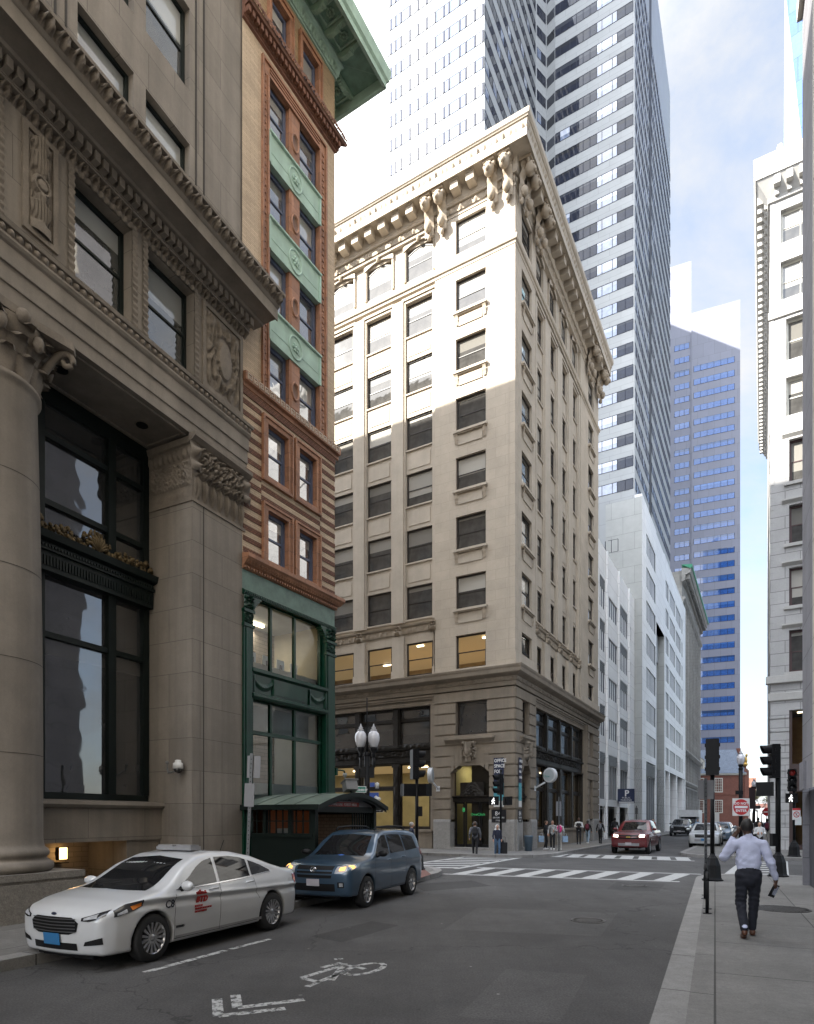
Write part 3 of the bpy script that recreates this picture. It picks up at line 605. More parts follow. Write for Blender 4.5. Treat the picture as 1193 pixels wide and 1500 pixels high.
# basement entrance: door, lamp, notice
q = MB(); q.box(-4.3, -3.1, 2.48, 2.56, .15, 1.47); q.box(-3.0, -2.95, 2.4, 2.58, .15, 1.47); q.box(-3.7, -3.35, 2.46, 2.478, .95, 1.02, 1); q.build('entrance_door', [mat('dark oxblood door', (.03, .017, .012), .45), mat('brass plate', (.3, .19, .05), .4, metal=.7)], bank)
lm = root('wall_lamp', 'small square wall lamp glowing warm in the bank basement entrance', 'lamp')
lm.location = bank.matrix_basis @ Vector((-3.5, 2.25, 1.19)); lm.rotation_euler = bank.rotation_euler
E_ = Matrix.Rotation(ang(.488), 4, 'Z')
q = MB(); q.box(-.1, .1, -.08, 0, -.13, .13); q.build('shade', glow('warm lamp glass', (1, .62, .25), 1.6), lm)
q = MB(); q.box(-.12, .12, -.1, .0, .13, .15); q.box(-.12, .12, -.1, 0, -.15, -.13); q.box(-.12, -.105, -.1, .02, -.13, .13); q.box(.105, .12, -.1, .02, -.13, .13); q.box(-.03, .03, 0, .2, -.04, .04); q.box(-.1, .1, -.14, .2, -.22, -.2); q.build('bracket', BRONZE, lm)
pl = bpy.data.objects.new('lamp_light', bpy.data.lights.new('lamp_light', 'POINT')); C.objects.link(pl); pl.data.energy = .8; pl.data.color = (1, .62, .28); pl.data.shadow_soft_size = .1; pl.parent = lm; pl.location = (0, -.25, 0)
cc = root('security_camera', 'white dome security camera on a curved arm on the bank pier', 'security camera'); cc.location = bank.matrix_basis @ Vector((-1.75, .35, 3.2)); cc.rotation_euler = bank.rotation_euler
WHT = mat('white painted metal', (.62, .62, .6), .4, var=.03)
q = MB(); q.tube([(0, .45, .12), (-.03, .43, -.02), (-.12, .3, -.12), (-.17, .12, -.12), (-.18, 0, -.08)], .022, 8); q.ball((0, .46, .13), .05); q.build('arm', mat('grey painted metal', (.16, .16, .16), .45), cc)
q = MB(); q.lathe([(.05, .16), (.07, .15), (.075, .1), (.115, .08), (.12, -.04), (.1, -.05)], (-.2, -.1, 0), 18); q.build('housing', WHT, cc)
q = MB(); q.lathe([(.1, -.05), (.09, -.1), (.05, -.14), (.01, -.155)], (-.2, -.1, 0), 18); q.build('dome', mat('smoked dome', (.02, .02, .02), .1), cc)

# ================================================================ narrow brick and terracotta building with green shopfront
BUFF = mat('buff roman brick', (.52, .405, .29), .85, var=.1, scale=1.2, brick=(.3, .055, .008, .7, .12), fine=.06, grime=.1)
TERRA = mat('brown terracotta', (.29, .14, .078), .6, var=.2, scale=4, brick=(.5, .4, .006, .5, .2), fine=.1)
TERRB = mat('red brown pattern brick', (.20, .085, .05), .8, var=.2, scale=5, brick=(.11, .055, .018, .45, .3))
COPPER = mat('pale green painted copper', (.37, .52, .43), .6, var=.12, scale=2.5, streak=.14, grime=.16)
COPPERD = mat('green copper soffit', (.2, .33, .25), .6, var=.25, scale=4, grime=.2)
GREEN = mat('dark green cast iron', (.003, .034, .019), .35, var=.25, scale=3, coat=.12, bump=.05, spec=.3, grime=.2)
GREENP = mat('pale verdigris frieze', (.10, .175, .14), .45, var=.3, scale=3, grime=.3)
BLUEF = mat('slate blue sash', (.085, .105, .17), .5, var=.08)
TW, TD = 3.95, 14.
ter = root('terracotta_building', 'narrow buff brick building with brown terracotta frames, green copper cornice and dark green shopfront', 'building', (-4.31, 16.5, 0), ang(.598))
AW = [(.92, 1.75), (2.22, 3.0)]
w = MB()
hA = [(a, b, z0, z1) for a, b in AW for z0, z1 in ((11.35, 12.78), (9.05, 10.42))]
w.wall(0, TW, 8.85, 13.45, 0, hA, .22, 0, 2)
ZG = [(20.85, 22.28), (18.5, 19.98), (16.02, 17.62), (13.68, 15.12)]
w.wall(0, TW, 13.45, 23.0, 0, [(.7, 3.5, 13.62, 22.7)], .1, 0, 2)
w.wall(0, TW, 23.0, 25.4, 0, [(1.06, 1.8, 23.55, 24.8), (2.36, 3.1, 23.55, 24.8)], .2, 1, 2)
RZ = ang(.598); rel = ang(-1.726, 1)-RZ                         # direction of the side street in this frame
sd = (math.cos(rel), math.sin(rel)); 
w.face([(TW, 0, 0), (TW+sd[0]*TD, sd[1]*TD, 0), (TW+sd[0]*TD, sd[1]*TD, 25.4), (TW, 0, 25.4)])
w.face([(0, 0, 25.9), (TW, 0, 25.9), (TW+sd[0]*TD, sd[1]*TD, 25.9), (0, TD, 25.9)], 2)
w.build('wall', [BUFF, mat('buff brick weathered', (.34, .24, .14), .85, var=.12, brick=(.3, .055, .008, .7, .12)), TERRA], ter)
sb = MB()                                                      # patterned stripe courses
for z in [8.98+.30*i for i in range(15)]:
    for a, b in ((.03, .7), (3.22, TW+.003)):
        sb.box(a, b, -.012, .002, z, z+.135)
for z in (10.62, 10.9): sb.box(.7, 3.22, -.012, .002, z, z+.13)
sb.box(0, TW+.003, -.03, .002, 13.12, 13.3)
sb.build('brick_stripe', TERRB, ter)
# terracotta window frames and sashes
tf = MB()
for a, b in ((.71, 1.93), (2.02, 3.2)):
    for z0, z1 in ((11.17, 12.97), (8.9, 10.59)):
        ia, ib = (.92, 1.75) if a < 1 else (2.22, 3.0); iz0, iz1 = (11.35, 12.78) if z0 > 11 else (9.05, 10.42)
        for (x0, x1, c0, c1) in ((a, ia, z0, z1), (ib, b, z0, z1), (ia, ib, z0, iz0), (ia, ib, iz1, z1)): tf.box(x0, x1, -.06, .0, c0, c1)
        for (x0, x1, c0, c1) in ((a, a+.06, z0, z1), (b-.06, b, z0, z1), (a+.06, b-.06, z1-.06, z1), (a+.06, b-.06, z0, z0+.05)): tf.box(x0, x1, -.095, -.061, c0, c1)
        for i in range(24):
            t = z0+.06+(z1-z0-.12)*i/24; tf.box(b-.11, b-.07, -.08, -.061, t, t+.035)
for (x0, x1, z0, z1) in ((.7, .96, 13.62, 22.7), (3.14, 3.5, 13.62, 22.7), (.96, 3.14, 22.3, 22.7)): tf.box(x0, x1, -.03, .1, z0, z1)
for (x0, x1, z0, z1) in ((.7, .76, 13.62, 22.7), (3.43, 3.5, 13.62, 22.7), (.76, 3.43, 22.63, 22.7), (.9, .96, 13.62, 22.3), (3.14, 3.2, 13.62, 22.3), (.96, 3.14, 22.3, 22.36)): tf.box(x0, x1, -.075, -.029, z0, z1)
for i in range(46): tf.box(.8, .85, -.055, -.029, 13.7+.19*i, 13.78+.19*i); tf.box(3.28, 3.36, -.055, -.029, 13.7+.19*i, 13.78+.19*i)
for i in range(3): tf.box(1.0+.0, 3.14, -.05-.012*i, -.028, 22.38+.075*i, 22.42+.075*i)
tf.box(1.81, 2.26, -.02, .12, 13.62, 22.3)
for a, b in ((.92, 1.95), (2.22, 3.25)):
    for (x0, x1, z0, z1) in ((a, a+.14, 23.45, 24.98), (b-.15, b, 23.45, 24.98), (a+.14, b-.15, 24.8, 24.98)): tf.box(x0, x1, -.07, 0, z0, z1)
    for (x0, x1, z0, z1) in ((a, a+.05, 23.45, 25.0), (b-.05, b, 23.45, 25.0), (a+.05, b-.05, 24.93, 25.0)): tf.box(x0, x1, -.11, -.071, z0, z1)
tf.build('terracotta_frame', TERRA, ter)
for a, b in AW:
    for z0, z1 in ((11.35, 12.78), (9.05, 10.42)): window(ter, I4, a, b, z0, z1, .1, (BLUEF, PANET), 'sash', .09)
for a, b in ((.96, 1.81), (2.26, 3.14)):
    for z0, z1 in ZG: window(ter, I4, a, b, z0, z1, .12, (BLUEF, PANET), 'sash', .1)
for a, b in ((1.06, 1.8), (2.36, 3.1)): window(ter, I4, a, b, 23.55, 24.8, .1, (BLUEF, PANET), 'sash', .08)
for z0, z1 in ZG:                                              # oval bosses on the pier between windows
    md = MB(); zc = (z0+z1)/2-.1; md.box(1.87, 2.2, -.035, -.019, z0+.1, z1-.08)
    M0 = md.M; md.M = Matrix.Translation((2.035, -.036, zc)) @ Matrix.Rotation(R(90), 4, 'X'); md.lathe([(.001, .0), (.12, .0), (.13, .035), (.16, .035), (.165, 0)], n=24, sy=1.7, cap=False); md.M = M0; md.build('pier_medallion', TERRA, ter)
for z0, z1 in ((19.98, 20.85), (17.62, 18.5), (15.12, 16.02)):
    q = MB(); q.box(.96, 3.16, -.06, .1, z0, z1); q.prof([(-.06, z1-.07), (-.12, z1-.05), (-.12, z1), (-.06, z1)], .94, 3.18); q.box(.94, 1.0, -.09, -.06, z0, z1-.07); q.box(3.1, 3.18, -.09, -.06, z0, z1-.07)
    q.box(1.0, 3.1, -.068, -.06, z0+.3, z0+.306)
    q.M = Matrix.Translation((2.03, -.061, (z0+z1)/2-.03)) @ Matrix.Rotation(R(90), 4, 'X'); q.lathe([(.24, 0), (.26, .03), (.29, .03), (.3, 0)], n=30, sy=1.15, cap=False)
    q.lathe([(.001, .05), (.05, .045), (.07, .0)], n=14, cap=False)
    for i in range(6): q.ball((.1*math.cos(i*math.pi/3), .1*math.sin(i*math.pi/3), .012), (.05, .05, .03), 7, 4)
    q.build('copper_spandrel', COPPER, ter)
# greek key belt, lower cornice, brown cornice
kb = MB(); kb.prof([(0, 13.3), (-.05, 13.32), (-.05, 13.42), (-.14, 13.44), (-.14, 13.66), (0, 13.68)], 0, TW+.14)
for i in range(19):
    x = .06+.21*i
    for (a, b, c, d) in ((0, .02, 0, .16), (.02, .16, .14, .16), (.14, .16, .02, .14), (.05, .14, .02, .04), (.05, .07, .04, .1), (.07, .11, .08, .1)): kb.box(x+a, x+b, -.156, -.141, 13.47+c, 13.47+d, 1)
kb.build('greek_key_belt', [TERRA, mat('cream glaze', (.5, .42, .33), .5)], ter)
lc = MB(); lc.prof([(0, 8.52), (-.06, 8.54), (-.06, 8.62), (-.13, 8.66), (-.2, 8.76), (-.24, 8.8), (-.24, 8.9), (0, 8.94)], 0, TW, 0, 0, 1)
for i in range(40): lc.box(.02+.1*i, .07+.1*i, -.1, -.06, 8.55, 8.61)
lc.relief(0, TW+.1, 8.66, 8.8, -.14, 240, 6, h_leaf(40), .06); lc.build('lower_cornice', TERRA, ter)
bc = MB(); bc.prof([(0, 22.92), (-.06, 22.95), (-.06, 23.0), (-.1, 23.02), (-.1, 23.2), (-.26, 23.22), (-.3, 23.3), (0, 23.46)], 0, TW, 0, 0, 1)
for i in range(26): bc.box(.02+.155*i, .11+.155*i, -.22, -.1, 23.03, 23.18)
bc.relief(0, TW+.2, 23.28, 23.52, -.22, 220, 10, lambda u, v: (.4+.6*abs(_n(u*60, v*2, 1)))*(1-.6*v), .22); bc.build('brown_cornice', mat('dark brown terracotta', (.17, .075, .045), .65, var=.3, scale=5, grime=.2), ter)
# green copper cornice: leaf frieze, coffered soffit, brackets, fascia
gc = MB(); OV = 1.2; Z0 = 25.28
for (m_, xa, xb) in ((Matrix(), 0, TW), (Matrix.Translation((TW, 0, 0)) @ Matrix.Rotation(rel, 4, 'Z'), 0, 8.)):
    gc.M = m_; k0 = 0 if m_ == Matrix() else 1; k1 = 1 if m_ == Matrix() else 0
    gc.prof([(0, Z0), (-.05, Z0), (-.05, Z0+.06), (-.09, Z0+.1), (-.14, Z0+.36), (-.22, Z0+.42), (-.22, Z0+.52), (0, Z0+.52)], xa, xb, 1, k0, k1, False)
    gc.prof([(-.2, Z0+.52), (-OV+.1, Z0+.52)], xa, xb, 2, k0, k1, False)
    gc.prof([(-OV+.12, Z0+.52), (-OV+.12, Z0+.2), (-OV+.02, Z0+.18), (-OV+.02, Z0+.36), (-OV-.05, Z0+.42), (-OV-.1, Z0+.7), (-OV-.1, Z0+.74), (0, Z0+.8)], xa, xb, 0, k0, k1, False)
    gc.relief(xa, xb, Z0+.06, Z0+.34, -.09, int(60*(xb-xa)), 8, h_leaf(int((xb-xa)*9)), .1, 1)
    nb = int((xb-xa)/.66)
    for i in range(nb+1):
        x = xa+(TW-.08 if m_ == Matrix() else .1)*(1 if m_ == Matrix() else 0)-(.66*i if m_ == Matrix() else -.66*i-.08)
        for k_ in range(14):
            t = k_/13; yy = -.22-(OV-.36)*t; zz = Z0+.50-.05*math.sin(t*6.3)-.13*math.sin(math.pi*t)-.02; gc.box(x-.06, x+.06, yy-.035, yy+.035, zz-.05, Z0+.519, 3)
        gc.box(x-.08, x+.08, -.74, -.66, Z0+.3, Z0+.4, 3)
        xc = x-.33 if m_ == Matrix() else x+.33
        for (a, b, c, d) in ((xc-.24, xc+.24, -.98, -.93), (xc-.24, xc+.24, -.4, -.35), (xc-.24, xc-.19, -.93, -.4), (xc+.19, xc+.24, -.93, -.4)): gc.box(a, b, c, d, Z0+.47, Z0+.519, 1)
        for q_ in range(8): gc.ball((xc+.1*math.cos(q_*math.pi/4), -.66+.1*math.sin(q_*math.pi/4), Z0+.5), (.045, .045, .03), 6, 4, 3)
        gc.ball((xc, -.66, Z0+.49), .05, 6, 4, 3)
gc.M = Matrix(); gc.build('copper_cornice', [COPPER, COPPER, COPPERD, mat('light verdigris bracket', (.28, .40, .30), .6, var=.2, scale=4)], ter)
# shopfront
sfm = MB()
sfm.box(0, TW, .0, .25, 7.98, 8.54, 1); sfm.prof([(0, 7.86), (-.06, 7.88), (-.06, 7.98), (-.03, 8.0), (0, 8.0)], 0, TW+.02, 0); 
for i in range(60): sfm.box(.02+.065*i, .05+.065*i, -.085, -.06, 7.9, 7.96)
for a, b in ((.0, .34), (3.45, 3.9)):
    sfm.box(a, b, -.06, .3, .15, 7.5); sfm.box(a+.07, b-.07, -.085, -.06, .6, 7.0); sfm.box(a-.02, b+.03, -.1, .2, 7.02, 7.1); sfm.box(a-.02, b+.03, -.11, .2, 7.4, 7.48)
    sfm.relief(a, b, 7.12, 7.4, -.061, 20, 14, h_scroll(3.3), .06); sfm.relief(a, b, 7.5, 7.86, -.061, 24, 18, h_scroll(8.3), .1)
    for i in range(150): sfm.box(b-.055, b-.035, -.075, -.06, .5+.045*i, .525+.045*i)
for a, b, s_ in ((.34, .62, 1), (3.2, 3.45, -1)):                 # console volutes under the frieze
    for k_ in range(8):
        t = k_/7; zz = 7.86-.36*(t if s_ > 0 else 1-t); x0 = .34 if s_ > 0 else 3.45-.25*(1-t)**1.3*1; 
        ex = .28*(1-t)**1.4 if s_ > 0 else 0
        if s_ > 0: sfm.box(.34, .34+ex+.02, -.07, .15, zz-.05, zz)
        else: sfm.box(3.45-.26*t**1.4-.01, 3.45, -.07, .15, zz-.05, zz)
sfm.box(.34, 3.45, -.02, .3, 5.2, 5.98); sfm.prof([(-.02, 5.16), (-.08, 5.18), (-.12, 5.24), (-.12, 5.3), (-.02, 5.34)], .3, 3.5); sfm.prof([(-.02, 5.84), (-.1, 5.9), (-.1, 5.98), (-.02, 6.0)], .3, 3.5)
sfm.relief(.36, 1.15, 5.36, 5.82, -.021, 40, 26, lambda u, v: max(0, 1-abs((v-.35-1.8*(u-.5)**2))*5)*(.6+.4*abs(_n(u*12, v*8, 1))) if .06 < u < .94 else .8, .07); sfm.relief(2.65, 3.44, 5.36, 5.82, -.021, 40, 26, lambda u, v: max(0, 1-abs((v-.35-1.8*(u-.5)**2))*5)*(.6+.4*abs(_n(u*12, v*8, 1))) if .06 < u < .94 else .8, .07)
sfm.box(1.2, 2.6, -.035, -.02, 5.4, 5.78)
sfm.box(.34, 3.45, -.03, .25, .15, .9)
sfm.build('shopfront', [GREEN, GREENP], ter)
def shopwin(z0, z1, tr):
    f = MB()
    for xx in (.34, 1.2, 2.2, 3.38): f.box(xx-.035, xx+.035, .1, .2, z0, z1)
    f.box(.34, 3.45, .1, .2, z0, z0+.06); f.box(.34, 3.45, .1, .2, z1-.06, z1)
    if tr: f.box(.34, 3.45, .09, .21, tr-.05, tr+.05)
    o = f.build('shop_window', GREEN, ter); p = MB(); p.face([(.34, .15, z0), (3.42, .15, z0), (3.42, .15, z1), (.34, .15, z1)], 0, [(0, 0), (1, 0), (1, 1), (0, 1)]); p.build('pane', CLEAR, o)
room_light(ter, I4, 1.9, 2.6, 7.85, 26, (1, .9, .75)); room_light(ter, I4, 1.9, 2.8, 5.1, 40, (1, .93, .82)); shopwin(6.0, 7.9, None); shopwin(.9, 5.2, 4.3)
GREYW = mat('pale office wall', (.45, .46, .46), .9, var=.08); GREYC = mat('grey ceiling', (.38, .39, .40), .9, var=.1)
room(ter, I4, .2, 3.6, .3, 5.5, 6.0, 7.95, [mat('cream window seat', (.5, .45, .34), .8), GREYC, LAMPW], [(.5, 1.2, .4, .12), (1.6, 1.6, .9, .1), (2.4, 3.2, .9, .1)])
room(ter, I4, .2, 3.6, .3, 5.5, .9, 5.2, [GREYW, GREYC, LAMPW], [(.5, 2.6, .25, .12), (1.4, 2.0, .25, .12), (2.3, 3.0, .5, .1)])
q = MB()
for i in range(5): q.box(.5+.6*i, .82+.6*i, .9, .92, 6.35, 6.75, 0); q.box(.62+.6*i, .7+.6*i, .86, .89, 6.32, 6.6, 1); q.box(.55+.6*i, .78+.6*i, .5, .9, 6.28, 6.34, 1)
q.box(.3, 3.5, .35, .75, 6.1, 6.28, 2); q.build('display', [mat('white board', (.7, .72, .74), .5), mat('dark desk object', (.03, .03, .03), .5), mat('pale cabinet', (.45, .42, .33), .7)], ter)
q = MB(); q.face([(.36, .19, .9), (3.4, .19, .9), (3.4, .19, 2.95), (.36, .19, 2.95)]); q.box(.36, 3.4, .6, .62, 4.35, 5.15); q.build('frosted_film', mat('frosted film', (.33, .36, .36), .6), ter)
sc_ = root('security_camera', 'small green bracket camera on the corner pilaster of the green shopfront', 'security camera'); sc_.location = ter.matrix_basis @ Vector((3.95, -.05, 3.45)); sc_.rotation_euler = ter.rotation_euler
q = MB(); q.box(-.05, .03, -.06, .06, -.12, .12); q.tube([(0, 0, .05), (.2, -.02, .06), (.4, -.02, .05), (.45, -.02, -.03)], .025, 8); q.build('bracket', GREEN, sc_)
q = MB(); q.lathe([(.06, -.02), (.065, -.1), (.03, -.17), (.005, -.18)], (.45, -.02, 0), 12); q.build('dome', mat('pale dome', (.2, .22, .21), .3), sc_)
# unseen taller block behind it, placed and stepped to shade the stone building
BLK = mat('tan brick rear block', (.30, .25, .2), .85, var=.15, brick=(.4, .12, .01, .7))
nb = root('unseen_block', 'unseen tall tan brick block added behind the narrow terracotta building to cast shade', 'building', (-2.29, 19.9, 0), math.atan2(.501, -.865))
q = MB(); q.box(2.2, 13.2, 0, 11, 0, 45.6); q.box(13.2, 44, 0, 11, 0, 41.7); q.box(2.1, 13.3, -.15, 11.1, 45.6, 46.0, 1); q.box(13.3, 44, -.15, 11.1, 41.7, 42.1, 1); q.build('wall', [BLK, BANKPL], nb)
pm_, fm_ = PANE, DKFRAME
for zz in range(11):
    for i in range(12):
        window(nb, Matrix.Translation((4+3.2*i+1.3, -.0, 3.0+3.6*zz)) @ Matrix.Rotation(0, 4, 'Z'), 0, 1.3, 0, 2.0, -.07, (DKFRAME, PANE), 'plain', .08)
# ================================================================ ornate cream stone office building on the corner
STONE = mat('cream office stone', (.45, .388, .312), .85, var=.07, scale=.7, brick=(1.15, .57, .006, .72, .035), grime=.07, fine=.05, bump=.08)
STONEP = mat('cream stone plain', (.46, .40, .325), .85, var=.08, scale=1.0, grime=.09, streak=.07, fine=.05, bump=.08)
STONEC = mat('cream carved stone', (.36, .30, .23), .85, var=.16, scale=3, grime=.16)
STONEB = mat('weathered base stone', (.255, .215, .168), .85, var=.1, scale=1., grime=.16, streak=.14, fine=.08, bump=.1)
STONEG = mat('grey base granite', (.30, .29, .275), .8, var=.1, scale=3, fine=.2, grime=.12)
DKW = mat('dark brown window frame', (.028, .022, .018), .5, var=.2)
sto = root('stone_office_building', 'ornate cream stone office building on the corner with bracketed cornice and rusticated base, sunlit above', 'building', (SC.x, SC.y, 0), 0)
ML = Matrix.Rotation(math.atan2(DL.y, DL.x), 4, 'Z'); MR = Matrix.Rotation(math.atan2(DR.y, DR.x), 4, 'Z')
XL, XR = -22.6, 20.2
rows = [10.62+3.445*k for k in range(8)]                       # sill heights of the office storeys
LB = [(-7.06-2.87*i, -5.25-2.87*i) for i in range(5)]; LP = (-3.63, -1.75)
RB = [(4.15+2.75*i, 5.5+2.75*i) for i in range(4)]; RP = [(1.1, 2.9), (16.75, 18.5)]
wall = MB(); trim = MB(); carv = CARV = MB()
def office(M, x0, x1, piers, bays, endpier, left):
    carv = CARV
    wall.M = trim.M = carv.M = M
    bx0, bx1 = min(b[0] for b in bays)-.35, max(b[1] for b in bays)+.35
    # flat end piers
    spans = ([(x1-5.0, x1)] if left else [(x0, 3.6), (bx1+.25, x1)])
    if left: spans.append((x0, bx0-.25))
    for a, b in spans:
        hs = [(p[0], p[1], z, z+1.95) for p in piers if a < p[0] < b for z in rows]
        wall.wall(a, b, 10.4, 38.3, 0, hs, .3)
        trim.box(a-.06, b+.06, -.07, 0, 10.4, 11.25, skip='b') if not left else trim.box(a, b, -.07, 0, 10.4, 10.62, skip='b')
    # recessed field of bays with continuous piers
    a, b = (bx0-.25, x1-5.0) if left else (3.6, bx1+.25)
    hs = []
    for p in bays:
        for k, z in enumerate(rows): hs.append((p[0], p[1], z+(0 if k else 0), z+(2.0 if k < 7 else 1.9)))
    wall.wall(a, b, 10.4, 38.3, .22, hs, .22)
    for s_ in (a, b): trim.box(s_-.001, s_+.001, 0, .22, 10.4, 38.3)
    xs = [p[0] for p in bays]+[p[1] for p in bays]; xs.sort(); edges = [a]+xs+[b]
    for i in range(0, len(edges), 2):                          # piers between windows: stepped pilasters
        p0, p1 = edges[i], edges[i+1]
        if p1-p0 < .15: continue
        trim.box(p0+.02, p1-.02, .10, .22, 13.9, 33.6, skip='b'); 
        if p1-p0 > .5: trim.box(p0+.14, p1-.14, .02, .10, 13.9, 33.6, skip='b')
        trim.box(p0+.12, p1-.12, .04, .22, 10.55, 13.1, skip='b'); trim.box(p0+.06, p1-.06, .0, .22, 10.42, 11.0, skip='b')
        cx = (p0+p1)/2; pc2 = MB(M); pc2.relief(cx-.22, cx+.22, 13.1, 13.75, .1, 10, 16, h_scroll(9.1), .24); pc2.build('pier_carving', STONEC, sto)
    for p in bays:
        for k, z in enumerate(rows):
            if 1 <= k <= 5: trim.box(p[0]+.0, p[1]-.0, .20, .24, z+2.0, z+3.42, skip='b'); trim.box(p[0]+.16, p[1]-.16, .17, .2, z+2.25, z+3.1, skip='b'); trim.box(p[0]-.02, p[1]+.02, .12, .3, z-.09, z-.002)
            elif k == 6: trim.box(p[0]-.02, p[1]+.02, .12, .3, z-.09, z-.002)
        z = rows[6]+2.0                                        # stepped head of the bay
        for i_, o_ in enumerate((.0, .09)): trim.box(p[0]-.24+o_, p[1]+.24-o_, .02+.07*i_, .22, z+.05+.16*(1-i_), z+.2+.16*(1-i_), skip='b')
        # segmental arch with keystone over top storey
        z = rows[7]+1.9; n = 8; w_ = p[1]-p[0]+.36; x_ = p[0]-.18
        for i_ in range(n):
            t0, t1 = i_/n, (i_+1)/n; za, zb_ = z-.1+.3*math.sin(math.pi*t0), z-.1+.3*math.sin(math.pi*t1)
            for (d, hh) in ((.1, .2), (.15, .28)):
                trim.face([(x_+w_*t0, .22-d, za), (x_+w_*t1, .22-d, zb_), (x_+w_*t1, .22-d, zb_+hh), (x_+w_*t0, .22-d, za+hh)]); trim.face([(x_+w_*t0, .22-d, za), (x_+w_*t0, .22, za), (x_+w_*t1, .22, zb_), (x_+w_*t1, .22-d, zb_)])
                trim.face([(x_+w_*t0, .22-d, za+hh), (x_+w_*t1, .22-d, zb_+hh), (x_+w_*t1, .22, zb_+hh), (x_+w_*t0, .22, za+hh)])
        carv.ball(((p[0]+p[1])/2, .02, z+.28), (.13, .13, .22), 7, 5)
        for xx in (p[0]-.1, p[1]+.1): trim.box(xx-.06, xx+.06, .12, .22, rows[7]+.0, z, skip='b')
        window_ok = True
    # sills with consoles on the flat piers
    for p in piers:
        for k, z in enumerate(rows):
            if k in (0, 7): continue
            trim.box(p[0]-.12, p[1]+.12, -.2, .1, z-.14, z-.01); trim.box(p[0]-.08, p[1]+.08, -.13, 0, z-.2, z-.14); trim.box(p[0]+.2, p[1]-.2, -.05, 0, z-.8, z-.3, skip='b')
            for xx in (p[0]-.02, p[1]-.16): carv.relief(xx, xx+.2, z-.75, z-.2, -.02, 5, 8, lambda u, v: .3+.7*v*(.8+.2*math.sin(v*14)), .15)
    # leaf band over the lowest office storey in the bays
    carv.relief(a, b, 13.25, 13.62, .15, int((b-a)*14), 7, h_leaf(int((b-a)*3)), .1); trim.prof([(.22, 13.62), (.05, 13.66), (.0, 13.74), (.22, 13.8)], a, b)
    # attic belt
    trim.prof([(.22, 33.78), (-.03, 33.8), (-.05, 33.95), (-.12, 33.98), (-.16, 34.1), (-.16, 34.2), (.2, 34.28)], x0, x1, 0, k1=(1 if left else 0), k0=(0 if left else 1), cap=False)
    # ledge over the base
    trim.prof([(.3, 9.35), (-.06, 9.37), (-.08, 9.6), (-.14, 9.64), (-.16, 9.86), (-.42, 9.96), (-.5, 10.02), (-.52, 10.22), (-.56, 10.3), (-.58, 10.4), (.3, 10.46)], x0, x1, 1, k1=(1 if left else 0), k0=(0 if left else 1), cap=False)
    carv.relief(x0, x1, 9.66, 9.86, -.15, int((x1-x0)*14), 5, h_leaf(int((x1-x0)*3.2)), .1, 1)
    # crowning cornice
    kk = dict(k1=(1 if left else 0), k0=(0 if left else 1), cap=False)
    trim.prof([(.22, 36.95), (-.04, 36.97), (-.05, 37.05), (-.08, 37.08), (.0, 37.1)], x0, x1, 0, **kk)
    trim.prof([(.22, 37.55), (-.16, 37.58), (-.16, 37.64), (-.2, 37.7), (-.2, 38.3), (-.25, 38.34), (-.95, 38.36), (-.98, 38.3), (-1.02, 38.3), (-1.02, 38.72), (-.98, 38.76), (.2, 38.78)], x0, x1, 0, **kk)
    trim.prof([(.2, 39.16), (-1.14, 39.16), (-1.16, 39.2), (-1.22, 39.26), (-1.24, 39.5), (.2, 39.56)], x0, x1, 0, **kk)
    trim.prof([(-.98, 38.74), (-1.1, 39.18)], x0, x1, 0, **kk)
    carv.relief(x0+(0 if left else -1.0), x1+(1.0 if left else 0), 38.76, 39.16, -1.0, int((x1-x0)*16), 9, h_leaf(int((x1-x0)*2.8)), .16)
    carv.relief(x0, x1, 37.2, 37.56, -.04, int((x1-x0)*14), 6, h_leaf(int((x1-x0)*3.2)), .14)
    n = int((x1-x0)/.98)
    heads = ([x1-.35, x1-1.25, x1-4.4, x1-5.25, x0+.6] if left else [x0+.35, x0+1.25, 3.2, 4.0, x1-.4, x1-1.2, x1-3.4, x1-4.2])
    for i in range(n+1):
        x = (x1-.45-.98*i) if left else (x0+.45+.98*i)
        if any(abs(x-hx) < .62 for hx in heads): continue
        trim.box(x-.24, x+.24, -.78, -.2, 37.86, 38.3); trim.box(x-.27, x+.27, -.84, -.2, 38.27, 38.345)
    for hx in heads:                                           # long scrolled brackets with lion masks
        carv = MB(M); trim_ = None
        carv.relief(hx-.3, hx+.3, 36.35, 38.3, -.15, 12, 40, lambda u, v: (1-abs(u-.5)*1.1)*(.25+.75*v*v)*(.8+.2*math.sin(v*20)), .75)
        carv.ball((hx, -.74, 37.85), (.3, .3, .38), 10, 7); carv.ball((hx, -1.0, 37.72), (.14, .12, .14), 7, 5); carv.ball((hx, -.42, 36.75), (.22, .22, .3), 8, 6); carv.ball((hx, -.25, 36.3), (.14, .14, .2), 7, 5)
        for e_ in (-1, 1): carv.ball((hx+.16*e_, -.98, 37.95), (.07, .06, .06), 6, 4); carv.ball((hx+.27*e_, -.72, 38.08), (.12, .12, .14), 6, 4)
        carv.box(hx-.34, hx+.34, -.9, -.2, 38.2, 38.345); carv.build('cornice_bracket', STONEC, sto)
office(ML, XL, 0, [LP], LB, 5, True); office(MR, 0, XR, RP, RB, 3, False)
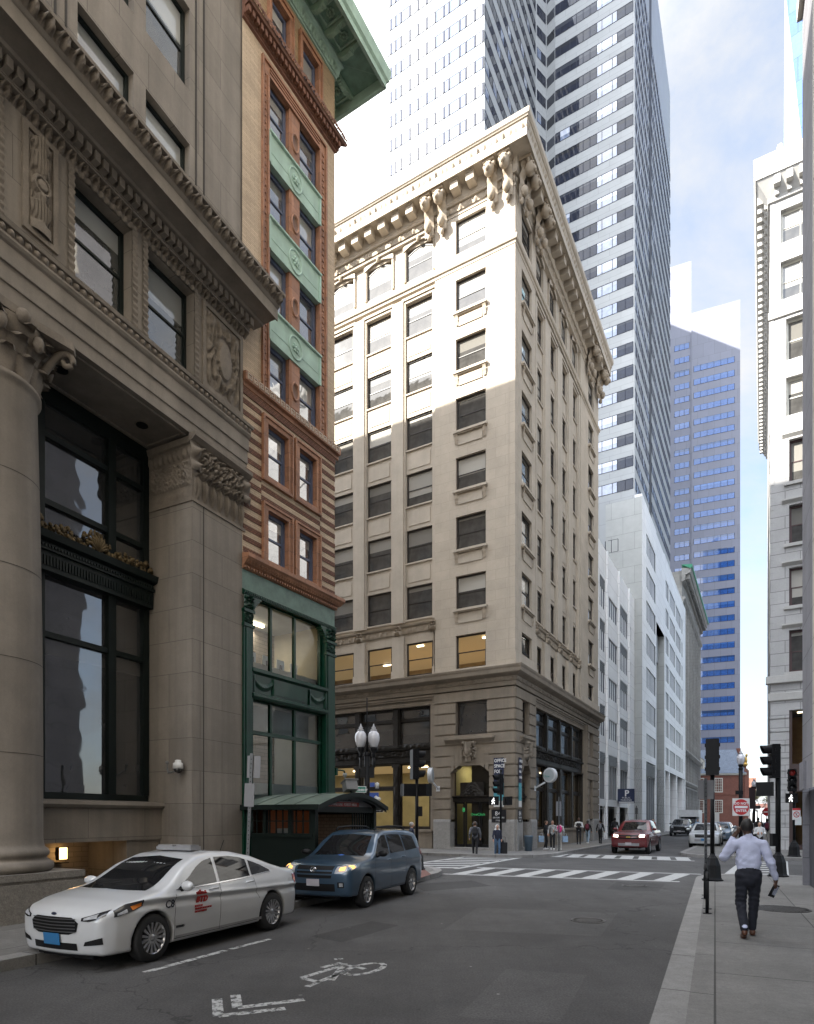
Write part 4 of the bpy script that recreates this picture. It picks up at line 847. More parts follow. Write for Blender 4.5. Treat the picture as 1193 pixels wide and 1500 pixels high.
# corner roll moulding, roof, back walls
trim.M = Matrix(); 
trim.M = ML; trim.box(-.40, -.36, -.012, .02, 11.2, 37); trim.M = MR; trim.box(.36, .40, -.012, .02, 11.2, 37)
wall.M = Matrix()
pA, pB, pC = ML @ Vector((XL, .2, 0)), ML @ Vector((0, .2, 0)), MR @ Vector((XR, .2, 0)); pD = pA+(pC-pB)
wall.face([(*pA.xy, 39.4), (*pB.xy, 39.4), (*pC.xy, 39.4), (*pD.xy, 39.4)])
for a, b in ((pC, pD), (pD, pA)): wall.face([(*a.xy, 0), (*b.xy, 0), (*b.xy, 39.4), (*a.xy, 39.4)])
for M, bl, pl in ((ML, LB, [LP]), (MR, RB, RP)):
    for k, z in enumerate(rows):
        for p in bl: window(sto, M, p[0], p[1], z, z+(2.0 if k < 7 else 1.9), .28, (DKW, PANE), 'sash' if k < 7 else 'arch', .08)
        for p in pl: window(sto, M, p[0], p[1], z, z+1.95, .15, (DKW, PANE), 'sash', .08)
# ---- rusticated base
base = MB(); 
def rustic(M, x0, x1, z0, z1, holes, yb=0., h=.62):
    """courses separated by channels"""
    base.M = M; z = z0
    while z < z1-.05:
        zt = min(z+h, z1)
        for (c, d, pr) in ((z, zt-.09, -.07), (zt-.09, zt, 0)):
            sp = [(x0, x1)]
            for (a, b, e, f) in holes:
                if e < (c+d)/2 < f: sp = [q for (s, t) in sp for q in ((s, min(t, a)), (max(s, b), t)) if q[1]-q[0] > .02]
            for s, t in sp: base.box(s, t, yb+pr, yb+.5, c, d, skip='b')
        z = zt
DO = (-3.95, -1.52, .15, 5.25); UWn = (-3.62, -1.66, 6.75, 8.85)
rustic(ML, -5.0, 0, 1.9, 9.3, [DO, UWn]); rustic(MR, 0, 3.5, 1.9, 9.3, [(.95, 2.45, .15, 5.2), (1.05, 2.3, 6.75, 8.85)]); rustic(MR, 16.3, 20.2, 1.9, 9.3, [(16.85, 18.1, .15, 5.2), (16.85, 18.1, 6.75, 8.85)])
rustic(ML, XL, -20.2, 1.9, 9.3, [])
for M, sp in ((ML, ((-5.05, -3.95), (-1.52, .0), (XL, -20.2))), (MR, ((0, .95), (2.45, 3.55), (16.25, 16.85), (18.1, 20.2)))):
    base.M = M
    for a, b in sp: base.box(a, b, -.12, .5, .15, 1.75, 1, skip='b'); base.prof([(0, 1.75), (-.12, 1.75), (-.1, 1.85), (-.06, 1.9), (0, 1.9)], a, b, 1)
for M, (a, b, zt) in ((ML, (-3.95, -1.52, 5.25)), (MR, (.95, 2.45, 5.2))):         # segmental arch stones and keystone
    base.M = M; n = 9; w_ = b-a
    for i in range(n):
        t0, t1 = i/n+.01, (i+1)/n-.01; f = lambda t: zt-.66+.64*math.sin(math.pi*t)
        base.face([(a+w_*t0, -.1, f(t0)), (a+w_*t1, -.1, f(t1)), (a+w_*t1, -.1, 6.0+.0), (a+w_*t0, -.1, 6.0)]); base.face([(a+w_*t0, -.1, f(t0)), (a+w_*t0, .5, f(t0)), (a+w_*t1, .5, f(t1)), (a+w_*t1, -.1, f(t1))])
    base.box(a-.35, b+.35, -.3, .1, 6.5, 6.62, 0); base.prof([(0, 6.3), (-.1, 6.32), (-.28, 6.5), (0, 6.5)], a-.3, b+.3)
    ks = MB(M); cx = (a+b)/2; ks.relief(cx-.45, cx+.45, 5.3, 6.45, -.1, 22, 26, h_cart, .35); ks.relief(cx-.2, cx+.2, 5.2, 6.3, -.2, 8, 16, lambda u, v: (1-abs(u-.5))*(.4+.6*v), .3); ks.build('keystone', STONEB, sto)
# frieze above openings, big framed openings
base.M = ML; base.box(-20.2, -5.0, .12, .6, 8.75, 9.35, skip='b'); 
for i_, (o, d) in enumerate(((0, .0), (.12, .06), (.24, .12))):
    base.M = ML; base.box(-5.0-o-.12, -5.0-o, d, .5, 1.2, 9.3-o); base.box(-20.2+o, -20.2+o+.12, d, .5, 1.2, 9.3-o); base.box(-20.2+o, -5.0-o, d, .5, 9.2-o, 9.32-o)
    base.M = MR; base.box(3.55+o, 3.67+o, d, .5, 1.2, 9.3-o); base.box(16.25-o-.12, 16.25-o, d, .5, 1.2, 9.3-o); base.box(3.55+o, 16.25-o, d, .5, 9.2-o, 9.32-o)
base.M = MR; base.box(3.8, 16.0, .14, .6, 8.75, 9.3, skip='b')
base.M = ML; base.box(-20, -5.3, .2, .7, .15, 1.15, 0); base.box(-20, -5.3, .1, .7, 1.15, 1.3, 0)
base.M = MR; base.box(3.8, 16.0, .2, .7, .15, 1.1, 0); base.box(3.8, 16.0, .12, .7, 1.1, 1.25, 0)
# door steps
base.M = ML; base.box(-3.95, -1.52, -.1, 1.2, .15, .28, 1); base.M = MR; base.box(.95, 2.45, -.1, 1.2, .15, .28, 1)
# bronze infill: columns and spandrels
iron = MB()
for M, x0, x1, cs in ((ML, -19.9, -5.3, [-7.85-2.87*i for i in range(5)]), (MR, 3.85, 15.95, [6.85+3.02*i for i in range(3)])):
    iron.M = M
    for c in cs+[x0, x1]:
        iron.box(c-.24, c+.24, .3, .62, 1.2, 8.75); iron.box(c-.16, c+.16, .22, .3, 1.3, 5.1); iron.box(c-.28, c+.28, .2, .4, 5.1, 5.3); iron.box(c-.14, c+.14, .24, .3, 6.3, 8.6)
        if M is ML: carv.M = M; carv.relief(c-.14, c+.14, 1.6, 5.0, .22, 6, 60, h_scroll(c, 1), .05, 2)
    iron.box(x0, x1, .3, .7, 5.3, 6.2); iron.prof([(.3, 6.1), (.16, 6.14), (.12, 6.24), (.3, 6.26)], x0, x1); iron.prof([(.3, 5.28), (.2, 5.3), (.16, 5.4), (.3, 5.42)], x0, x1)
    carv.M = M; carv.relief(x0, x1, 5.7, 6.12, .29, int((x1-x0)*12), 8, h_scroll(3.3, 8), .1, 2); carv.relief(x0, x1, 6.24, 6.5, .3, int((x1-x0)*12), 6, h_leaf(int((x1-x0)*2.5)), .1, 2)
    for zz in (3.75, 7.9): iron.box(x0, x1, .42, .6, zz, zz+.16)
    iron.box(x0, x1, .4, .6, 8.62, 8.75); iron.box(x0, x1, .4, .6, 1.25, 1.4)
for M, a, b in ((ML, -3.95, -1.52), (MR, .95, 2.45), (MR, 16.85, 18.1)):
    iron.M = M; iron.box(a, b, .28, .6, 2.92, 3.22); iron.prof([(.28, 3.15), (.16, 3.2), (.14, 3.26), (.28, 3.28)], a, b)
    if b < 3: dc = MB(M); cx = (a+b)/2; dc.relief(cx-.75, cx+.75, 3.27, 4.05, .3, 40, 24, lambda u, v: max(0, min(1, 1.6-abs(u-.5)*2.4-v*(.9+abs(u-.5)*2)))*(.4+.6*abs(_n(u*7, v*4, 5))*1.5), .22); dc.build('door_cartouche', BRONZE, sto)
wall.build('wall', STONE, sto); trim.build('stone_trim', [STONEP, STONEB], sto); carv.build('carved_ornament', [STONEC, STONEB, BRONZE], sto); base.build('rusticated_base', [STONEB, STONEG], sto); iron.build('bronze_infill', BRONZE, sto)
# glazing and rooms of the base
def glaze(M, pieces, mt, name='shop_window'):
    for (a, b, z0, z1, y) in pieces:
        f = MB(M); f.box(a, b, y-.02, y+.04, z0, z0+.07); f.box(a, b, y-.02, y+.04, z1-.07, z1); f.box(a, a+.07, y-.02, y+.04, z0, z1); f.box(b-.07, b, y-.02, y+.04, z0, z1); o = f.build(name, DKW, sto)
        p = MB(M); p.face([(a+.05, y, z0+.05), (b-.05, y, z0+.05), (b-.05, y, z1-.05), (a+.05, y, z1-.05)], 0, [(0, 0), (1, 0), (1, 1), (0, 1)]); p.build('pane', mt, o)
cl = [-7.85-2.87*i for i in range(5)]; xsL = [-5.3]+cl[:5]
for a, b in zip(xsL[1:], xsL): glaze(ML, [(a+.24, b-.24, 1.4, 3.75, .5), (a+.24, b-.24, 3.9, 5.3, .5)], CLEARD); glaze(ML, [(a+.24, b-.24, 6.2, 7.9, .52), (a+.24, b-.24, 8.05, 8.65, .5)], PANED)
xsR = [3.85, 6.85, 9.87, 12.89, 15.95]
for a, b in zip(xsR, xsR[1:]): glaze(MR, [(a+.24, b-.24, 1.35, 3.75, .5), (a+.24, b-.24, 3.9, 5.3, .5)], CLEARD); glaze(MR, [(a+.24, b-.24, 6.2, 7.9, .52), (a+.24, b-.24, 8.05, 8.65, .5)], PANED)
glaze(ML, [(-3.9, -1.57, 3.24, 5.2, .42)], CLEARD); window(sto, ML, -3.62, -1.66, 6.75, 8.85, .25, (DKW, PANED), 'plain', .12); window(sto, MR, 1.05, 2.3, 6.75, 8.85, .25, (DKW, PANED), 'sash', .12); window(sto, MR, 16.85, 18.1, 6.75, 8.85, .25, (DKW, PANED), 'sash', .12)
glaze(MR, [(1.0, 2.4, 3.24, 5.15, .42), (16.9, 18.05, 3.24, 5.15, .42)], CLEARD)
OLIVE = mat('olive lobby wall', (.27, .26, .13), .8, var=.15); 
room(sto, ML, -20, -5.1, .75, 7, 1.3, 5.28, [mat('banking hall wall', (.30, .27, .17), .85, var=.25, scale=.6), CEIL_GLOW, LAMPW], [(-8, 2, 1.4, .12), (-13, 3, 1.6, .12)])
room(sto, ML, -3.95, -1.5, .6, 4, .28, 5.3, [OLIVE, CEIL_GLOW, LAMPW], [(-3.4, 2, 1.1, .1), (-2.6, 3, .9, .1)])
room(sto, MR, 3.8, 16, .75, 6, 1.2, 5.28, [ROOMD, ROOMW, LAMPW], [(5, 2, 1.2, .1), (11, 2, 1.2, .1)])
room(sto, MR, .9, 2.5, .6, 3, .28, 5.3, [ROOMD, ROOMD, LAMPW])
room(sto, MR, 16.8, 18.15, .6, 3, .28, 5.3, [ROOMD, ROOMD, LAMPW])
# lit offices on the lowest storey (see-through sashes with ceiling lamps)
for o in [x for x in sto.children if x.name.startswith('window') and abs(x.matrix_basis.translation.z-10.62) < .05]:
    fm2 = o
    for c in o.children:
        me = c.data.copy(); me.materials.clear(); me.materials.append(CLEARD); c.data = me
room(sto, ML, -20, -.6, .5, 7, 10.5, 12.75, [mat('office wall tan', (.34, .27, .18), .85, var=.2), CEIL_GLOW, LAMPW], [(x, y, l_, .12) for x, y, l_ in ((-2.6, 1.5, .5), (-3.1, 3.6, .7), (-5.4, 2.2, .6), (-6.9, 1.2, .45), (-6.6, 4.2, .8), (-9.2, 2.8, .6), (-8.5, 1.3, .4), (-12.1, 1.8, .6), (-11.4, 4.4, .9), (-15, 2.4, .6))])
room_light(sto, ML, -2.7, 2.2, 5.2, 30, (1, .84, .58)); room_light(sto, ML, -9, 3.5, 5.2, 50, (1, .84, .58), 3); room_light(sto, ML, -15, 3.5, 5.2, 42, (1, .84, .58), 3); room_light(sto, MR, 9, 3, 5.2, 60, (1, .8, .5), 3); room_light(sto, ML, -3, 3.5, 12.6, 20, (1, .86, .64), 2); room_light(sto, ML, -8, 3.5, 12.6, 26, (1, .86, .64), 3)
# doors
dd = MB(ML); 
for a, b in ((-3.9, -3.3), (-3.25, -2.35), (-2.3, -1.57)): dd.box(a, a+.08, .5, .58, .28, 2.92); dd.box(b-.08, b, .5, .58, .28, 2.92); dd.box(a, b, .5, .58, 2.82, 2.92); dd.box(a, b, .5, .58, .28, .45)
d_ = dd.build('entrance_door', mat('black door frame', (.01, .01, .011), .4), sto); p = MB(ML); p.face([(-3.9, .54, .3), (-1.57, .54, .3), (-1.57, .54, 2.9), (-3.9, .54, 2.9)], 0, [(0, 0), (1, 0), (1, 1), (0, 1)]); p.build('pane', CLEARD, d_)
q = MB(MR); q.box(.95, 2.45, .9, .95, .28, 2.92); q.build('entrance_door', mat('black door frame', (.01, .01, .011), .4), sto)
GREENL = glow('green neon sign', (.05, .4, .13), .1)
text('OneClick', .22, GREENL, sto, ML @ Matrix.Translation((-2.45, .48, 2.12)), 'window_lettering'); text('8', .34, GREENL, sto, ML @ Matrix.Translation((-3.35, .48, 2.35)), 'window_lettering', bold=.01)
# banners and address plaques on the corner
NAVY = mat('navy banner', (.012, .018, .05), .6); TEAL = mat('teal banner', (.07, .30, .36), .6)
for M, c, ww, lab in ((ML, -.92, .6, 'navy and teal office space banner on the corner pier beside the arched door'), (MR, .5, .42, 'narrow navy and teal banner round the corner on the right face pier')):
    bn = root('banner', lab, 'banner', (SC.x, SC.y, 0), 0); q = MB(M)
    q.box(c-ww/2, c+ww/2, -.13, -.1, 3.95, 5.35, 0); q.box(c-ww/2, c+ww/2, -.13, -.1, 2.95, 3.94, 1); q.box(c-ww/2, c+ww/2, -.13, -.1, 2.6, 2.94, 2); q.build('cloth', [NAVY, TEAL, WHT], bn)
    for i, s in enumerate(('OFFICE', 'SPACE', 'FOR', 'LEASE')): text(s, .22*ww/.5, LETTER_W, bn, M @ Matrix.Translation((c-ww/2+.04, -.132, 5.1-.3*i)), align='LEFT', bold=.008, sx=.78)
    pq = root('address_plaque', 'black 84 street number plaque below the banner on the corner pier, '+('left' if M is ML else 'right')+' face', 'plaque', (SC.x, SC.y, 0), 0); q = MB(M); q.box(c-.72*ww, c+.72*ww, -.12, -.09, 1.72, 2.45, 0); q.build('plate', mat('black plaque', (.012, .012, .015), .4), pq)
    text('84', .34, LETTER_W, pq, M @ Matrix.Translation((c-.05, -.122, 2.12))); text('DEVONSHIRE', .12, LETTER_W, pq, M @ Matrix.Translation((c, -.122, 1.96)), sx=.75*ww/.5); text('STREET', .12, LETTER_W, pq, M @ Matrix.Translation((c, -.122, 1.8)), sx=.75*ww/.5)
# round projecting shop signs
def round_sign(M, x, z, lab):
    o = root('round_sign', lab, 'shop sign', (SC.x, SC.y, 0), 0)
    yaw = Matrix.Translation((x, -1.0, z)) @ Matrix.Rotation(R(-72) if M is ML else R(-108), 4, 'Z') @ Matrix.Rotation(R(90), 4, 'X')
    q = MB(M @ yaw); q.lathe([(.40, .13), (.44, .10), (.44, -.10), (.40, -.13)], n=36, smooth=False); q.build('drum', mat('white sign drum', (.6, .62, .64), .4), o)
    for s_ in (1, -1):
        q = MB(M @ yaw); q.lathe([(.001, .134*s_), (.34, .134*s_)], n=32, smooth=False, cap=False); f = q.build('sign_face', mat('pale grey sign face', (.42, .47, .5), .4), o)
    text('OneClick', .2, mat('teal lettering', (.05, .25, .22), .5), o, M @ Matrix.Translation((x, -1.0, z)) @ Matrix.Rotation(R(-72) if M is ML else R(-108), 4, 'Z') @ Matrix.Translation((0, -.137, -.12)) if M is ML else M @ Matrix.Translation((x, -1.0, z)) @ Matrix.Rotation(R(-72), 4, 'Z') @ Matrix.Translation((0, -.137, -.12)))
    q = MB(M); q.tube([(x, -.07, z-.75), (x, -.7, z-.4)], .05, 8); q.box(x-.12, x+.12, -.1, -.07, z-.9, z-.6); q.build('bracket', mat('white sign drum', (.6, .62, .64)), o)
round_sign(ML, -4.75, 4.45, 'white round shop sign projecting from the left face of the stone building'); round_sign(MR, 3.25, 4.5, 'white round shop sign projecting from the right face of the stone building')
# ================================================================ white apartment tower with podium
WHITEC = mat('white precast concrete', (.37, .385, .395), .7, var=.04, scale=.5, brick=(2.4, 2.42, .02, .72, .025), grime=.05)
WHITEB = mat('white stone panels', (.80, .805, .81), .55, var=.05, scale=.4, brick=(3.0, 1.2, .018, .6, .03), grime=.06)
GREYP = mat('shade grey precast return', (.40, .41, .40), .75, var=.06, brick=(2.4, 1.8, .018, .6, .03))  # shade on the white block's return faces is put into this grey
NAVYG = pane_mat('dark tower glass', (.014, .018, .034), (.05, .055, .07), .25, 1.42, .004)
LITEG = pane_mat('curtained tower glass', (.16, .2, .3), (.42, .46, .55), .5, 2.0, .004)
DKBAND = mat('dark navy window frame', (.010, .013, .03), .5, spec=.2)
SLOT = mat('dark slot glass', (.02, .026, .05), .35, var=.4, scale=.6, spec=.12); PALEG = mat('closed pale blinds behind glass', (.13, .14, .165), .35, var=.08); SKYG = mat('blue tower glass', (.07, .10, .18), .3, var=.2, scale=.5)
LOUV = mat('louvre metal', (.2, .21, .22), .5)
K0 = Vector((24.2, 67.1))
tow = root('apartment_tower', 'tall white apartment tower with ribbon windows behind the cream stone building', 'tower', (K0.x, K0.y, 0), 0)
TL, TR = ML, MR; ZT, PIT, BH = 108., 2.42, 1.07
tops = [88.96+2.42*3-2.42*k for k in range(25)]                 # band tops from above the frame down to 36.3
LW = Vector((7.1, 58.0))-K0; PW = Matrix.Translation((LW.x, LW.y, 0)) @ TL; PD = Matrix.Translation((LW.x, LW.y, 0)) @ TR
pts = lambda M, x: (M @ Vector((x, 0, 0))).xy
w = MB()
ip = pts(PD, 15.0); fl = pts(TL, -8.6); c1 = pts(TL, -9.15); 
# outline: far left wall, wing, dark return, recess, chamfer, front, right side
out = [tuple(pts(PW, -18)), tuple(pts(PW, 0)), tuple(ip), (fl.x-.75+.0, fl.y+.9), tuple(fl), (0, 0), tuple(pts(TR, 29.2)), tuple((TR @ Vector((29.2, 0, 0))-DL.to_3d()*46).xy), tuple((PW @ Vector((-18, 14, 0))).xy)]
w.poly(out, 22, ZT); w.M = TL; w.box(-9, -.02, .02, 8, 0, 22, 0)
w.build('wall', WHITEC, tow)
nB = 0
def band(M, x0, x1, zt, cells, h=BH, name='window_band', y=.0, mts=None, parent=None, mw=.03, md_=.03):
    """one floor's ribbon of panes; cells=[(x0,x1,lit)]"""
    a = MB(M); a.box(x0, x1, y-.03, y+.02, zt-h-.04, zt-h, 0); a.box(x0, x1, y-.03, y+.02, zt, zt+.04, 0)
    for i, (c0, c1_, lt) in enumerate(cells):
        a.face([(c0+.03, y-.012, zt-h), (c1_-.03, y-.012, zt-h), (c1_-.03, y-.012, zt), (c0+.03, y-.012, zt)], 1+lt, [(0, 0), (1, 0), (1, 1), (0, 1)]); a.box(c1_-mw, c1_+mw, y-md_, y+.02, zt-h, zt, 0)
    a.box(x0-.03, x0+.03, y-.03, y+.02, zt-h, zt, 0)
    return a.build(name, mts or [DKBAND, NAVYG, LITEG], parent or tow)
fx = [-8.56, -8.02, -6.91, -6.18, -5.44, -4.69, -3.94, -3.40, -2.30, -1.80, -.95, -.15]
wx = [-10.43, -10.06, -9.51, -8.88, -7.87, -6.94, -5.99, -5.06, -4.14, -3.58, -2.49, -1.84, -.92, -.12]
rng = random.Random(5)
for k, zt in enumerate(tops):
    if zt < 36: continue
    lit = [0, rng.choice((0, 0, 1)), 0, 0, 0, 0, 1, 1, 1, 0, 0]
    if zt < 37: lit = [0]*11
    band(TL, fx[0], fx[-1], zt, list(zip(fx, fx[1:], lit)))
    a = MB(Matrix.Translation((fl.x-.75, fl.y+.9, 0)) @ Matrix.Rotation(math.atan2(-.9, .75), 4, 'Z')); a.box(.05, 1.1, -.02, .02, zt-BH, zt); a.build('corner_window', NAVYG, tow)
    if zt > 54:
        ln = (Vector((fl.x-.75, fl.y+.9))-ip); M = Matrix.Translation((ip.x, ip.y, 0)) @ Matrix.Rotation(math.atan2(ln.y, ln.x), 4, 'Z')
        band(M, .25, ln.length-.25, zt, [(.25, ln.length/2, rng.choice((0, 1))), (ln.length/2, ln.length-.25, 0)], name='recess_window')
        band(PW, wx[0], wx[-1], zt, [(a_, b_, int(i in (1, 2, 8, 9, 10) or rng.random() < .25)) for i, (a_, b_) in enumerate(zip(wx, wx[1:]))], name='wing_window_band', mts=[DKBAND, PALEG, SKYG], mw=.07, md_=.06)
        band(PD, .15, 14.9, zt, [(.15+.983*i, .15+.983*(i+1), int(rng.random() < .12)) for i in range(15)], name='side_window_band')
    band(TR, .2, 29, zt, [(.2+.96*i, .2+.96*(i+1), int(rng.random() < .3)) for i in range(30)], name='street_window_band', md_=.055, mw=.05)
a = MB(PW); a.box(-12.4, -11.2, -.02, .6, 40, ZT, 0); a.build('grey_strip', mat('blue grey glazed strip', (.25, .28, .34), .4, brick=(4, 1.75, .05, .4)), tow)
a = MB(TR)                                                       # flat dark strip on the street side, a slot's shade put into colour
a.box(9.9, 11.4, -.035, .02, 36, ZT, 0); a.build('slot_shade_strip', mat('painted slot shade', (.06, .062, .068), .8), tow)
band(TL, -3.05, -1.7, 32.0, [(-3.05, -2.4, 0), (-2.4, -1.7, 0)], h=1.28, name='plant_window')
# lower street block: pier, recess and colonnade with office windows
lb = MB(TR)
def lowwall(x0, x1, y, z0, z1, cells, rowsz):
    hs = [(a, b, zz-2.25, zz) for a, b in cells for zz in rowsz]; lb.wall(x0, x1, z0, z1, y, hs, .09, 0, 1)
RZs = [33.2-3.66*k for k in range(7)]
c1s = [(2.8, 9.4)]; c2s = [(18.4, 21.2), (22.3, 28.2), (29.3, 35.4), (36.6, 38.0)]
lowwall(0, 10.2, -.76, 8.2, 36, c1s, RZs[:]); lowwall(17.2, 42.5, -.76, 8.2, 36, c2s, RZs[:]); 
lb.box(0, 10.2, -.76, .0, 36, 36.3, 0); lb.box(10.2, 17.2, -.76, 0, 25.5, 36, 0); lb.box(17.2, 42.5, -.76, 8, 35.9, 36.2, 0)
lb.face([(0, 3, .15), (0, -.76, .15), (0, -.76, 36), (0, 3, 36)], 1); lb.face([(10.2, -.76, .15), (10.2, 1.2, .15), (10.2, 1.2, 25.5), (10.2, -.76, 25.5)], 1); lb.face([(17.2, 1.2, .15), (17.2, -.76, .15), (17.2, -.76, 25.5), (17.2, 1.2, 25.5)], 1); lb.face([(10.2, 1.2, .15), (17.2, 1.2, .15), (17.2, 1.2, 25.5), (10.2, 1.2, 25.5)], 1); lb.face([(10.2, 1.2, 25.5), (17.2, 1.2, 25.5), (17.2, -.76, 25.5), (10.2, -.76, 25.5)], 1)
lb.box(0, 2.6, -.76, 0, .15, 8.2); lb.box(9.6, 10.2, -.76, 0, .15, 8.2); lb.box(17.2, 18, -.76, 1, .15, 8.2)
for xx in (22.0, 30.4, 38.6, 41.7): lb.box(xx, xx+.75, -.76, .2, .15, 8.2)
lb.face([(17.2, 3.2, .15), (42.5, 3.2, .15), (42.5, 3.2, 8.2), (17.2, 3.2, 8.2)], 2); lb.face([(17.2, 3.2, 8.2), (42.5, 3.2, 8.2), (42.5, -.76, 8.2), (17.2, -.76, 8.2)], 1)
lb.face([(42.5, -.76, .15), (42.5, 20, .15), (42.5, 20, 36), (42.5, -.76, 36)], 0)
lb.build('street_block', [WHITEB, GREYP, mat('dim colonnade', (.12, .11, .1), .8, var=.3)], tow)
for zz in RZs:
    for (a_, b_) in c1s+c2s:
        n = max(2, round((b_-a_)/.95)); a = MB(TR)
        for i in range(n):
            p0, p1 = a_+(b_-a_)*i/n, a_+(b_-a_)*(i+1)/n; a.face([(p0, -.68, zz-2.25), (p1, -.68, zz-2.25), (p1, -.68, zz), (p0, -.68, zz)], 1 if (i % 2) else 2, [(0, 0), (1, 0), (1, 1), (0, 1)]); a.box(p0-.13, p0+.13, -.70, -.68, zz-2.25, zz, 0)
        a.build('office_window', [WHITEB, SLOT, SLOT], tow)
BRZG = pane_mat('bronze lit shop glass', (.25, .16, .09), (.4, .42, .45), .35, 2.2, .01)
a = MB(TR); a.box(2.6, 9.6, -.5, -.45, .15, 6.6, 1); 
for i in range(10): a.box(2.6, 9.6, -.7, -.5, 6.7+.14*i, 6.76+.14*i, 0)
for i in range(6): a.box(2.6+1.4*i-.04, 2.6+1.4*i+.04, -.6, -.44, .15, 6.6, 0)
a.build('shop_window', [LOUV, BRZG], tow)
# podium in front of it
pod = root('podium_building', 'low white panelled office block with louvres beside the cream stone building', 'building', (K0.x, K0.y, 0), 0)
p = MB(TR); PX0, PX1 = -16.9, -.02; pc = [(-16.4, -14.3), (-13.4, -9.1), (-8.4, -3.9), (-3.4, -2.2)]; pz = [21.6, 17.95, 14.4, 10.75]
hs = [(a_, b_, zz-1.75-.0, zz+(.85 if i in (0, 2) else 0)) for i, (a_, b_) in enumerate(pc) for zz in pz]+[(a_, b_, 3.6, 7.6) for a_, b_ in pc[:3]]+[(a_, b_, .15, 3.0) for a_, b_ in pc[:3]]
p.wall(PX0, PX1, .15, 25.2, 0, hs, .11, 0, 0); p.box(PX0, PX1, 1.5, 1.8, 25.2, 26.2, 0); p.face([(PX0, 0, 25.2), (PX1, 0, 25.2), (PX1, 12, 25.2), (PX0, 12, 25.2)]); p.face([(PX0, 12, 0), (PX0, 0, 0), (PX0, 0, 25.2), (PX0, 12, 25.2)])
p.face([(PX0, 5, .1), (PX1, 5, .1), (PX1, 5, 3.2), (PX0, 5, 3.2)], 1); p.face([(PX0, 5, 3.05), (PX1, 5, 3.05), (PX1, .3, 3.05), (PX0, .3, 3.05)], 1)
for xx in (-13.85, -8.75, -3.6): p.box(xx-.13, xx+.13, -.16, .0, 3.05, 25.2, 0); p.box(xx-.2, xx+.2, -.1, .3, .15, 3.05, 0)
p.build('wall', [WHITEB, mat('dim colonnade', (.12, .11, .1))], pod)
for i, (a_, b_) in enumerate(pc):
    for zz in pz:
        q = MB(TR); n = max(1, round((b_-a_)/.8))
        for j in range(n):
            p0, p1 = a_+(b_-a_)*j/n, a_+(b_-a_)*(j+1)/n; q.face([(p0, .09, zz-1.75), (p1, .09, zz-1.75), (p1, .09, zz), (p0, .09, zz)], 1+(j % 2), [(0, 0), (1, 0), (1, 1), (0, 1)]); q.box(p0-.11, p0+.11, .07, .1, zz-1.75, zz, 0)
        q.build('office_window', [WHITEB, SLOT, SLOT], pod)
        if i in (0, 2):
            q = MB(TR); q.face([(a_, .1, zz), (b_, .1, zz), (b_, .1, zz+.85), (a_, .1, zz+.85)], 1)
            for j in range(6): q.box(a_, b_, .04, .09, zz+.02+.14*j, zz+.09+.14*j, 0)
            q.build('louvre', [LOUV, IRON], pod)
for a_, b_ in pc[:3]:
    q = MB(TR); q.box(a_, b_, .18, .22, 3.6, 6.65, 1)
    for j in range(7): q.box(a_, b_, .0, .2, 6.7+.13*j, 6.77+.13*j, 0)
    for j in range(5): q.box(a_+(b_-a_)*j/4-.04, a_+(b_-a_)*j/4+.04, .08, .2, 3.6, 6.65, 0)
    q.build('shop_window', [LOUV, BRZG], pod)
ps = root('parking_sign', 'dark blue parking sign with a white P on the podium above the car park entrance', 'sign'); NAVS = mat('dark blue sign', (.015, .025, .07), .4)
ps.location = (K0.x, K0.y, 0)
Mp = TR @ Matrix.Translation((-8.9, -.75, 3.35)) @ Matrix.Rotation(R(-70), 4, 'Z'); q = MB(Mp); q.box(-.75, .75, -.06, .06, 0, 1.35); q.build('panel', NAVS, ps); text('P', .8, LETTER_W, ps, Mp @ Matrix.Translation((.05, -.065, .66)), bold=.02); text('PUBLIC', .22, LETTER_W, ps, Mp @ Matrix.Translation((0, -.065, .43))); text('PARKING', .22, LETTER_W, ps, Mp @ Matrix.Translation((0, -.065, .22)))
q = MB(Mp); q.box(-.7, .7, -.066, -.06, .05, .14); q.build('stripe', LETTER_W, ps); q = MB(TR); q.tube([(-8.75, .1, 4.0), (-8.75, -.8, 4.0)], .04, 6); q.build('bracket', LOUV, ps)
# ================================================================ old ornate office building with green cornice
OLDS = mat('old grey limestone', (.34, .325, .3), .85, var=.1, scale=.5, grime=.2, brick=(1.2, .6, .02, .7))
old = root('old_office_building', 'narrow old grey office building with deep green topped cornice beyond the white block', 'building', (45.6, 104.7, 0), math.atan2(DR.y, DR.x))
w = MB(); OL = 34.; wins_ = [(1.2+2.72*i, 2.9+2.72*i) for i in range(12)]
hs = [(a_, b_, 10+3.5*k, 12.1+3.5*k) for a_, b_ in wins_ for k in range(9)]+[(a_, b_, 1.0, 7.2) for a_, b_ in wins_]
w.wall(0, OL, .15, 43, 0, hs, .4); w.face([(0, 34, 0), (0, 0, 0), (0, 0, 43), (0, 34, 43)]); w.face([(OL, 0, 0), (OL, 34, 0), (OL, 34, 43), (OL, 0, 43)]); w.face([(0, 0, 43), (OL, 0, 43), (OL, 34, 43), (0, 34, 43)])
for z, o in ((8.0, .5), (13.2, .6), (38.4, .5)): w.prof([(0, z-.5), (-o*.4, z-.4), (-o, z), (-o, z+.25), (0, z+.3)], 0, OL)
for i in range(13): w.box(-.1+2.72*i, .5+2.72*i, -.22, 0, 8.3, 38, 0)
w.build('wall', OLDS, old)
c = MB(); c.prof([(0, 41), (-.5, 41.2), (-.6, 42), (-1.3, 42.3), (-1.5, 43), (0, 43.2)], -.6, OL+.6)
for i in range(34): c.box(.2+i, .6+i, -1.2, -.4, 41.5, 42.2)
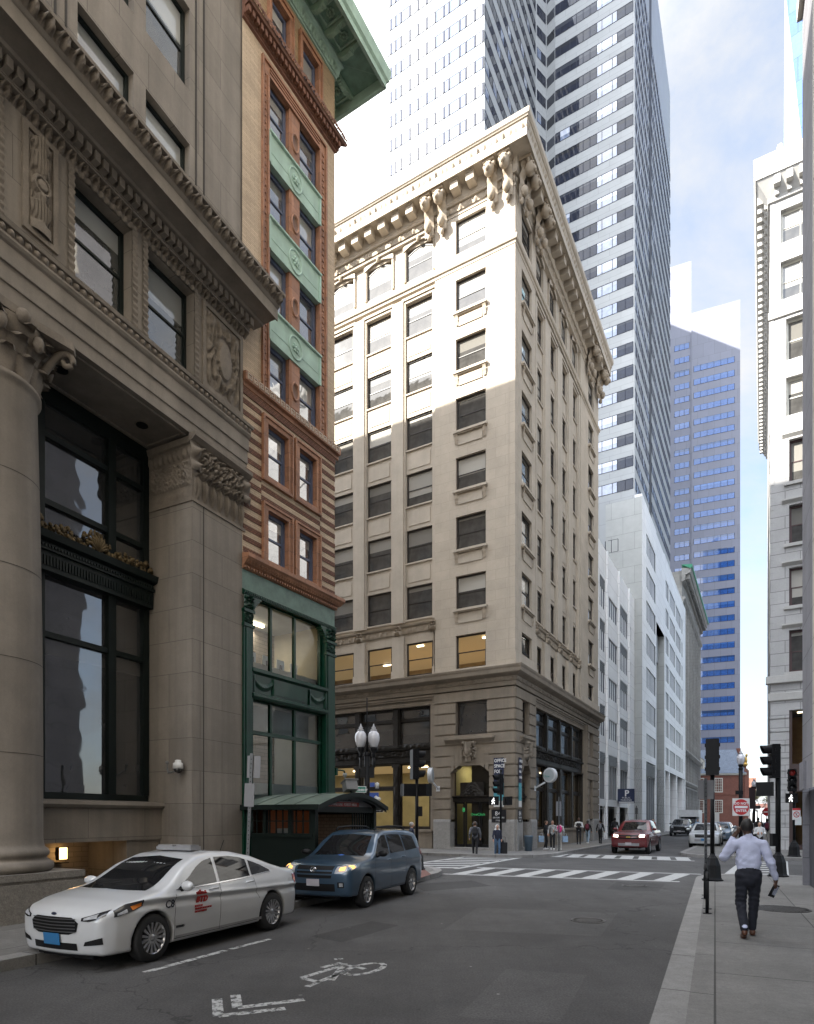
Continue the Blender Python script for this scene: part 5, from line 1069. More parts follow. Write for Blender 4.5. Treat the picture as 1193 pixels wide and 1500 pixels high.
c.relief(0, OL, 38.8, 41, -.02, 200, 12, h_scroll(2, 20), .3); c.build('cornice', OLDS, old); c = MB(); c.prof([(-1.3, 42.9), (-1.65, 43.1), (-1.65, 43.5), (0, 43.7)], -.8, OL+.8); c.build('copper_edge', mat('bright green copper', (.05, .28, .16), .6), old)
for i, (a_, b_) in enumerate(wins_):
    for k in range(8 if i < 11 else 3): window(old, I4, a_, b_, 10+3.5*k, 12.1+3.5*k, .25, (DKFRAME, PANE), 'grid21', .1)
    q = MB(); q.box(a_, b_, .3, .36, 1, 7.2); q.build('shop_window', PANED, old)
# unseen tower put in to shade the far lavender tower
rt = root('unseen_tower', 'unseen plain tower added behind the white apartment tower to shade the lavender one', 'tower', (8, 150, 0), 0); q = MB(); q.box(0, 40, 0, 65, 0, 195); q.build('wall', GREYP, rt)
# ================================================================ lavender granite tower in the distance
LAVG = mat('lavender granite', (.17, .178, .225), .6, var=.05, scale=.2, brick=(3.3, 4.31, .05, .72, .04))
BLUEG = pane_mat('glass in sky reflection blue', (.03, .085, .27), (.05, .12, .32), .3, 1.7, .004)  # blue base colour stands for the sky reflected in the panes
lav = root('lavender_tower', 'distant lavender granite tower with blue ribbon windows and a sunlit blank top', 'tower', (104.8, 200, 0), math.atan2(-1, 2.4))
w = MB(); w.box(-13.4, .7, 0, 12, 0, 166); w.box(-24, -13.4, .6, 12, 0, 183.5); w.build('wall', LAVG, lav)
for k in range(33):
    zt = 148.5-4.31*k+0
    if zt < 12: break
    for x0, x1, n in ((-12.7, -.9, 6), (-18.5, -14.0, 3)):
        y = 0 if n == 6 else .6; z2 = zt+(8.6 if n == 3 else 0)
        a = MB(); a.box(x0-.05, x1+.05, y-.05, y+.02, z2-1.9, z2, 0)
        for i in range(n): p0, p1 = x0+(x1-x0)*i/n, x0+(x1-x0)*(i+1)/n; a.face([(p0+.06, y-.055, z2-1.85), (p1-.06, y-.055, z2-1.85), (p1-.06, y-.055, z2-.05), (p0+.06, y-.055, z2-.05)], 1, [(0, 0), (1, 0), (1, 1), (0, 1)])
        a.build('window_band', [DKBAND, BLUEG], lav)
# ================================================================ old brick state house and what closes the street
BRK = mat('old red brick', (.21, .085, .06), .85, var=.12, scale=.5, brick=(.4, .15, .015, .8), grime=.15); SLATE = mat('blue grey slate', (.15, .18, .23), .7, var=.12, scale=1, brick=(.5, .3, .02, .7)); CREAM = mat('cream painted wood', (.62, .6, .53), .6)
osh = root('brick_hall', 'old red brick hall with steep slate roof, dormer and white sash windows closing the street', 'building', (69.0, 150, 0), R(-6))
w = MB(); w.box(-8, 11.3, 0, 10, 0, 12.3); w.face([(11.3, 0, 12.3), (11.3, 10, 12.3), (11.3, 5, 19)]); w.box(10.6, 11.6, -.2, .6, 0, 13.2); 
for i in range(6): w.box(10.8, 11.5, .2+.8*i, 1.0+.8*i, 12.3, 13.6+1.05*i)
w.box(-8, 11.3, -.12, 0, 7.4, 7.7); w.build('wall', BRK, osh)
r = MB(); r.face([(-8, -.4, 12.5), (11, -.4, 12.5), (11, 5, 18.6), (-8, 5, 18.6)]); r.face([(11, 10.4, 12.5), (-8, 10.4, 12.5), (-8, 5, 18.6), (11, 5, 18.6)]); r.build('roof', SLATE, osh); r = MB(); r.prof([(0, 12.0), (-.3, 12.1), (-.45, 12.4), (0, 12.55)], -8, 11); r.build('eave', CREAM, osh)
for wx_, z0, z1 in ((4.8, 8.0, 11.4), (4.8, 3.1, 6.2), (.6, 3.1, 6.2), (.6, 8.0, 11.4), (-3.5, 8, 11.4)): window(osh, I4, wx_-.95, wx_+.95, z0, z1, -.05, (CREAM, PANED), 'grid45', .18)
d = MB(); d.box(.2, 1.9, .6, 3, 13.6, 15.4); d.face([(.1, .5, 15.4), (2.0, .5, 15.4), (1.05, .5, 16.2)]); d.face([(0, .4, 15.4), (1.05, .4, 16.3), (1.05, 4, 16.3), (0, 3, 15.4)]); d.face([(1.05, .4, 16.3), (2.1, .4, 15.4), (2.1, 3, 15.4), (1.05, 4, 16.3)]); d.build('dormer', CREAM, osh); window(osh, I4, .45, 1.65, 13.8, 15.3, .5, (CREAM, PANED), 'grid34', .12)
d = MB(); d.ball((11.2, .6, 15.6), (.35, .5, .9), 8, 6); d.ball((11.2, .2, 16.7), (.25, .35, .4), 8, 6); d.ball((11.1, .5, 14.6), (.5, .6, .5), 8, 6); d.build('gilt_figure', mat('gilt', (.6, .38, .1), .4, metal=.6), osh)
fb = root('far_brick_building', 'far red brick building at the end of the street below the pale glass block', 'building', (160, 300, 0), 0); q = MB(); q.box(-2, 6, 0, 14, 0, 21); q.build('wall', mat('far orange brick', (.34, .16, .11), .85, brick=(3, 2, .15, .6)), fb)
fg = root('far_glass_building', 'far pale glass office block rising over the brick building at the street end', 'building', (157, 330, 0), 0); q = MB(); q.box(0, 9.5, 0, 14, 0, 33, 0)
for k in range(7): q.box(2.5, 9.2, -.05, .02, 14+2.7*k, 15.5+2.7*k, 1)
q.build('wall', [mat('pale panel', (.6, .63, .66), .5), BLUEG], fg)
fs = root('far_white_building', 'low white building with a brown stripe under the trees at the far street end', 'building', (150, 285, 0), 0); q = MB(); q.box(0, 22, 0, 10, 0, 11); q.box(-.1, 22, -.1, 0, 6.5, 8.4, 1); q.build('wall', [mat('pale panel', (.6, .63, .66)), mat('brown stripe', (.24, .12, .1), .7)], fs)
BARK = mat('grey bark', (.16, .13, .105), .9, var=.2); LEAF = mat('sparse spring leaves', (.16, .15, .07), .8, var=.3)
def tree(label, x, y, h, seed, leaves):
    rg = random.Random(seed); o = root('street_tree', label, 'tree', (x, y, .1), 0, 'trees at the far end of the street'); t = MB(); tips = []
    def br(p, d, L, r_, n):
        q_ = p+d*L; t.tube([p, (p+q_)/2+Vector((rg.uniform(-.1, .1), rg.uniform(-.1, .1), 0))*L, q_], [r_, r_*.8, r_*.6], 5)
        if n == 0: tips.append(q_); return
        for i in range(rg.choice((2, 3, 3))):
            dd_ = (d+Vector((rg.uniform(-.8, .8), rg.uniform(-.8, .8), rg.uniform(-.1, .6)))).normalized(); br(q_, dd_, L*rg.uniform(.6, .82), r_*.6, n-1)
    br(Vector((0, 0, 0)), Vector((0, 0, 1)), h*.3, h*.022, 5); t.build('trunk', BARK, o)
    c_ = MB()
    for p_ in tips:
        for i in range(leaves):
            a_ = p_+Vector((rg.gauss(0, .3), rg.gauss(0, .3), rg.gauss(0, .3))); e = Vector((rg.uniform(-1, 1), rg.uniform(-1, 1), rg.uniform(-1, 1)))*.13; f = Vector((rg.uniform(-1, 1), rg.uniform(-1, 1), rg.uniform(-1, 1)))*.13; c_.face([a_-e, a_+f, a_+e, a_-f])
    c_.build('crown', LEAF, o)
for i, (px, Y, h, lab) in enumerate(((1094, 210, 11, 'bare spring tree beside the red brick hall at the street end'), (1103, 175, 10, 'thin budding tree left of the far lamp post'), (1110, 230, 13, 'taller hazy budding tree in the middle of the street end'), (1116, 190, 9, 'small bare tree nearest the right hand buildings at the street end'), (1099, 260, 14, 'farthest bare tree in front of the low white building'))): tree(lab, (px-CX)/FPX*Y, Y, h, i+3, 5)
# ================================================================ grey granite building on the far right corner
GRG = mat('grey granite ashlar', (.40, .395, .39), .8, var=.06, scale=.6, brick=(1.5, .72, .02, .5, .04), grime=.12, fine=.08, bump=.1)
GRGP = mat('grey granite plain', (.43, .42, .40), .8, var=.08, grime=.12, fine=.08)
MAROON = mat('maroon window frame', (.05, .02, .02), .5)
wl_ = root('granite_office_building', 'grey granite office building on the far right corner with bracketed cornice, sunlit above', 'building', (WC.x, WC.y, 0), 0)
w = MB(ML); gw = [(.95, 2.5), (4.2, 5.9), (7.5, 9.2)]
uz = [(35.3, 37.2), (32.0, 34.2), (28.4, 30.8), (25.2, 27.4)]; lz = [(21.35, 23.8), (17.8, 20.0), (14.2, 16.4), (10.4, 12.8)]
hs = [(a_-(.42 if z0 > 31.5 else .15 if z0 > 25 else 0), b_, z0, z1) for a_, b_ in gw for z0, z1 in uz+lz]+[(.95, 3.2, .15, 8.2), (4.6, 8, 1, 8.2)]
w.wall(0, 20, .15, 40.2, 0, hs, .35)
for z, o in ((8.9, .1), (9.9, .22), (31.1, .1)): w.prof([(0, z-.15), (-o, z-.1), (-o, z+.3), (0, z+.35)], -o, 20, 1, k0=0)
for i in range(11): w.box(0, .95, -.06, 0, .15+.76*i, .15+.76*i+.68, 0); 
for i in range(40): w.box(-.0, .2, -.02, 0, 10.4+.73*i, 10.4+.73*i+.7, 0)
for z0, z1 in lz: w.prof([(0, z1+.1), (-.16, z1+.28), (-.16, z1+.36), (0, z1+.38)], .6, 2.9, 1); w.box(.7, 2.7, -.12, 0, z0-.2, z0-.02, 1)
MW = ML @ Matrix.Rotation(math.atan2(-DR.y, -DR.x)-math.atan2(DL.y, DL.x), 4, 'Z')     # street side: x runs towards the camera
w.M = MW; sw_ = [(-3.6-3.4*i, -1.9-3.4*i) for i in range(8)]
w.wall(-30, 0, .15, 40.2, 0, [(a_, b_, z0, z1) for a_, b_ in sw_ for z0, z1 in uz+lz], .3)
w.M = Matrix(); pa, pb, pc_ = (ML @ Vector((20, 0, 0))).xy, Vector((0, 0)), (MW @ Vector((-30, 0, 0))).xy; pd = pa+pc_
w.face([(*pb, 40.1), (*pa, 40.1), (*pd, 40.1), (*pc_, 40.1)]); w.face([(*pa, 0), (*pd, 0), (*pd, 40.1), (*pa, 40.1)])
w.build('wall', [GRG, GRGP], wl_)
c = MB()
for M, x0, x1, k0, k1 in ((ML, 0, 20, 1, 0), (MW, -30, 0, 0, 1)):
    c.M = M; c.prof([(0, 37.75), (-.12, 37.8), (-.14, 38.0), (-.7, 38.9), (-.74, 38.9), (-.74, 39.5), (-.84, 39.8), (-.84, 40.05), (0, 40.2)], x0, x1, 0, k0, k1, False)
    for i in range(int((x1-x0)/.62)):
        x = x0+.35+.62*i; c.box(x-.16, x+.16, -.66, -.05, 38.35, 38.88); c.box(x-.1, x+.1, -.3, -.02, 38.0, 38.3)
    for i in range(int((x1-x0)/1.6)): x = x0+.5+1.6*i; c.ball((x, -.7, 40.12), (.2, .14, .34), 7, 5)
c.build('cornice', GRGP, wl_)
for a_, b_ in gw[:1]:
    for z0, z1 in uz+lz: window(wl_, ML, a_-(.42 if z0 > 31.5 else .15 if z0 > 25 else 0), b_, z0, z1, .25, (MAROON if z0 < 24 else CREAM, PANE), 'sash' if z0 < 31 else 'grid22', .12)
for a_, b_ in gw[1:]:
    for z0, z1 in uz+lz: window(wl_, ML, a_-(.42 if z0 > 31.5 else .15 if z0 > 25 else 0), b_, z0, z1, .25, (MAROON, PANE), 'sash', .12)
q = MB(ML); q.box(.95, 1.1, .1, .3, .15, 8.2); q.box(3.05, 3.2, .1, .3, .15, 8.2); q.box(1.1, 3.05, .1, .3, 4.5, 5.1); q.box(1.1, 3.05, .1, .25, .15, .45); q.box(2.0, 2.1, .1, .25, .45, 4.5); q.box(1.1, 1.2, .1, .25, .45, 4.5); q.box(1.2, 2.0, .18, .22, 3.5, 4.5)
f = q.build('entrance_door', mat('maroon brown door', (.05, .028, .025), .5), wl_); q = MB(ML); q.face([(1.1, .22, .45), (3.05, .22, .45), (3.05, .22, 4.5), (1.1, .22, 4.5)], 0, [(0, 0), (1, 0), (1, 1), (0, 1)]); q.build('pane', CLEARD, f); q = MB(ML); q.face([(1.1, .24, 5.1), (3.05, .24, 5.1), (3.05, .24, 8.2), (1.1, .24, 8.2)], 0, [(0, 0), (1, 0), (1, 1), (0, 1)]); q.build('pane', CLEARD, f); q = MB(ML); q.tube([(2.3, .05, 1.0), (2.3, -.02, 1.0), (2.3, -.02, 1.7), (2.3, .05, 1.7)], .02, 6); q.build('handle', WHT, f)
room(wl_, ML, .95, 3.2, .4, 4, .2, 8.3, [mat('amber lobby wall', (.35, .2, .07), .8, var=.3), ROOMD, LAMPW], [(1.4, 1.5, .7, .1)])
sp_ = root('street_camera', 'white security camera on a wall conduit of the granite building', 'security camera', (WC.x, WC.y, 0), 0); q = MB(ML); q.box(2.0, 2.3, -.3, -.15, 9.0, 9.2); q.tube([(1.8, -.35, 9.05), (2.05, -.22, 9.08)], .06, 8); q.build('housing', WHT, sp_); q = MB(ML); q.tube([(1.8, -.2, 8.95), (2.05, -.1, 8.8), (2.1, -.05, 8.4), (2.1, -.05, 4.5)], .035, 6); q.build('conduit', LOUV, sp_)
# glass tower behind it
gt = root('glass_tower', 'blue faceted glass tower rising behind the far right granite building', 'tower', (53.2, 90, 0), ang(-1.2, -1)); FAC = mat('pale glass facet', (.30, .38, .46), .1, var=.1, brick=(1.5, 3.4, .06, .5, .25))
q = MB(); A, B, Cc, Dd = (0, 0), (14, 0), (22, 14), (2, 16)
q.face([(0, 0, 0), (14, 0, 0), (14, 0, 88), (3.4, 0, 88), (.6, 0, 120)]); q.face([(3.4, 0, 88), (14, 0, 88), (14, 0, 102)], 1); q.face([(3.4, 0, 88), (14, 0, 102), (14, 2, 135), (.6, 0, 135), (.6, 0, 120)], 2); q.face([(2, 16, 0), (0, 0, 0), (.6, 0, 120), (.6, 0, 135), (2, 16, 135)], 0); q.face([(14, 0, 0), (22, 14, 0), (22, 14, 135), (14, 2, 135), (14, 0, 102)], 2)
q.build('facade', [FAC, mat('green glass facet', (.12, .2, .24), .08, brick=(1.0, 30, .06, .4, .4)), mat('blue glass facet', (.06, .12, .36), .08, brick=(2.2, 3.4, .05, .5, .3))], gt)
# ================================================================ grey stone building lining the near right pavement
rn = root('near_right_building', 'grey stone building along the right pavement, only its dark polished corner pier in view', 'building', (11.04, 17.3, 0), math.atan2(-D1.y, -D1.x))
w = MB(); NX = 75.; nw = [(2.2+3.9*i, 4.4+3.9*i) for i in range(9)]; nz_ = [4.2+3.7*k for k in range(11)]
RNS = mat('warm pale stone', (.52, .48, .42), .8, var=.08, brick=(1.6, .8, .012, .6, .04), grime=.1)
w.wall(0, 2.0, 2.75, 46, -.17, [], .3, 2); w.wall(2.0, NX, 2.75, 46, -.17, [(a_, b_, z, z+2.3) for a_, b_ in nw for z in nz_], .3); w.box(0, NX, 0, 12, .15, 2.75, 1); w.face([(0, 12, 0), (0, -.17, 0), (0, -.17, 46), (0, 12, 46)], 2); w.face([(0, -.17, 46), (NX, -.17, 46), (NX, 12, 46), (0, 12, 46)]); w.box(-.05, NX, -.3, -.17, 24.0, 24.5); w.prof([(-.17, 44), (-.6, 44.6), (-1.0, 45.4), (-1.0, 46), (-.17, 46.2)], -.8, NX)
w.box(-.06, .8, -.24, -.17, 2.75, 3.5, 2); w.build('wall', [RNS, mat('dark polished granite', (.045, .047, .055), .3, var=.2, scale=6), mat('grey granite pier', (.20, .195, .21), .8, var=.12, brick=(1.6, .9, .012, .5, .06), grime=.15, fine=.1)], rn)
for a_, b_ in nw:
    for z in nz_: window(rn, I4, a_, b_, z, z+2.3, .05, (DKFRAME, PANE), 'sash', .08)
gs = root('street_name_sign', 'green sign blade at the right edge beside the polished pier', 'sign', (19.2, 30, 0), 0); q = MB(); q.box(-.12, .32, -.02, .02, 2.65, 3.02); q.build('blade', mat('green sign', (.01, .16, .07), .5), gs); q = MB(); q.tube([(.36, 0, .15), (.36, 0, 3.1)], .04, 8); q.build('post', IRON, gs)
# ================================================================ subway entrance kiosk
KGRN = mat('black green kiosk paint', (.006, .011, .009), .5, var=.2, spec=.25); KROOF = mat('weathered green metal roof', (.13, .17, .14), .55, var=.25, scale=2, grime=.25, streak=.1)
ORNG = glow('orange self glowing tile wall', (.20, .06, .02), .02)  # tile wall glows faintly itself in place of light inside the kiosk
kio = root('subway_kiosk', 'dark green subway entrance kiosk with curved metal roof in front of the green shopfront', 'kiosk', (-4.36, 16.75, 0), math.atan2(N1.y, N1.x))
KX, KY = 2.28, 3.15
w = MB()
for x, y in ((.02, .0), (KX-.12, .0), (KX-.12, KY-.12), (.02, KY-.12)): w.box(x, x+.14, y, y+.14, .15, 2.32)
w.box(.16, KX-.12, .03, .1, .15, 1.5); w.box(.1, KX-.05, -.02, .13, 1.5, 1.6); w.box(.1, KX, -.02, .13, 2.2, 2.34)
for xx in (.66, 1.46): w.box(xx, xx+.1, .01, .12, 1.6, 2.2)
for i in range(10): w.box(.2+.21*i, .225+.21*i, .045, .085, 1.6, 2.2)
w.box(.1, KX-.1, .045, .085, 1.9, 1.925); w.box(KX-.14, KX, 0, KY, 2.14, 2.3); w.box(.16, KX-.12, KY-.1, KY-.04, .15, 2.3)
for i in range(9): w.box(KX-.09, KX-.06, 1.95+.13*i, 1.98+.13*i, .2, 2.14)
w.box(KX-.1, KX-.05, 1.9, KY-.1, 1.2, 1.26); w.box(KX-.1, KX-.04, .14, .2, .2, 2.1); w.build('frame', KGRN, kio)
r = MB(); n = 14; ov = .3; pr = [(-.25+(KY+.5)*i/n, 2.30+.44*math.sin(math.pi*(.06+.88*i/n))-.44*math.sin(math.pi*.06)) for i in range(n+1)]
for (ya, za), (yb, zb) in zip(pr, pr[1:]):
    r.face([(0, ya, za), (KX+ov, ya, za), (KX+ov, yb, zb), (0, yb, zb)]); r.face([(0, yb, zb-.07), (KX+ov, yb, zb-.07), (KX+ov, ya, za-.07), (0, ya, za-.07)], 1); r.face([(KX+ov, ya, za-.1), (KX+ov, yb, zb-.1), (KX+ov, yb, zb+.012), (KX+ov, ya, za+.012)], 1); r.face([(KX+ov-.06, ya, za-.16), (KX+ov-.06, yb, zb-.16), (KX+ov-.06, yb, zb-.08), (KX+ov-.06, ya, za-.08)], 1)
for xx in (.6, 1.2, 1.8): r.tube([(xx, y, z+.012) for y, z in pr], .015, 5)
r.box(0, KX+ov, -.29, -.25, 2.2, 2.33, 1); r.build('roof', [KROOF, KGRN], kio)
t = MB(); gp = [(y, z-.1) for y, z in pr if .1 < y < KY-.1]; t.face([(KX-.02, .1, 2.26)]+[(KX-.02, KY-.1, 2.26)]+[(KX-.02, y, z) for y, z in gp[::-1]]); t.build('arch_panel', mat('grey sign panel', (.24, .23, .24), .5), kio)
MS = Matrix.Translation((KX-.012, 1.25, 0)) @ Matrix.Rotation(R(90), 4, 'Z')
text('STATE', .17, IRON, kio, MS @ Matrix.Translation((.28, 0, 2.455)), bold=.004); q = MB(MS); q.box(-.75, .95, -.012, 0, 2.3, 2.42); q.build('red_sign', mat('red sign band', (.32, .03, .02), .5), kio); text('ORANGE LINE  FOREST HILLS', .095, LETTER_W, kio, MS @ Matrix.Translation((.1, -.014, 2.325)), sx=1.05)
i_ = MB(); i_.face([(.3, .5, .15), (.3, KY-.2, .15), (.3, KY-.2, 2.2), (.3, .5, 2.2)]); i_.face([(.3, KY-.2, .15), (KX-.3, KY-.2, .15), (KX-.3, KY-.2, 2.1), (.3, KY-.2, 2.1)], 1); i_.box(.32, .36, 1.0, 1.6, 1.2, 1.7, 2); i_.build('interior', [ORNG, mat('tiled stair wall', (.25, .19, .13), .5, brick=(.2, .1, .01, .5)), WHT], kio)
sl_ = root('flood_light', 'small grey box floodlight on the kiosk roof beneath the street name signs', 'floodlight'); sl_.location = (-1.55, 17.3, 2.78); sl_.rotation_euler = (R(-20), 0, .5)
q = MB(); q.box(-.17, .17, -.14, .14, -.05, .22); q.box(-.2, .2, -.17, .17, .22, .25); q.build('housing', mat('grey painted metal', (.16, .16, .16)), sl_); q = MB(); q.tube([(0, 0, -.05), (0, 0, -.3)], .02, 6); q.build('bracket', IRON, sl_)
# ================================================================ signals, lamps, signs
SIG = mat('black signal housing', (.006, .006, .007), .5, var=.2, spec=.2); LENS = mat('dark lens', (.03, .03, .035), .15); GAL = mat('galvanised steel', (.10, .105, .11), .45, metal=.4, var=.15, scale=8); SIGNB = mat('bare aluminium sign back', (.19, .19, .2), .5, metal=.3, var=.1)
WALK = glow('white walk symbol', (1, 1, 1), .45)
def pole_(o, h, base=True, r=.06):
    q = MB(); q.tube([(0, 0, .6 if base else 0), (0, 0, h)], r, 12); q.ball((0, 0, h), r*1.2, 8, 5); q.build('pole', IRON, o)
    if base:
        q = MB(); q.lathe([(.30, 0), (.31, .03), (.27, .05), (.25, .1), (.225, .45), (.16, .62), (.155, .66), (.11, .7), (.075, .76), (.07, .8)], n=8, smooth=False); q.build('base', IRON, o)
def head(o, x, y, z0, yaw, red=False, s=1.):
    """three-lens signal whose lenses face yaw (0 = towards -Y)"""
    M = Matrix.Translation((x, y, z0)) @ Matrix.Rotation(yaw, 4, 'Z') @ Matrix.Scale(s, 4); q = MB(M); q.box(-.17, .17, -.02, .2, 0, 1.06)
    for i in range(3):
        z = .18+.35*i; q.box(-.18, .18, -.035, .1, z-.165, z+.165); 
        for sx_ in (-.19, .19): q.box(sx_-.015, sx_+.015, .05, .1, z-.05, z+.05)
    hh = q.build('signal_head', SIG, o)
    for i in range(3):
        z = .18+.35*i; v = MB(M); n = 12; P = [(.155*math.cos(a), .155*math.sin(a)) for a in [R(-40)+R(260)*k/n for k in range(n+1)]]
        for (xa, za), (xb, zb) in zip(P, P[1:]): 
            L0 = .30*(.55+.45*max(0, (za+.155)/.31)); L1 = .30*(.55+.45*max(0, (zb+.155)/.31)); v.face([(xa, -.03, z+za), (xb, -.03, z+zb), (xb, -.03-L1, z+zb), (xa, -.03-L0, z+za)])
        v.build('visor', SIG, hh); l_ = MB(M @ Matrix.Translation((0, -.038, z)) @ Matrix.Rotation(R(90), 4, 'X')); l_.lathe([(.001, .03), (.08, .02), (.135, 0)], n=16, cap=False); l_.build('lens', glow('dim red signal', (.3, .012, .008), .004) if red and i == 2 else LENS, hh)
    return hh
def pedbox(o, x, y, z0, yaw, lit=False):
    M = Matrix.Translation((x, y, z0)) @ Matrix.Rotation(yaw, 4, 'Z'); q = MB(M); q.box(-.23, .23, -.1, .12, 0, .44); q.box(-.25, .25, -.2, -.1, .42, .45); q.box(-.25, -.235, -.2, -.1, 0, .42); q.box(.235, .25, -.2, -.1, 0, .42); hh = q.build('walk_signal', SIG, o)
    if lit:
        q = MB(M @ Matrix.Translation((-.04, -.104, .05))); q.ball((.03, 0, .30), (.035, .01, .038), 8, 5)
        for a, b, r_ in (((.02, .26), (.0, .15), .035), ((.0, .16), (-.06, 0), .022), ((.0, .16), (.05, .09), .022), ((.05, .09), (.06, 0), .02), ((.02, .24), (-.06, .19), .017), ((-.06, .19), (-.07, .13), .016), ((.03, .24), (.09, .17), .017)): q.tube([(a[0], 0, a[1]), (b[0], 0, b[1])], r_, 6)
        q.build('walk_symbol', WALK, hh)
YD = math.atan2(D1.y, D1.x)-R(90)                                # yaw whose -Y looks back along the street
def facing(dx, dy): return math.atan2(dx, -dy)                  # yaw for lenses looking along (dx,dy)
o = root('traffic_signal', 'black traffic signal seen from behind at the pavement corner left of the man', 'traffic signal', (9.0, 18.6, .15)); pole_(o, 3.15); head(o, 0, 0, 3.1, facing(D1.x, D1.y)); q = MB(); q.box(.05, .19, -.03, -.01, 1.72, 2.0); q.build('notice', WHT, o)
o = root('traffic_signal', 'black corner signal with hoods turned left, right of the man', 'traffic signal', (11.7, 19.9, .15)); pole_(o, 4.05, r=.075); head(o, -.2, 0, 3.1, facing(-.95, .25)); pedbox(o, -.42, 0, 2.53, facing(DR.x, DR.y)); q = MB(); q.box(-.22, -.06, -.08, .08, .95, 1.35); q.build('push_button', SIG, o)
o = root('traffic_signal', 'far right signal showing a white walking figure and a turn ban sign below', 'traffic signal', (18.4, 30.0, .15)); pole_(o, 3.4); head(o, -.12, -.05, 3.1, facing(-.45, -.9), red=True); pedbox(o, -.18, -.1, 2.55, facing(-.5, -.87), True)
q = MB(); q.box(-.14, .24, -.1, -.085, 1.75, 2.3, 0); q.box(-.14, .24, -.102, -.1, 2.2, 2.3, 1)
q.M = Matrix.Translation((.05, -.103, 2.0)) @ Matrix.Rotation(R(90), 4, 'X'); q.lathe([(.11, 0), (.11, .004), (.145, .004), (.145, 0)], n=20, m=1, smooth=False, cap=False); q.M = Matrix(); q.tube([(-.05, -.104, 2.1), (.15, -.104, 1.9)], .014, 5, 1); q.tube([(.03, -.103, 1.92), (.03, -.103, 2.03), (.1, -.103, 2.05)], .014, 5, 2); q.box(.0, .3, -.08, -.07, 1.5, 1.9, 0); q.build('turn_ban_sign', [WHT, mat('sign red', (.45, .02, .025), .5), IRON], o)
o = root('traffic_signal', 'signal with lit walking figure before the stone building corner', 'traffic signal', (4.89, 32.9, .15)); pole_(o, 4.3); head(o, -.1, 0, 3.05, facing(-.95, -.2)); pedbox(o, -.36, -.1, 2.5, facing(-.3, -.95), True); pedbox(o, .3, 0, 2.5, facing(.95, .3))
o = root('traffic_signal', 'dark signal seen edge on behind the blue SUV with two walk signal boxes', 'traffic signal', (.35, 22.6, .15)); pole_(o, 3.4); head(o, 0, 0, 3.22, facing(.95, .3)); pedbox(o, -.28, 0, 2.62, facing(-.3, .95)); pedbox(o, .22, 0, 2.62, facing(.6, .8)); q = MB(); q.box(.06, .2, -.1, .1, 1.9, 2.25); q.build('control_box', SIG, o)
GLOBE = mat('frosted lamp globe', (.62, .62, .66), .12, var=.02, coat=.5)
def acorn(o, x, y, z):
    q = MB(); q.lathe([(.08, 0), (.13, .05), (.185, .22), (.195, .34), (.175, .45), (.11, .53), (.08, .56)], (x, y, z), 20); g_ = q.build('globe', GLOBE, o)
    q = MB(); q.lathe([(.10, .55), (.11, .58), (.06, .62), (.07, .66), (.03, .7), (.012, .78)], (x, y, z), 14); q.build('finial', mat('lamp cap', (.4, .4, .42), .3), g_); q = MB(); q.lathe([(.05, -.32), (.06, -.2), (.05, -.18), (.12, -.06), (.13, 0), (.1, .02)], (x, y, z), 14); q.build('collar', IRON, g_)
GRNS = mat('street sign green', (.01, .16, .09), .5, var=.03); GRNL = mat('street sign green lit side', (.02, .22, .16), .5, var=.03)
o = root('street_lamp', 'twin globe black street lamp with Devonshire and Water Street signs beside the kiosk', 'street lamp', (-1.3, 20.5, .15)); pole_(o, 3.9, r=.09); q = MB(); q.tube([(0, 0, 3.9), (0, 0, 4.6)], .05, 8); q.tube([(0, 0, 4.6), (0, 0, 5.75)], .02, 6); q.build('mast', IRON, o)
q = MB(); q.tube([(-.2, 0, 3.85), (-.2, 0, 3.5), (0, 0, 3.2), (.22, 0, 3.5), (.22, 0, 3.85)], .05, 8); q.box(-.22, .24, -.06, .06, 3.15, 3.5); q.build('cross_arm', IRON, o); acorn(o, -.2, 0, 4.12); acorn(o, .22, 0, 4.12)
def blade(o, x0, x1, z0, z1, yaw, mt, s, size, y=-.11, col=None):
    M = Matrix.Translation((0, 0, 0)) @ Matrix.Rotation(yaw, 4, 'Z'); q = MB(M); q.box(x0, x1, y-.012, y+.012, z0, z1, 0); 
    for (a, b, c, d) in ((x0, x1, z0, z0+.02), (x0, x1, z1-.02, z1), (x0, x0+.02, z0, z1), (x1-.02, x1, z0, z1)): q.box(a, b, y-.014, y-.012, c, d, 1)
    f = q.build('sign_blade', [mt, LETTER_W], o); text(s, size, LETTER_W, f, M @ Matrix.Translation(((x0+x1)/2, y-.016, z0+(z1-z0)*.27)), bold=.006, sx=.8)
blade(o, -.52, -.06, 2.66, 2.86, .35, GRNL, 'DEVONSHIRE ST', .085); blade(o, -.6, -.08, 2.36, 2.52, -.15, GRNS, 'WATER ST', .1)
q = MB(); q.box(.09, .38, -.08, .1, 2.36, 2.66, 0); q.box(.1, .25, -.08, .1, 2.85, 2.99, 0); q.build('blue_box', mat('blue box', (.01, .06, .32), .4), o); q = MB(); q.ball((.36, -.13, 2.45), (.1, .07, .07), 8, 6); q.ball((.3, -.12, 2.5), (.06, .05, .06), 8, 5); q.lathe([(.01, 0), (.06, .0), (.07, .16), (.02, .2)], (.33, -.02, 2.8), 10); q.build('sensor', WHT, o)
M = Matrix.Rotation(.15, 4, 'Z'); q = MB(M); q.box(.1, .52, -.12, -.1, 2.02, 2.2, 0)
for (a, b, c, d) in ((.1, .52, 2.02, 2.03), (.1, .52, 2.19, 2.2), (.1, .11, 2.02, 2.2), (.51, .52, 2.02, 2.2)): q.box(a, b, -.123, -.12, c, d, 1)
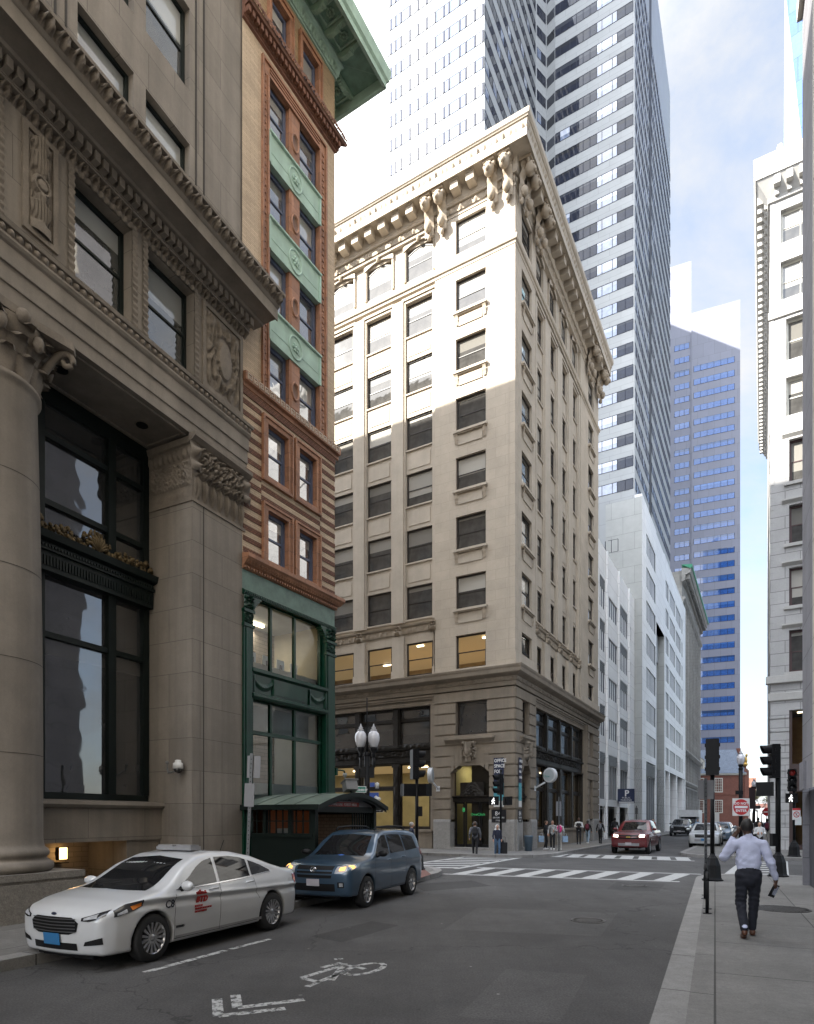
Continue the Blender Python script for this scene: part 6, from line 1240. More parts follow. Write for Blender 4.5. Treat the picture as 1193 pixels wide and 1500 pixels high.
q.box(.14, .4, -.124, -.12, 2.075, 2.145, 1); q.face([(.4, -.124, 2.05), (.48, -.124, 2.11), (.4, -.124, 2.17)], 1); f = q.build('one_way_sign', [IRON, mat('sign grey', (.4, .4, .42), .5)], o); text('ONE WAY', .06, IRON, f, M @ Matrix.Translation((.27, -.127, 2.09)), bold=.004, sx=.85)
o = root('street_lamp', 'single globe street lamp on the far right corner above the do not enter sign', 'street lamp', (17.45, 33, .15)); pole_(o, 4.4, r=.1); acorn(o, 0, 0, 4.62)
o = root('no_entry_sign', 'red and white do not enter sign on the lamp post ahead of the man', 'road sign', (17.3, 32.8, .15)); q = MB(); q.box(-.44, .44, -.12, -.1, 1.95, 2.85); q.build('board', WHT, o)
q = MB(Matrix.Translation((0, -.122, 2.4)) @ Matrix.Rotation(R(90), 4, 'X')); q.lathe([(.001, .004), (.41, .004), (.41, 0)], n=36, smooth=False, cap=False); f = q.build('disc', mat('sign red', (.45, .02, .025)), o); q = MB(); q.box(-.33, .33, -.132, -.127, 2.34, 2.46); q.build('bar', LETTER_W, f); text('DO NOT', .17, LETTER_W, f, Matrix.Translation((0, -.128, 2.53)), bold=.006); text('ENTER', .18, LETTER_W, f, Matrix.Translation((0, -.128, 2.15)), bold=.006)
q = MB(); q.box(-.3, .1, -.14, -.12, 3.05, 3.25, 0); q.build('small_plate', SIG, o)
o = root('street_lamp', 'farther single globe street lamp on the right beyond the do not enter sign', 'street lamp', (27.5, 50, .15)); pole_(o, 4.0, r=.09); acorn(o, 0, 0, 4.2)
o = root('no_entry_sign', 'tiny far red and white no entry disc over the pavement crowd', 'road sign', (31.3, 55, .15)); q = MB(); q.tube([(0, 0, 0), (0, 0, 2.6)], .04, 6); q.build('post', IRON, o); q = MB(Matrix.Translation((0, -.06, 2.35)) @ Matrix.Rotation(R(90), 4, 'X')); q.lathe([(.001, .004), (.36, .004), (.36, 0)], n=24, smooth=False, cap=False); q.build('disc', mat('sign red', (.45, .02, .025)), o); q = MB(); q.box(-.26, .26, -.075, -.068, 2.29, 2.41); q.build('bar', LETTER_W, o)
o = root('hanging_sign', 'dark hanging shop sign on a bracket from the grey granite building', 'shop sign', (21.6, 39.5, 0), 0); q = MB(); q.box(-.5, .5, -.05, .05, 2.55, 2.75); q.box(-.18, .18, -.03, .03, 2.75, 3.9); q.box(-.05, .9, -.03, .03, 3.85, 3.95); q.build('panel', mat('dark maroon sign', (.04, .025, .03), .5), o)
def signpost(name, lab, x, y, h, plates, yaw, lean=0, mt=GAL, r=.03):
    o = root(name, lab, 'sign post', (x, y, .15), 0); o.rotation_euler = (0, R(lean), yaw); q = MB(); q.box(-r, r, -r*.6, r*.6, 0, h); 
    for i in range(int(h/.1)): q.box(-.008, .008, -r*.6-.003, -r*.6, .05+.1*i, .08+.1*i, 1)
    q.build('post', [mt, IRON], o)
    for (x0, x1, z0, z1, y_) in plates: q = MB(); q.box(x0, x1, y_, y_+.006, z0, z1); q.build('sign_plate', SIGNB, o)
signpost('sign_post', 'leaning grey sign post with two blank sign backs beside the white sedan', -3.62, 14.2, 3.3, [(-.1, .2, 2.75, 3.25, .03), (-.12, .1, 2.1, 2.62, -.04)], .0, 2.2, GAL, .035)
signpost('sign_post', 'perforated steel post with a grey blank sign back by the near signal', 7.24, 15.3, 2.8, [(-.17, .2, 2.3, 2.76, .03)], -.1)
signpost('sign_post', 'thin post with tall grey sign backs beside the shopping group on the stone building pavement', 8.4, 34.9, 3.0, [(-.16, .16, 1.95, 2.75, .02)], .3)
signpost('sign_post', 'slim post with a small sign far along the left pavement beyond the truck', 22.0, 60.5, 3.0, [(-.15, .15, 2.2, 2.8, .02)], .2)
def hoop(lab, x, y):
    o = root('bike_rack', lab, 'bike rack', (x, y, .148), math.atan2(D1.y, D1.x), 'black bike hoops on the right kerb'); q = MB(); q.tube([(0, 0, 0), (0, 0, .62)]+[(.35-.35*math.cos(a), 0, .62+.14*math.sin(a)) for a in [math.pi*k/8 for k in range(1, 8)]]+[(.7, 0, .62), (.7, 0, 0)], .03, 8); q.build('hoop', IRON, o)
    for x_ in (0, .7): q = MB(); q.lathe([(.08, 0), (.08, .01)], (x_, 0, 0), 12, smooth=False); q.build('foot', IRON, o)
hoop('black steel bike hoop, the nearer one on the right kerb', 5.8, 12.2); hoop('black steel bike hoop, the farther one beside the perforated post', 6.8, 14.4)
o = root('waste_bin', 'blue grey waste bin in the doorway on the right face of the stone building', 'waste bin', (6.75, 35.1, .15)); q = MB(); q.lathe([(.2, 0), (.25, .75), (.27, .78), (.27, .84), (.2, .86)], n=16); q.build('body', mat('blue grey plastic', (.08, .12, .16), .5), o)
# ================================================================ implicit surfaces (for bodies that are one continuous shape)
def surface_nets(F, lo, hi, h):
    n = [int(math.ceil((hi[i]-lo[i])/h))+1 for i in range(3)]; ax = [lo[i]+h*np.arange(n[i]) for i in range(3)]
    X, Y, Z = np.meshgrid(*ax, indexing='ij'); V = F(X, Y, Z); ins = V < 0
    c = np.zeros([k-1 for k in n], int); off = [(i, j, k) for i in (0, 1) for j in (0, 1) for k in (0, 1)]
    sl_ = lambda A, o: A[o[0]:A.shape[0]-1+o[0], o[1]:A.shape[1]-1+o[1], o[2]:A.shape[2]-1+o[2]]
    for o in off: c += sl_(ins, o)
    act = (c > 0) & (c < 8); idx = -np.ones(act.shape, int); idx[act] = np.arange(act.sum()); ai = np.argwhere(act); 
    acc = np.zeros((len(ai), 3)); cnt = np.zeros(len(ai)); cv = {o: V[ai[:, 0]+o[0], ai[:, 1]+o[1], ai[:, 2]+o[2]] for o in off}
    for a in off:
        for d in range(3):
            if a[d]: continue
            b = list(a); b[d] = 1; b = tuple(b); va, vb = cv[a], cv[b]; m = (va < 0) != (vb < 0); t = np.where(m, va/np.where(m, va-vb, 1), 0)
            p = np.array(a, float)[None, :].repeat(len(ai), 0); p[:, d] = t; acc[m] += p[m]; cnt[m] += 1
    P = np.array(lo)[None]+h*(ai+acc/np.maximum(cnt, 1)[:, None]); quads = []
    for d in range(3):
        e = [slice(1, -1)]*3; e[d] = slice(0, -1); e2 = [slice(1, -1)]*3; e2[d] = slice(1, None)
        A, B = ins[tuple(e)], ins[tuple(e2)]; m = np.argwhere(A != B); 
        if not len(m): continue
        base = m.copy(); o1, o2 = [k for k in range(3) if k != d]
        for k in (o1, o2): base[:, k] += 1
        def cell(da, db): q = base.copy(); q[:, o1] -= da; q[:, o2] -= db; return idx[q[:, 0], q[:, 1], q[:, 2]]
        q = np.stack([cell(0, 0), cell(1, 0), cell(1, 1), cell(0, 1)], 1); fl = A[m[:, 0], m[:, 1], m[:, 2]]
        if d == 1: fl = ~fl
        q[~fl] = q[~fl][:, ::-1]; quads.append(q)
    Q = np.concatenate(quads); return P, Q[(Q >= 0).all(1)]
def project(F, P, it=3, e=.002):
    for _ in range(it):
        f = F(P[:, 0], P[:, 1], P[:, 2]); g = np.stack([F(P[:, 0]+e*(k == 0), P[:, 1]+e*(k == 1), P[:, 2]+e*(k == 2))-f for k in range(3)], 1)/e
        s = f/np.maximum((g*g).sum(1), .05); P = P-np.clip(s, -.03, .03)[:, None]*g
    return P
def net_object(name, P, Q, mats, mi, parent):
    me = bpy.data.meshes.new(name); me.from_pydata(P.tolist(), [], Q.tolist())
    for m in mats: me.materials.append(m)
    me.polygons.foreach_set('material_index', np.asarray(mi, dtype=np.int32)); me.polygons.foreach_set('use_smooth', [True]*len(Q)); me.update()
    o = bpy.data.objects.new(name, me); C.objects.link(o); o.parent = parent; return o
def smax(a, b, k): h = np.clip(.5-.5*(b-a)/k, 0, 1); return b*(1-h)+a*h+k*h*(1-h)
# ================================================================ cars
RUB = mat('tyre rubber', (.014, .014, .015), .8, var=.1); ALLOY = mat('bright alloy', (.52, .52, .53), .28, metal=.85, var=.04); CARGL = pane_mat('car window glass', (.010, .011, .012), (.012, .012, .013), .0, 1.55, 0); BLKP = mat('black plastic trim', (.008, .008, .009), .55, spec=.25); CHROME = mat('chrome', (.62, .62, .63), .12, metal=1, var=0)
LAMPG = mat('clear lamp lens', (.42, .43, .45), .1, var=.3, scale=14, coat=.5); REDL = mat('red tail lens', (.35, .01, .012), .2, coat=.5); AMB = mat('amber lens', (.6, .17, .02), .2, coat=.4); AMBL = glow('lit amber lamp', (1, .5, .12), .5); HEADL = glow('lit headlamp', (1, .95, .8), 3); DKLAMP = mat('dark lamp bezel', (.03, .03, .032), .15, coat=.5)
def car(name, label, cfg, loc, heading, paint, group=None):
    """heading = direction the front points. Local x forward, y left."""
    o = root(name, label, cfg.get('cat', 'car'), (loc[0], loc[1], 0), math.atan2(heading[1], heading[0]), group)
    T = np.array(cfg['top']); Wd = np.array(cfg['wid']); Hs = cfg['H']; S_ = np.array(cfg.get('sec', [(.0, .93), (.14, .955), (.33, .995), (.5, 1.0), (.6, .98), (.66, .945), (.8, .84), (.92, .74), (1.0, .66)]))
    xs = np.linspace(T[0, 0]-.3, T[-1, 0]+.3, 400); zs = np.interp(xs, T[:, 0], T[:, 1]); k = np.exp(-np.linspace(-2, 2, 15)**2); zs = np.convolve(np.pad(zs, 7, mode='edge'), k/k.sum(), 'valid')
    ws = np.interp(xs, Wd[:, 0], Wd[:, 1]); ws = np.convolve(np.pad(ws, 7, mode='edge'), k/k.sum(), 'valid'); zq_ = np.linspace(0, 1.1, 80); sq = np.interp(zq_, S_[:, 0], S_[:, 1]); k2 = np.exp(-np.linspace(-2, 2, 9)**2); sq = np.convolve(np.pad(sq, 4, mode='edge'), k2/k2.sum(), 'valid')
    zb, xf, xr = cfg['zb'], cfg['xf'], cfg['xr']; ax_, rw = cfg['axles'], cfg['rw']; cr_, cvf = cfg.get('crown', .05), cfg.get('curve', .16)
    def F(x, y, z, arch=True):
        ay = np.abs(y); c = np.where(x > 0, cvf, -.08)*np.clip(np.abs(x), 0, 1); xe = x+c*ay*ay
        hw = np.interp(x, xs, ws)*np.interp(z/Hs, zq_, sq)
        if 'crease' in cfg: zc, dp = cfg['crease']; hw = hw+dp*np.exp(-((z-zc-.03*x)/.035)**2)-dp*1.2*np.exp(-((z-zc+.07-.03*x)/.05)**2)
        zt = np.interp(xe, xs, zs)-cr_*ay*ay
        fz = np.clip((z-zb)/(.55*Hs), 0, 1)
        f = smax(ay-hw, z-zt, .07); f = smax(f, zb-z, .06); f = smax(f, x-(xf-.10*(1-fz)**2-.10*fz**2-.20*ay*ay), .06); f = smax(f, (xr+.06*(1-fz)**2+.09*ay*ay)-x, .06)
        if arch:
            for xa in ax_: f = smax(f, -np.maximum(np.hypot(x-xa, z-rw)-rw*1.13, .42-ay), .012)
        return f
    h = cfg.get('h', .03); P, Q = surface_nets(F, (xr-.15, -Wd[:, 1].max()-.12, zb-.12), (xf+.15, Wd[:, 1].max()+.12, Hs+.12), h); P = project(F, P)
    cen = P[Q].mean(1); mi = np.zeros(len(Q), int); well = np.zeros(len(Q), bool)
    for xa in ax_: well |= (np.hypot(cen[:, 0]-xa, cen[:, 2]-rw) < rw*1.115+.0) & (np.abs(cen[:, 1]) < Wd[:, 1].max()-.035)
    mi[well] = 1
    if 'clad' in cfg: mi[cen[:, 2] < cfg['clad']] = 1
    net_object('body', P, Q, [paint, BLKP], mi, o)
    def solve(axis, a, b, sgn):
        a, b = np.asarray(a, float), np.asarray(b, float); lo = np.full(a.shape, .0 if axis == 'y' else (0 if sgn > 0 else 0)); hi = np.full(a.shape, 1.3 if axis == 'y' else 3.4)
        if axis == 'z': lo[:] = .3; hi[:] = 2.4
        G_ = {'y': lambda t: F(a, t, b, False), 'x': lambda t: F(sgn*t, a, b, False), 'z': lambda t: F(a, b, t, False)}[axis]
        for _ in range(26): m = (lo+hi)/2; ins = G_(m) < 0; lo = np.where(ins, m, lo); hi = np.where(ins, hi, m)
        return lo
    def patch(nm, low, up, axis, sgn, mt, eps=.006, n=14, m=5, parent=None, bulge=0.):
        """panel on the body surface between two polylines given in the side view (x,z), front view (y,z) or plan (x,y)"""
        def res(pl): 
            pl = np.array(pl, float); d = np.r_[0, np.cumsum(np.hypot(*np.diff(pl, axis=0).T))]; t = np.linspace(0, d[-1], n+1); return np.stack([np.interp(t, d, pl[:, i]) for i in (0, 1)], 1)
        A, B = res(low), res(up); v = np.linspace(0, 1, m+1)[:, None, None]; g_ = A[None]*(1-v)+B[None]*v; a, b = g_[..., 0], g_[..., 1]; t = solve(axis, a, b, sgn)
        if bulge: uu = np.linspace(0, 1, n+1)[None]; t = t+bulge*np.sin(np.pi*uu)*np.sin(np.pi*v[..., 0])
        if axis == 'y': pts_ = np.stack([a, sgn*(t+eps), b], -1)
        elif axis == 'x': pts_ = np.stack([sgn*(t+eps), a, b], -1)
        else: pts_ = np.stack([a, b, t+eps], -1)
        q = MB(); vs = pts_.reshape(-1, 3).tolist(); fs = [(j*(n+1)+i, j*(n+1)+i+1, (j+1)*(n+1)+i+1, (j+1)*(n+1)+i) for j in range(m) for i in range(n)]
        q.mesh(vs, fs); return q.build(nm, mt, parent or o)
    def seam(pl, axis, sgn, w=.008, mt=None, nm='door_seam', eps=.003, parent=None):
        pl = np.array(pl, float); d = np.diff(pl, axis=0); d = np.r_[d, d[-1:]]; nr = np.stack([-d[:, 1], d[:, 0]], 1); nr /= np.maximum(np.linalg.norm(nr, axis=1), 1e-6)[:, None]
        return patch(nm, pl-nr*w/2, pl+nr*w/2, axis, sgn, mt or BLKP, eps, 24, 1, parent)
    # wheels
    nsp = cfg.get('spokes', 15)
    wm = MB(); tw = .11; r = rw; 
    Mx = Matrix.Rotation(R(90), 4, 'X'); wm.M = Mx; wm.lathe([(r*.66, -tw), (r*.9, -tw), (r*.97, -tw*.85), (r, -tw*.5), (r, tw*.5), (r*.97, tw*.85), (r*.9, tw), (r*.66, tw*.9)], n=36, cap=False)
    rm = MB(Mx); rm.lathe([(r*.70, -tw*.95), (r*.67, -tw*.9), (r*.63, -tw*.7), (r*.60, tw*.7)], n=32, cap=False); rm.lathe([(.001, -tw*.80), (r*.13, -tw*.80), (r*.16, -tw*.6), (r*.2, -tw*.3)], n=16, cap=False)
    for i in range(nsp):
        a = 2*math.pi*i/nsp; ca, sa = math.cos(a), math.sin(a); ww = r*(.075 if nsp > 8 else .15)
        def pt(rr, s_, d): return (ca*rr-sa*s_, sa*rr+ca*s_, d)
        rm.face([pt(r*.12, -ww*.5, -tw*.72), pt(r*.12, ww*.5, -tw*.72), pt(r*.65, ww*.85, -tw*.86), pt(r*.65, -ww*.85, -tw*.86)][::-1]); 
        for s_ in (-1, 1): rm.face([pt(r*.12, s_*ww*.5, -tw*.72), pt(r*.65, s_*ww*.85, -tw*.86), pt(r*.65, s_*ww*.85, -tw*.4), pt(r*.12, s_*ww*.5, -tw*.4)])
    rm.lathe([(.001, -tw*.2), (r*.6, -tw*.2)], n=24, m=1, cap=False)
    wme, rme = wm.data('tyre', RUB), rm.data('rim', [ALLOY, BLKP]); track = cfg['track']
    for xa in ax_:
        for sg in (1, -1):
            wo = bpy.data.objects.new('wheel', wme); C.objects.link(wo); wo.parent = o; wo.location = (xa, sg*track, rw); wo.rotation_euler = (0, xa, 0 if sg > 0 else math.pi)
            ro = bpy.data.objects.new('rim', rme); C.objects.link(ro); ro.parent = wo
    q = MB(); q.box(xr+.25, xf-.25, -.55, .55, zb-.06, zb+.1); q.build('underbody', BLKP, o)
    cfg['build'](o, patch, seam, solve)
    return o
def both(f): f(1); f(-1)
def std_parts(o, patch, seam, c, paint):
    g_ = patch('windshield', c['ws'][0], c['ws'][1], 'x', 1, CARGL, .008, 16, 8)
    if c.get('rs'): patch('rear_window', c['rs'][0], c['rs'][1], 'x', -1, CARGL, .008, 12, 6)
    for sg in (1, -1):
        for low, up in c['sw']: patch('side_window', low, up, 'y', sg, CARGL, .006, 14, 4)
        for pl in c['seams']: seam(pl, 'y', sg)
        if c.get('trimline'): seam(c['trimline'], 'y', sg, .014, c.get('trimmat', CHROME), 'window_trim', .008)
        for (x, z) in c['handles']:
            y = c['hy']; q = MB(); q.tube([(x-.11, sg*(y+.012), z), (x-.07, sg*(y+.045), z+.01), (x+.07, sg*(y+.045), z+.005), (x+.11, sg*(y+.012), z-.005)], [.012, .018, .018, .012], 8); q.build('door_handle', paint, o)
        x, y, z = c['mirror']; q = MB(Matrix.Translation((x, sg*y, z)) @ Matrix.Rotation(sg*-.25, 4, 'Z')); q.ball((0, sg*.1, .02), (.07, .13, .075), 14, 9); q.build('mirror', c.get('mirmat', paint), o); q = MB(); q.tube([(x+.0, sg*(y-.10), z-.07), (x, sg*(y+.04), z-.01)], .03, 6); q.build('mirror_arm', BLKP, o)
# --- white city sedan
WPAINT = mat('white car paint', (.60, .61, .625), .3, var=.03, scale=2, coat=1, grime=.03)
def sedan_parts(o, patch, seam, solve):
    c = dict(ws=([(-.66, .97), (0, .985), (.66, .97)], [(-.55, 1.365), (0, 1.405), (.55, 1.365)]), rs=([(-.55, 1.1), (.55, 1.1)], [(-.5, 1.32), (.5, 1.32)]),
        sw=[([(.93, .965), (.05, .99)], [(.62, 1.12), (.42, 1.24), (.22, 1.325), (.0, 1.365)]), ([(-.02, .992), (-.82, 1.02)], [(-.07, 1.37), (-.45, 1.37), (-.72, 1.33), (-.84, 1.29)]), ([(-.87, 1.025), (-1.42, 1.06)], [(-.9, 1.275), (-1.05, 1.23), (-1.22, 1.17), (-1.42, 1.075)])],
        seams=[[(1.02, .25), (1.04, .55), (1.0, .9)], [(.02, .25), (.02, .6), (.0, .97)], [(-.9, .98), (-.93, .75), (-1.02, .62)], [(1.02, .255), (.0, .25), (-.98, .26)]], trimline=[(.98, .955), (.3, .968), (-.5, .992), (-1.44, 1.05)], handles=[(.16, .90), (-.74, .925)], hy=.895, mirror=(.86, .93, .99))
    std_parts(o, patch, seam, c, WPAINT)
    gr = patch('grille', [(-.43, .52), (-.30, .475), (.30, .475), (.43, .52)], [(-.46, .63), (-.36, .70), (.36, .70), (.46, .63)], 'x', 1, BLKP, .006, 20, 6)
    for i in range(5): seam([(-.42, .515+.042*i), (0, .508+.042*i), (.42, .515+.042*i)], 'x', 1, .012, mat('satin dark chrome', (.2, .2, .21), .3, metal=.8), 'grille_bar', .016, gr)
    patch('lower_intake', [(-.42, .27), (.42, .27)], [(-.42, .365), (.42, .365)], 'x', 1, BLKP, .006, 16, 3)
    patch('licence_plate', [(-.16, .335), (.16, .335)], [(-.16, .49), (.16, .49)], 'x', 1, mat('blue plate', (.03, .16, .36), .4), .03, 8, 3)
    q = MB(); xx = float(solve('x', [0.], [.735], 1)[0]); q.ball((xx+.006, 0, .735), (.012, .055, .022), 12, 6); q.build('badge', mat('dark blue badge', (.01, .015, .04), .3), o)
    for sg in (1, -1):
        patch('headlight', [(sg*.50, .66), (sg*.62, .655), (sg*.74, .69), (sg*.80, .73)], [(sg*.50, .70), (sg*.62, .735), (sg*.72, .775), (sg*.79, .80)], 'x', 1, DKLAMP, .007, 14, 5)
        l_ = patch('headlight', [(2.08, .70), (1.78, .755), (1.62, .80)], [(2.06, .785), (1.85, .855), (1.60, .885)], 'y', sg, DKLAMP, .007, 12, 4)
        patch('lamp_glass', [(2.04, .715), (1.88, .745)], [(2.03, .745), (1.88, .79)], 'y', sg, LAMPG, .011, 8, 3, l_); patch('indicator', [(1.80, .765), (1.645, .805)], [(1.82, .815), (1.645, .85)], 'y', sg, AMB, .011, 8, 3, l_); patch('lamp_glass', [(sg*.54, .672), (sg*.72, .70)], [(sg*.54, .70), (sg*.71, .755)], 'x', 1, LAMPG, .011, 10, 3, l_)
        patch('fog_recess', [(sg*.52, .335), (sg*.78, .36)], [(sg*.55, .39), (sg*.78, .45)], 'x', 1, BLKP, .006, 10, 4)
        patch('taillight', [(-2.18, .78), (-2.40, .82)], [(-2.14, .95), (-2.38, .95)], 'y', sg, REDL, .007, 8, 4)
        seam([(-1.35, .27), (1.0, .27)], 'y', sg, .05, mat('sill grey', (.3, .3, .31), .5), 'sill', .002)
        if sg < 0: continue
    # markings on the driver's side (the side that faces the lane)
    y = .895; side = Matrix.Rotation(R(180), 4, 'Z')
    def dec(s, size, mt, x, z, **k):
        yy = float(solve('y', [x], [z], 1)[0]); return text(s, size, mt, o, Matrix.Translation((x, yy+.006, z)) @ Matrix.Rotation(R(180), 4, 'Z') @ Matrix.Rotation(R(4), 4, 'X'), **k)
    DRED = mat('red decal', (.42, .03, .025), .4, var=.02); DBLK = mat('black decal', (.01, .01, .02), .4)
    dec('C8', .16, DBLK, 1.14, .72, bold=.002, sx=.9); dec('BTD', .12, DRED, .46, .73, shear=.25, bold=.006, sx=1.05)
    for i, s in enumerate(('BOSTON', 'TRANSPORTATION', 'DEPARTMENT')): dec(s, .04, DRED, .62, .665-.042*i, align='LEFT', bold=.001)
    yy = float(solve('y', [.48], [.85], 1)[0]); q = MB()
    for (a, b, hh) in ((.36, .58, .025), (.38, .40, .05), (.43, .45, .04), (.49, .52, .07), (.53, .55, .05), (.56, .58, .04), (.46, .48, .045)): q.box(a, b, yy-.01, yy+.008, .845, .845+hh)
    q.build('skyline_decal', DRED, o); dec('HYBRID', .045, mat('dark chrome letters', (.1, .1, .11), .3, metal=.6), .92, .41, bold=.002)
    for ya, yb in ((-.5, .02), (.05, .5)):
        xa, xb = [float(solve('x', [y_], [z_], 1)[0])+.015 for y_, z_ in ((ya, 1.0), (yb, 1.06))]; q = MB(); q.tube([(xa, ya, 1.0), (xb, yb, 1.06)], .009, 5); q.build('wiper', BLKP, o)
    q = MB(); q.box(-.12, .12, -.38, .38, 1.475, 1.535); q.box(-.1, .1, -.36, -.05, 1.535, 1.56); q.box(-.1, .1, .05, .36, 1.535, 1.56); q.build('light_bar', mat('grey light bar', (.3, .3, .31), .3, coat=.5), o); q = MB(); q.tube([(-1.05, 0, 1.42), (-1.15, 0, 1.6)], .006, 5); q.build('antenna', BLKP, o)
    for sg in (1, -1): q = MB(); q.box(.0, .5, sg*.22, sg*.6, .75, .98); q.ball((-.02, sg*.4, 1.1), (.06, .13, .12), 8, 6); q.build('seat', mat('grey seat', (.05, .05, .055), .9), o)
SED = dict(H=1.475, zb=.2, xf=2.40, xr=-2.47, axles=(1.425, -1.425), rw=.335, track=.80, crease=(.83, .02), h=.025,
    top=[(-2.6, .9), (-2.47, 1.02), (-2.3, 1.075), (-1.95, 1.11), (-1.55, 1.215), (-1.1, 1.36), (-.6, 1.45), (-.1, 1.475), (.3, 1.44), (.7, 1.31), (1.1, 1.10), (1.32, 1.005), (1.6, .965), (1.95, .895), (2.2, .815), (2.33, .74), (2.4, .66)],
    wid=[(-2.6, .55), (-2.47, .70), (-2.25, .835), (-1.9, .9), (-1.2, .92), (0, .925), (1.3, .93), (1.75, .915), (2.05, .87), (2.25, .76), (2.4, .6)], build=sedan_parts)
def road_at(px, py): return Vector(G(px, py))
pf, pr_ = road_at(222, 1408), road_at(393, 1363); hd = (pf-pr_).normalized(); nrm = Vector((hd.y, -hd.x))      # towards the kerb
mid = (pf+pr_)/2+nrm*.80
sed = car('parked_sedan', 'white city sedan marked C8 with a roof light bar parked at the left kerb', SED, mid, hd, WPAINT); sed.scale = (.95, .97, 1)
# --- blue SUV
BPAINT = mat('steel blue car paint', (.045, .085, .135), .3, metal=.35, var=.04, scale=2, coat=1)
def suv_parts(o, patch, seam, solve):
    c = dict(ws=([(-.66, 1.13), (0, 1.15), (.66, 1.13)], [(-.54, 1.57), (0, 1.61), (.54, 1.57)]), rs=([(-.5, 1.15), (.5, 1.15)], [(-.48, 1.5), (.48, 1.5)]),
        sw=[([(.84, 1.12), (.02, 1.14)], [(.62, 1.33), (.42, 1.49), (.2, 1.575), (-.02, 1.585)]), ([(-.06, 1.145), (-.92, 1.165)], [(-.1, 1.588), (-.5, 1.59), (-.9, 1.575)]), ([(-1.0, 1.17), (-1.82, 1.2)], [(-.98, 1.57), (-1.4, 1.555), (-1.72, 1.51)])],
        seams=[[(.92, .35), (.95, .7), (.88, 1.08)], [(-.02, .35), (-.02, .8), (-.03, 1.12)], [(-.95, 1.14), (-.98, .85), (-.9, .6)], [(.92, .36), (-.88, .36)]], handles=[(.12, 1.0), (-.8, 1.03)], hy=.855, mirror=(.78, .93, 1.16), mirmat=BLKP)
    std_parts(o, patch, seam, c, BPAINT)
    gr = patch('grille', [(-.44, .80), (.44, .80)], [(-.46, .96), (.46, .96)], 'x', 1, BLKP, .006, 16, 4); seam([(-.44, .86), (.44, .86)], 'x', 1, .03, BPAINT, 'grille_bar', .014, gr)
    patch('lower_grille', [(-.42, .70), (.42, .70)], [(-.44, .765), (.44, .765)], 'x', 1, BLKP, .006, 14, 3); patch('bumper_intake', [(-.5, .42), (.5, .42)], [(-.5, .58), (.5, .58)], 'x', 1, BLKP, .006, 14, 3); patch('licence_plate', [(-.16, .53), (.16, .53)], [(-.16, .68), (.16, .68)], 'x', 1, mat('pale plate', (.5, .47, .5), .5), .03, 8, 3)
    xx = float(solve('x', [0.], [.88], 1)[0]); q = MB(Matrix.Translation((xx+.03, 0, .885)) @ Matrix.Rotation(R(90), 4, 'Y')); q.lathe([(.045, 0), (.055, .01), (.06, 0)], n=20, sy=1.4, cap=False); q.lathe([(.02, 0), (.028, .01), (.034, 0)], n=16, sy=1.0, cap=False); q.box(-.035, -.028, -.05, .05, 0, .01); q.build('badge', CHROME, o)
    for sg in (1, -1):
        patch('headlight', [(sg*.50, .80), (sg*.66, .81), (sg*.76, .86)], [(sg*.52, .95), (sg*.66, .985), (sg*.74, 1.0)], 'x', 1, LAMPG, .008, 12, 5, None, .01); patch('indicator', [(sg*.60, .86), (sg*.72, .875)], [(sg*.60, .93), (sg*.71, .955)], 'x', 1, AMBL, .03, 8, 4, None, .008)
        patch('headlight', [(2.02, .87), (1.82, .93)], [(1.98, .99), (1.8, 1.0)], 'y', sg, LAMPG, .008, 8, 4); patch('indicator', [(1.98, .90), (1.88, .93)], [(1.96, .965), (1.87, .98)], 'y', sg, AMBL, .014, 6, 3)
        l_ = patch('fog_light', [(sg*.56, .50), (sg*.70, .50)], [(sg*.56, .62), (sg*.70, .62)], 'x', 1, BLKP, .007, 8, 3); patch('lamp_glass', [(sg*.60, .525), (sg*.68, .525)], [(sg*.60, .60), (sg*.68, .60)], 'x', 1, LAMPG, .013, 6, 3, l_)
        patch('taillight', [(-2.0, 1.0), (-2.16, 1.02)], [(-1.95, 1.2), (-2.1, 1.2)], 'y', sg, REDL, .008, 6, 4); seam([(.9, .62), (-.9, .66)], 'y', sg, .045, BPAINT, 'side_moulding', .014)
        q = MB(); q.tube([(.2, sg*.52, 1.70), (.1, sg*.52, 1.765), (-.6, sg*.53, 1.79), (-1.5, sg*.52, 1.765), (-1.7, sg*.51, 1.69)], .022, 8); q.build('roof_rail', mat('black plastic trim', (.013, .013, .014)), o)
    q = MB(); q.ball((.95, .1, 1.14), (.22, .18, .03), 10, 5); q.build('dashboard_paper', mat('blue paper', (.05, .15, .5), .6), o)
SUV = dict(H=1.72, zb=.30, xf=2.26, xr=-2.32, axles=(1.33, -1.33), rw=.355, track=.79, spokes=10, crease=(1.0, .008), h=.03, sec=[(.0, .92), (.2, .97), (.35, 1.0), (.5, 1.0), (.58, .985), (.65, .95), (.8, .86), (.92, .77), (1.0, .70)],
    top=[(-2.5, 1.1), (-2.32, 1.25), (-2.2, 1.5), (-2.02, 1.64), (-1.6, 1.70), (-.8, 1.725), (-.1, 1.71), (.25, 1.65), (.6, 1.46), (.95, 1.22), (1.15, 1.135), (1.4, 1.10), (1.8, 1.055), (2.05, .99), (2.2, .88), (2.26, .76)],
    wid=[(-2.5, .7), (-2.3, .80), (-2.0, .875), (-1.3, .90), (0, .89), (1.2, .905), (1.7, .90), (2.0, .85), (2.2, .74), (2.3, .62)], build=suv_parts)
pf, pr_ = road_at(531, 1330), road_at(600, 1310.5); hd = (pf-pr_).normalized(); nrm = Vector((hd.y, -hd.x)); mid = (pf+pr_)/2+nrm*.79
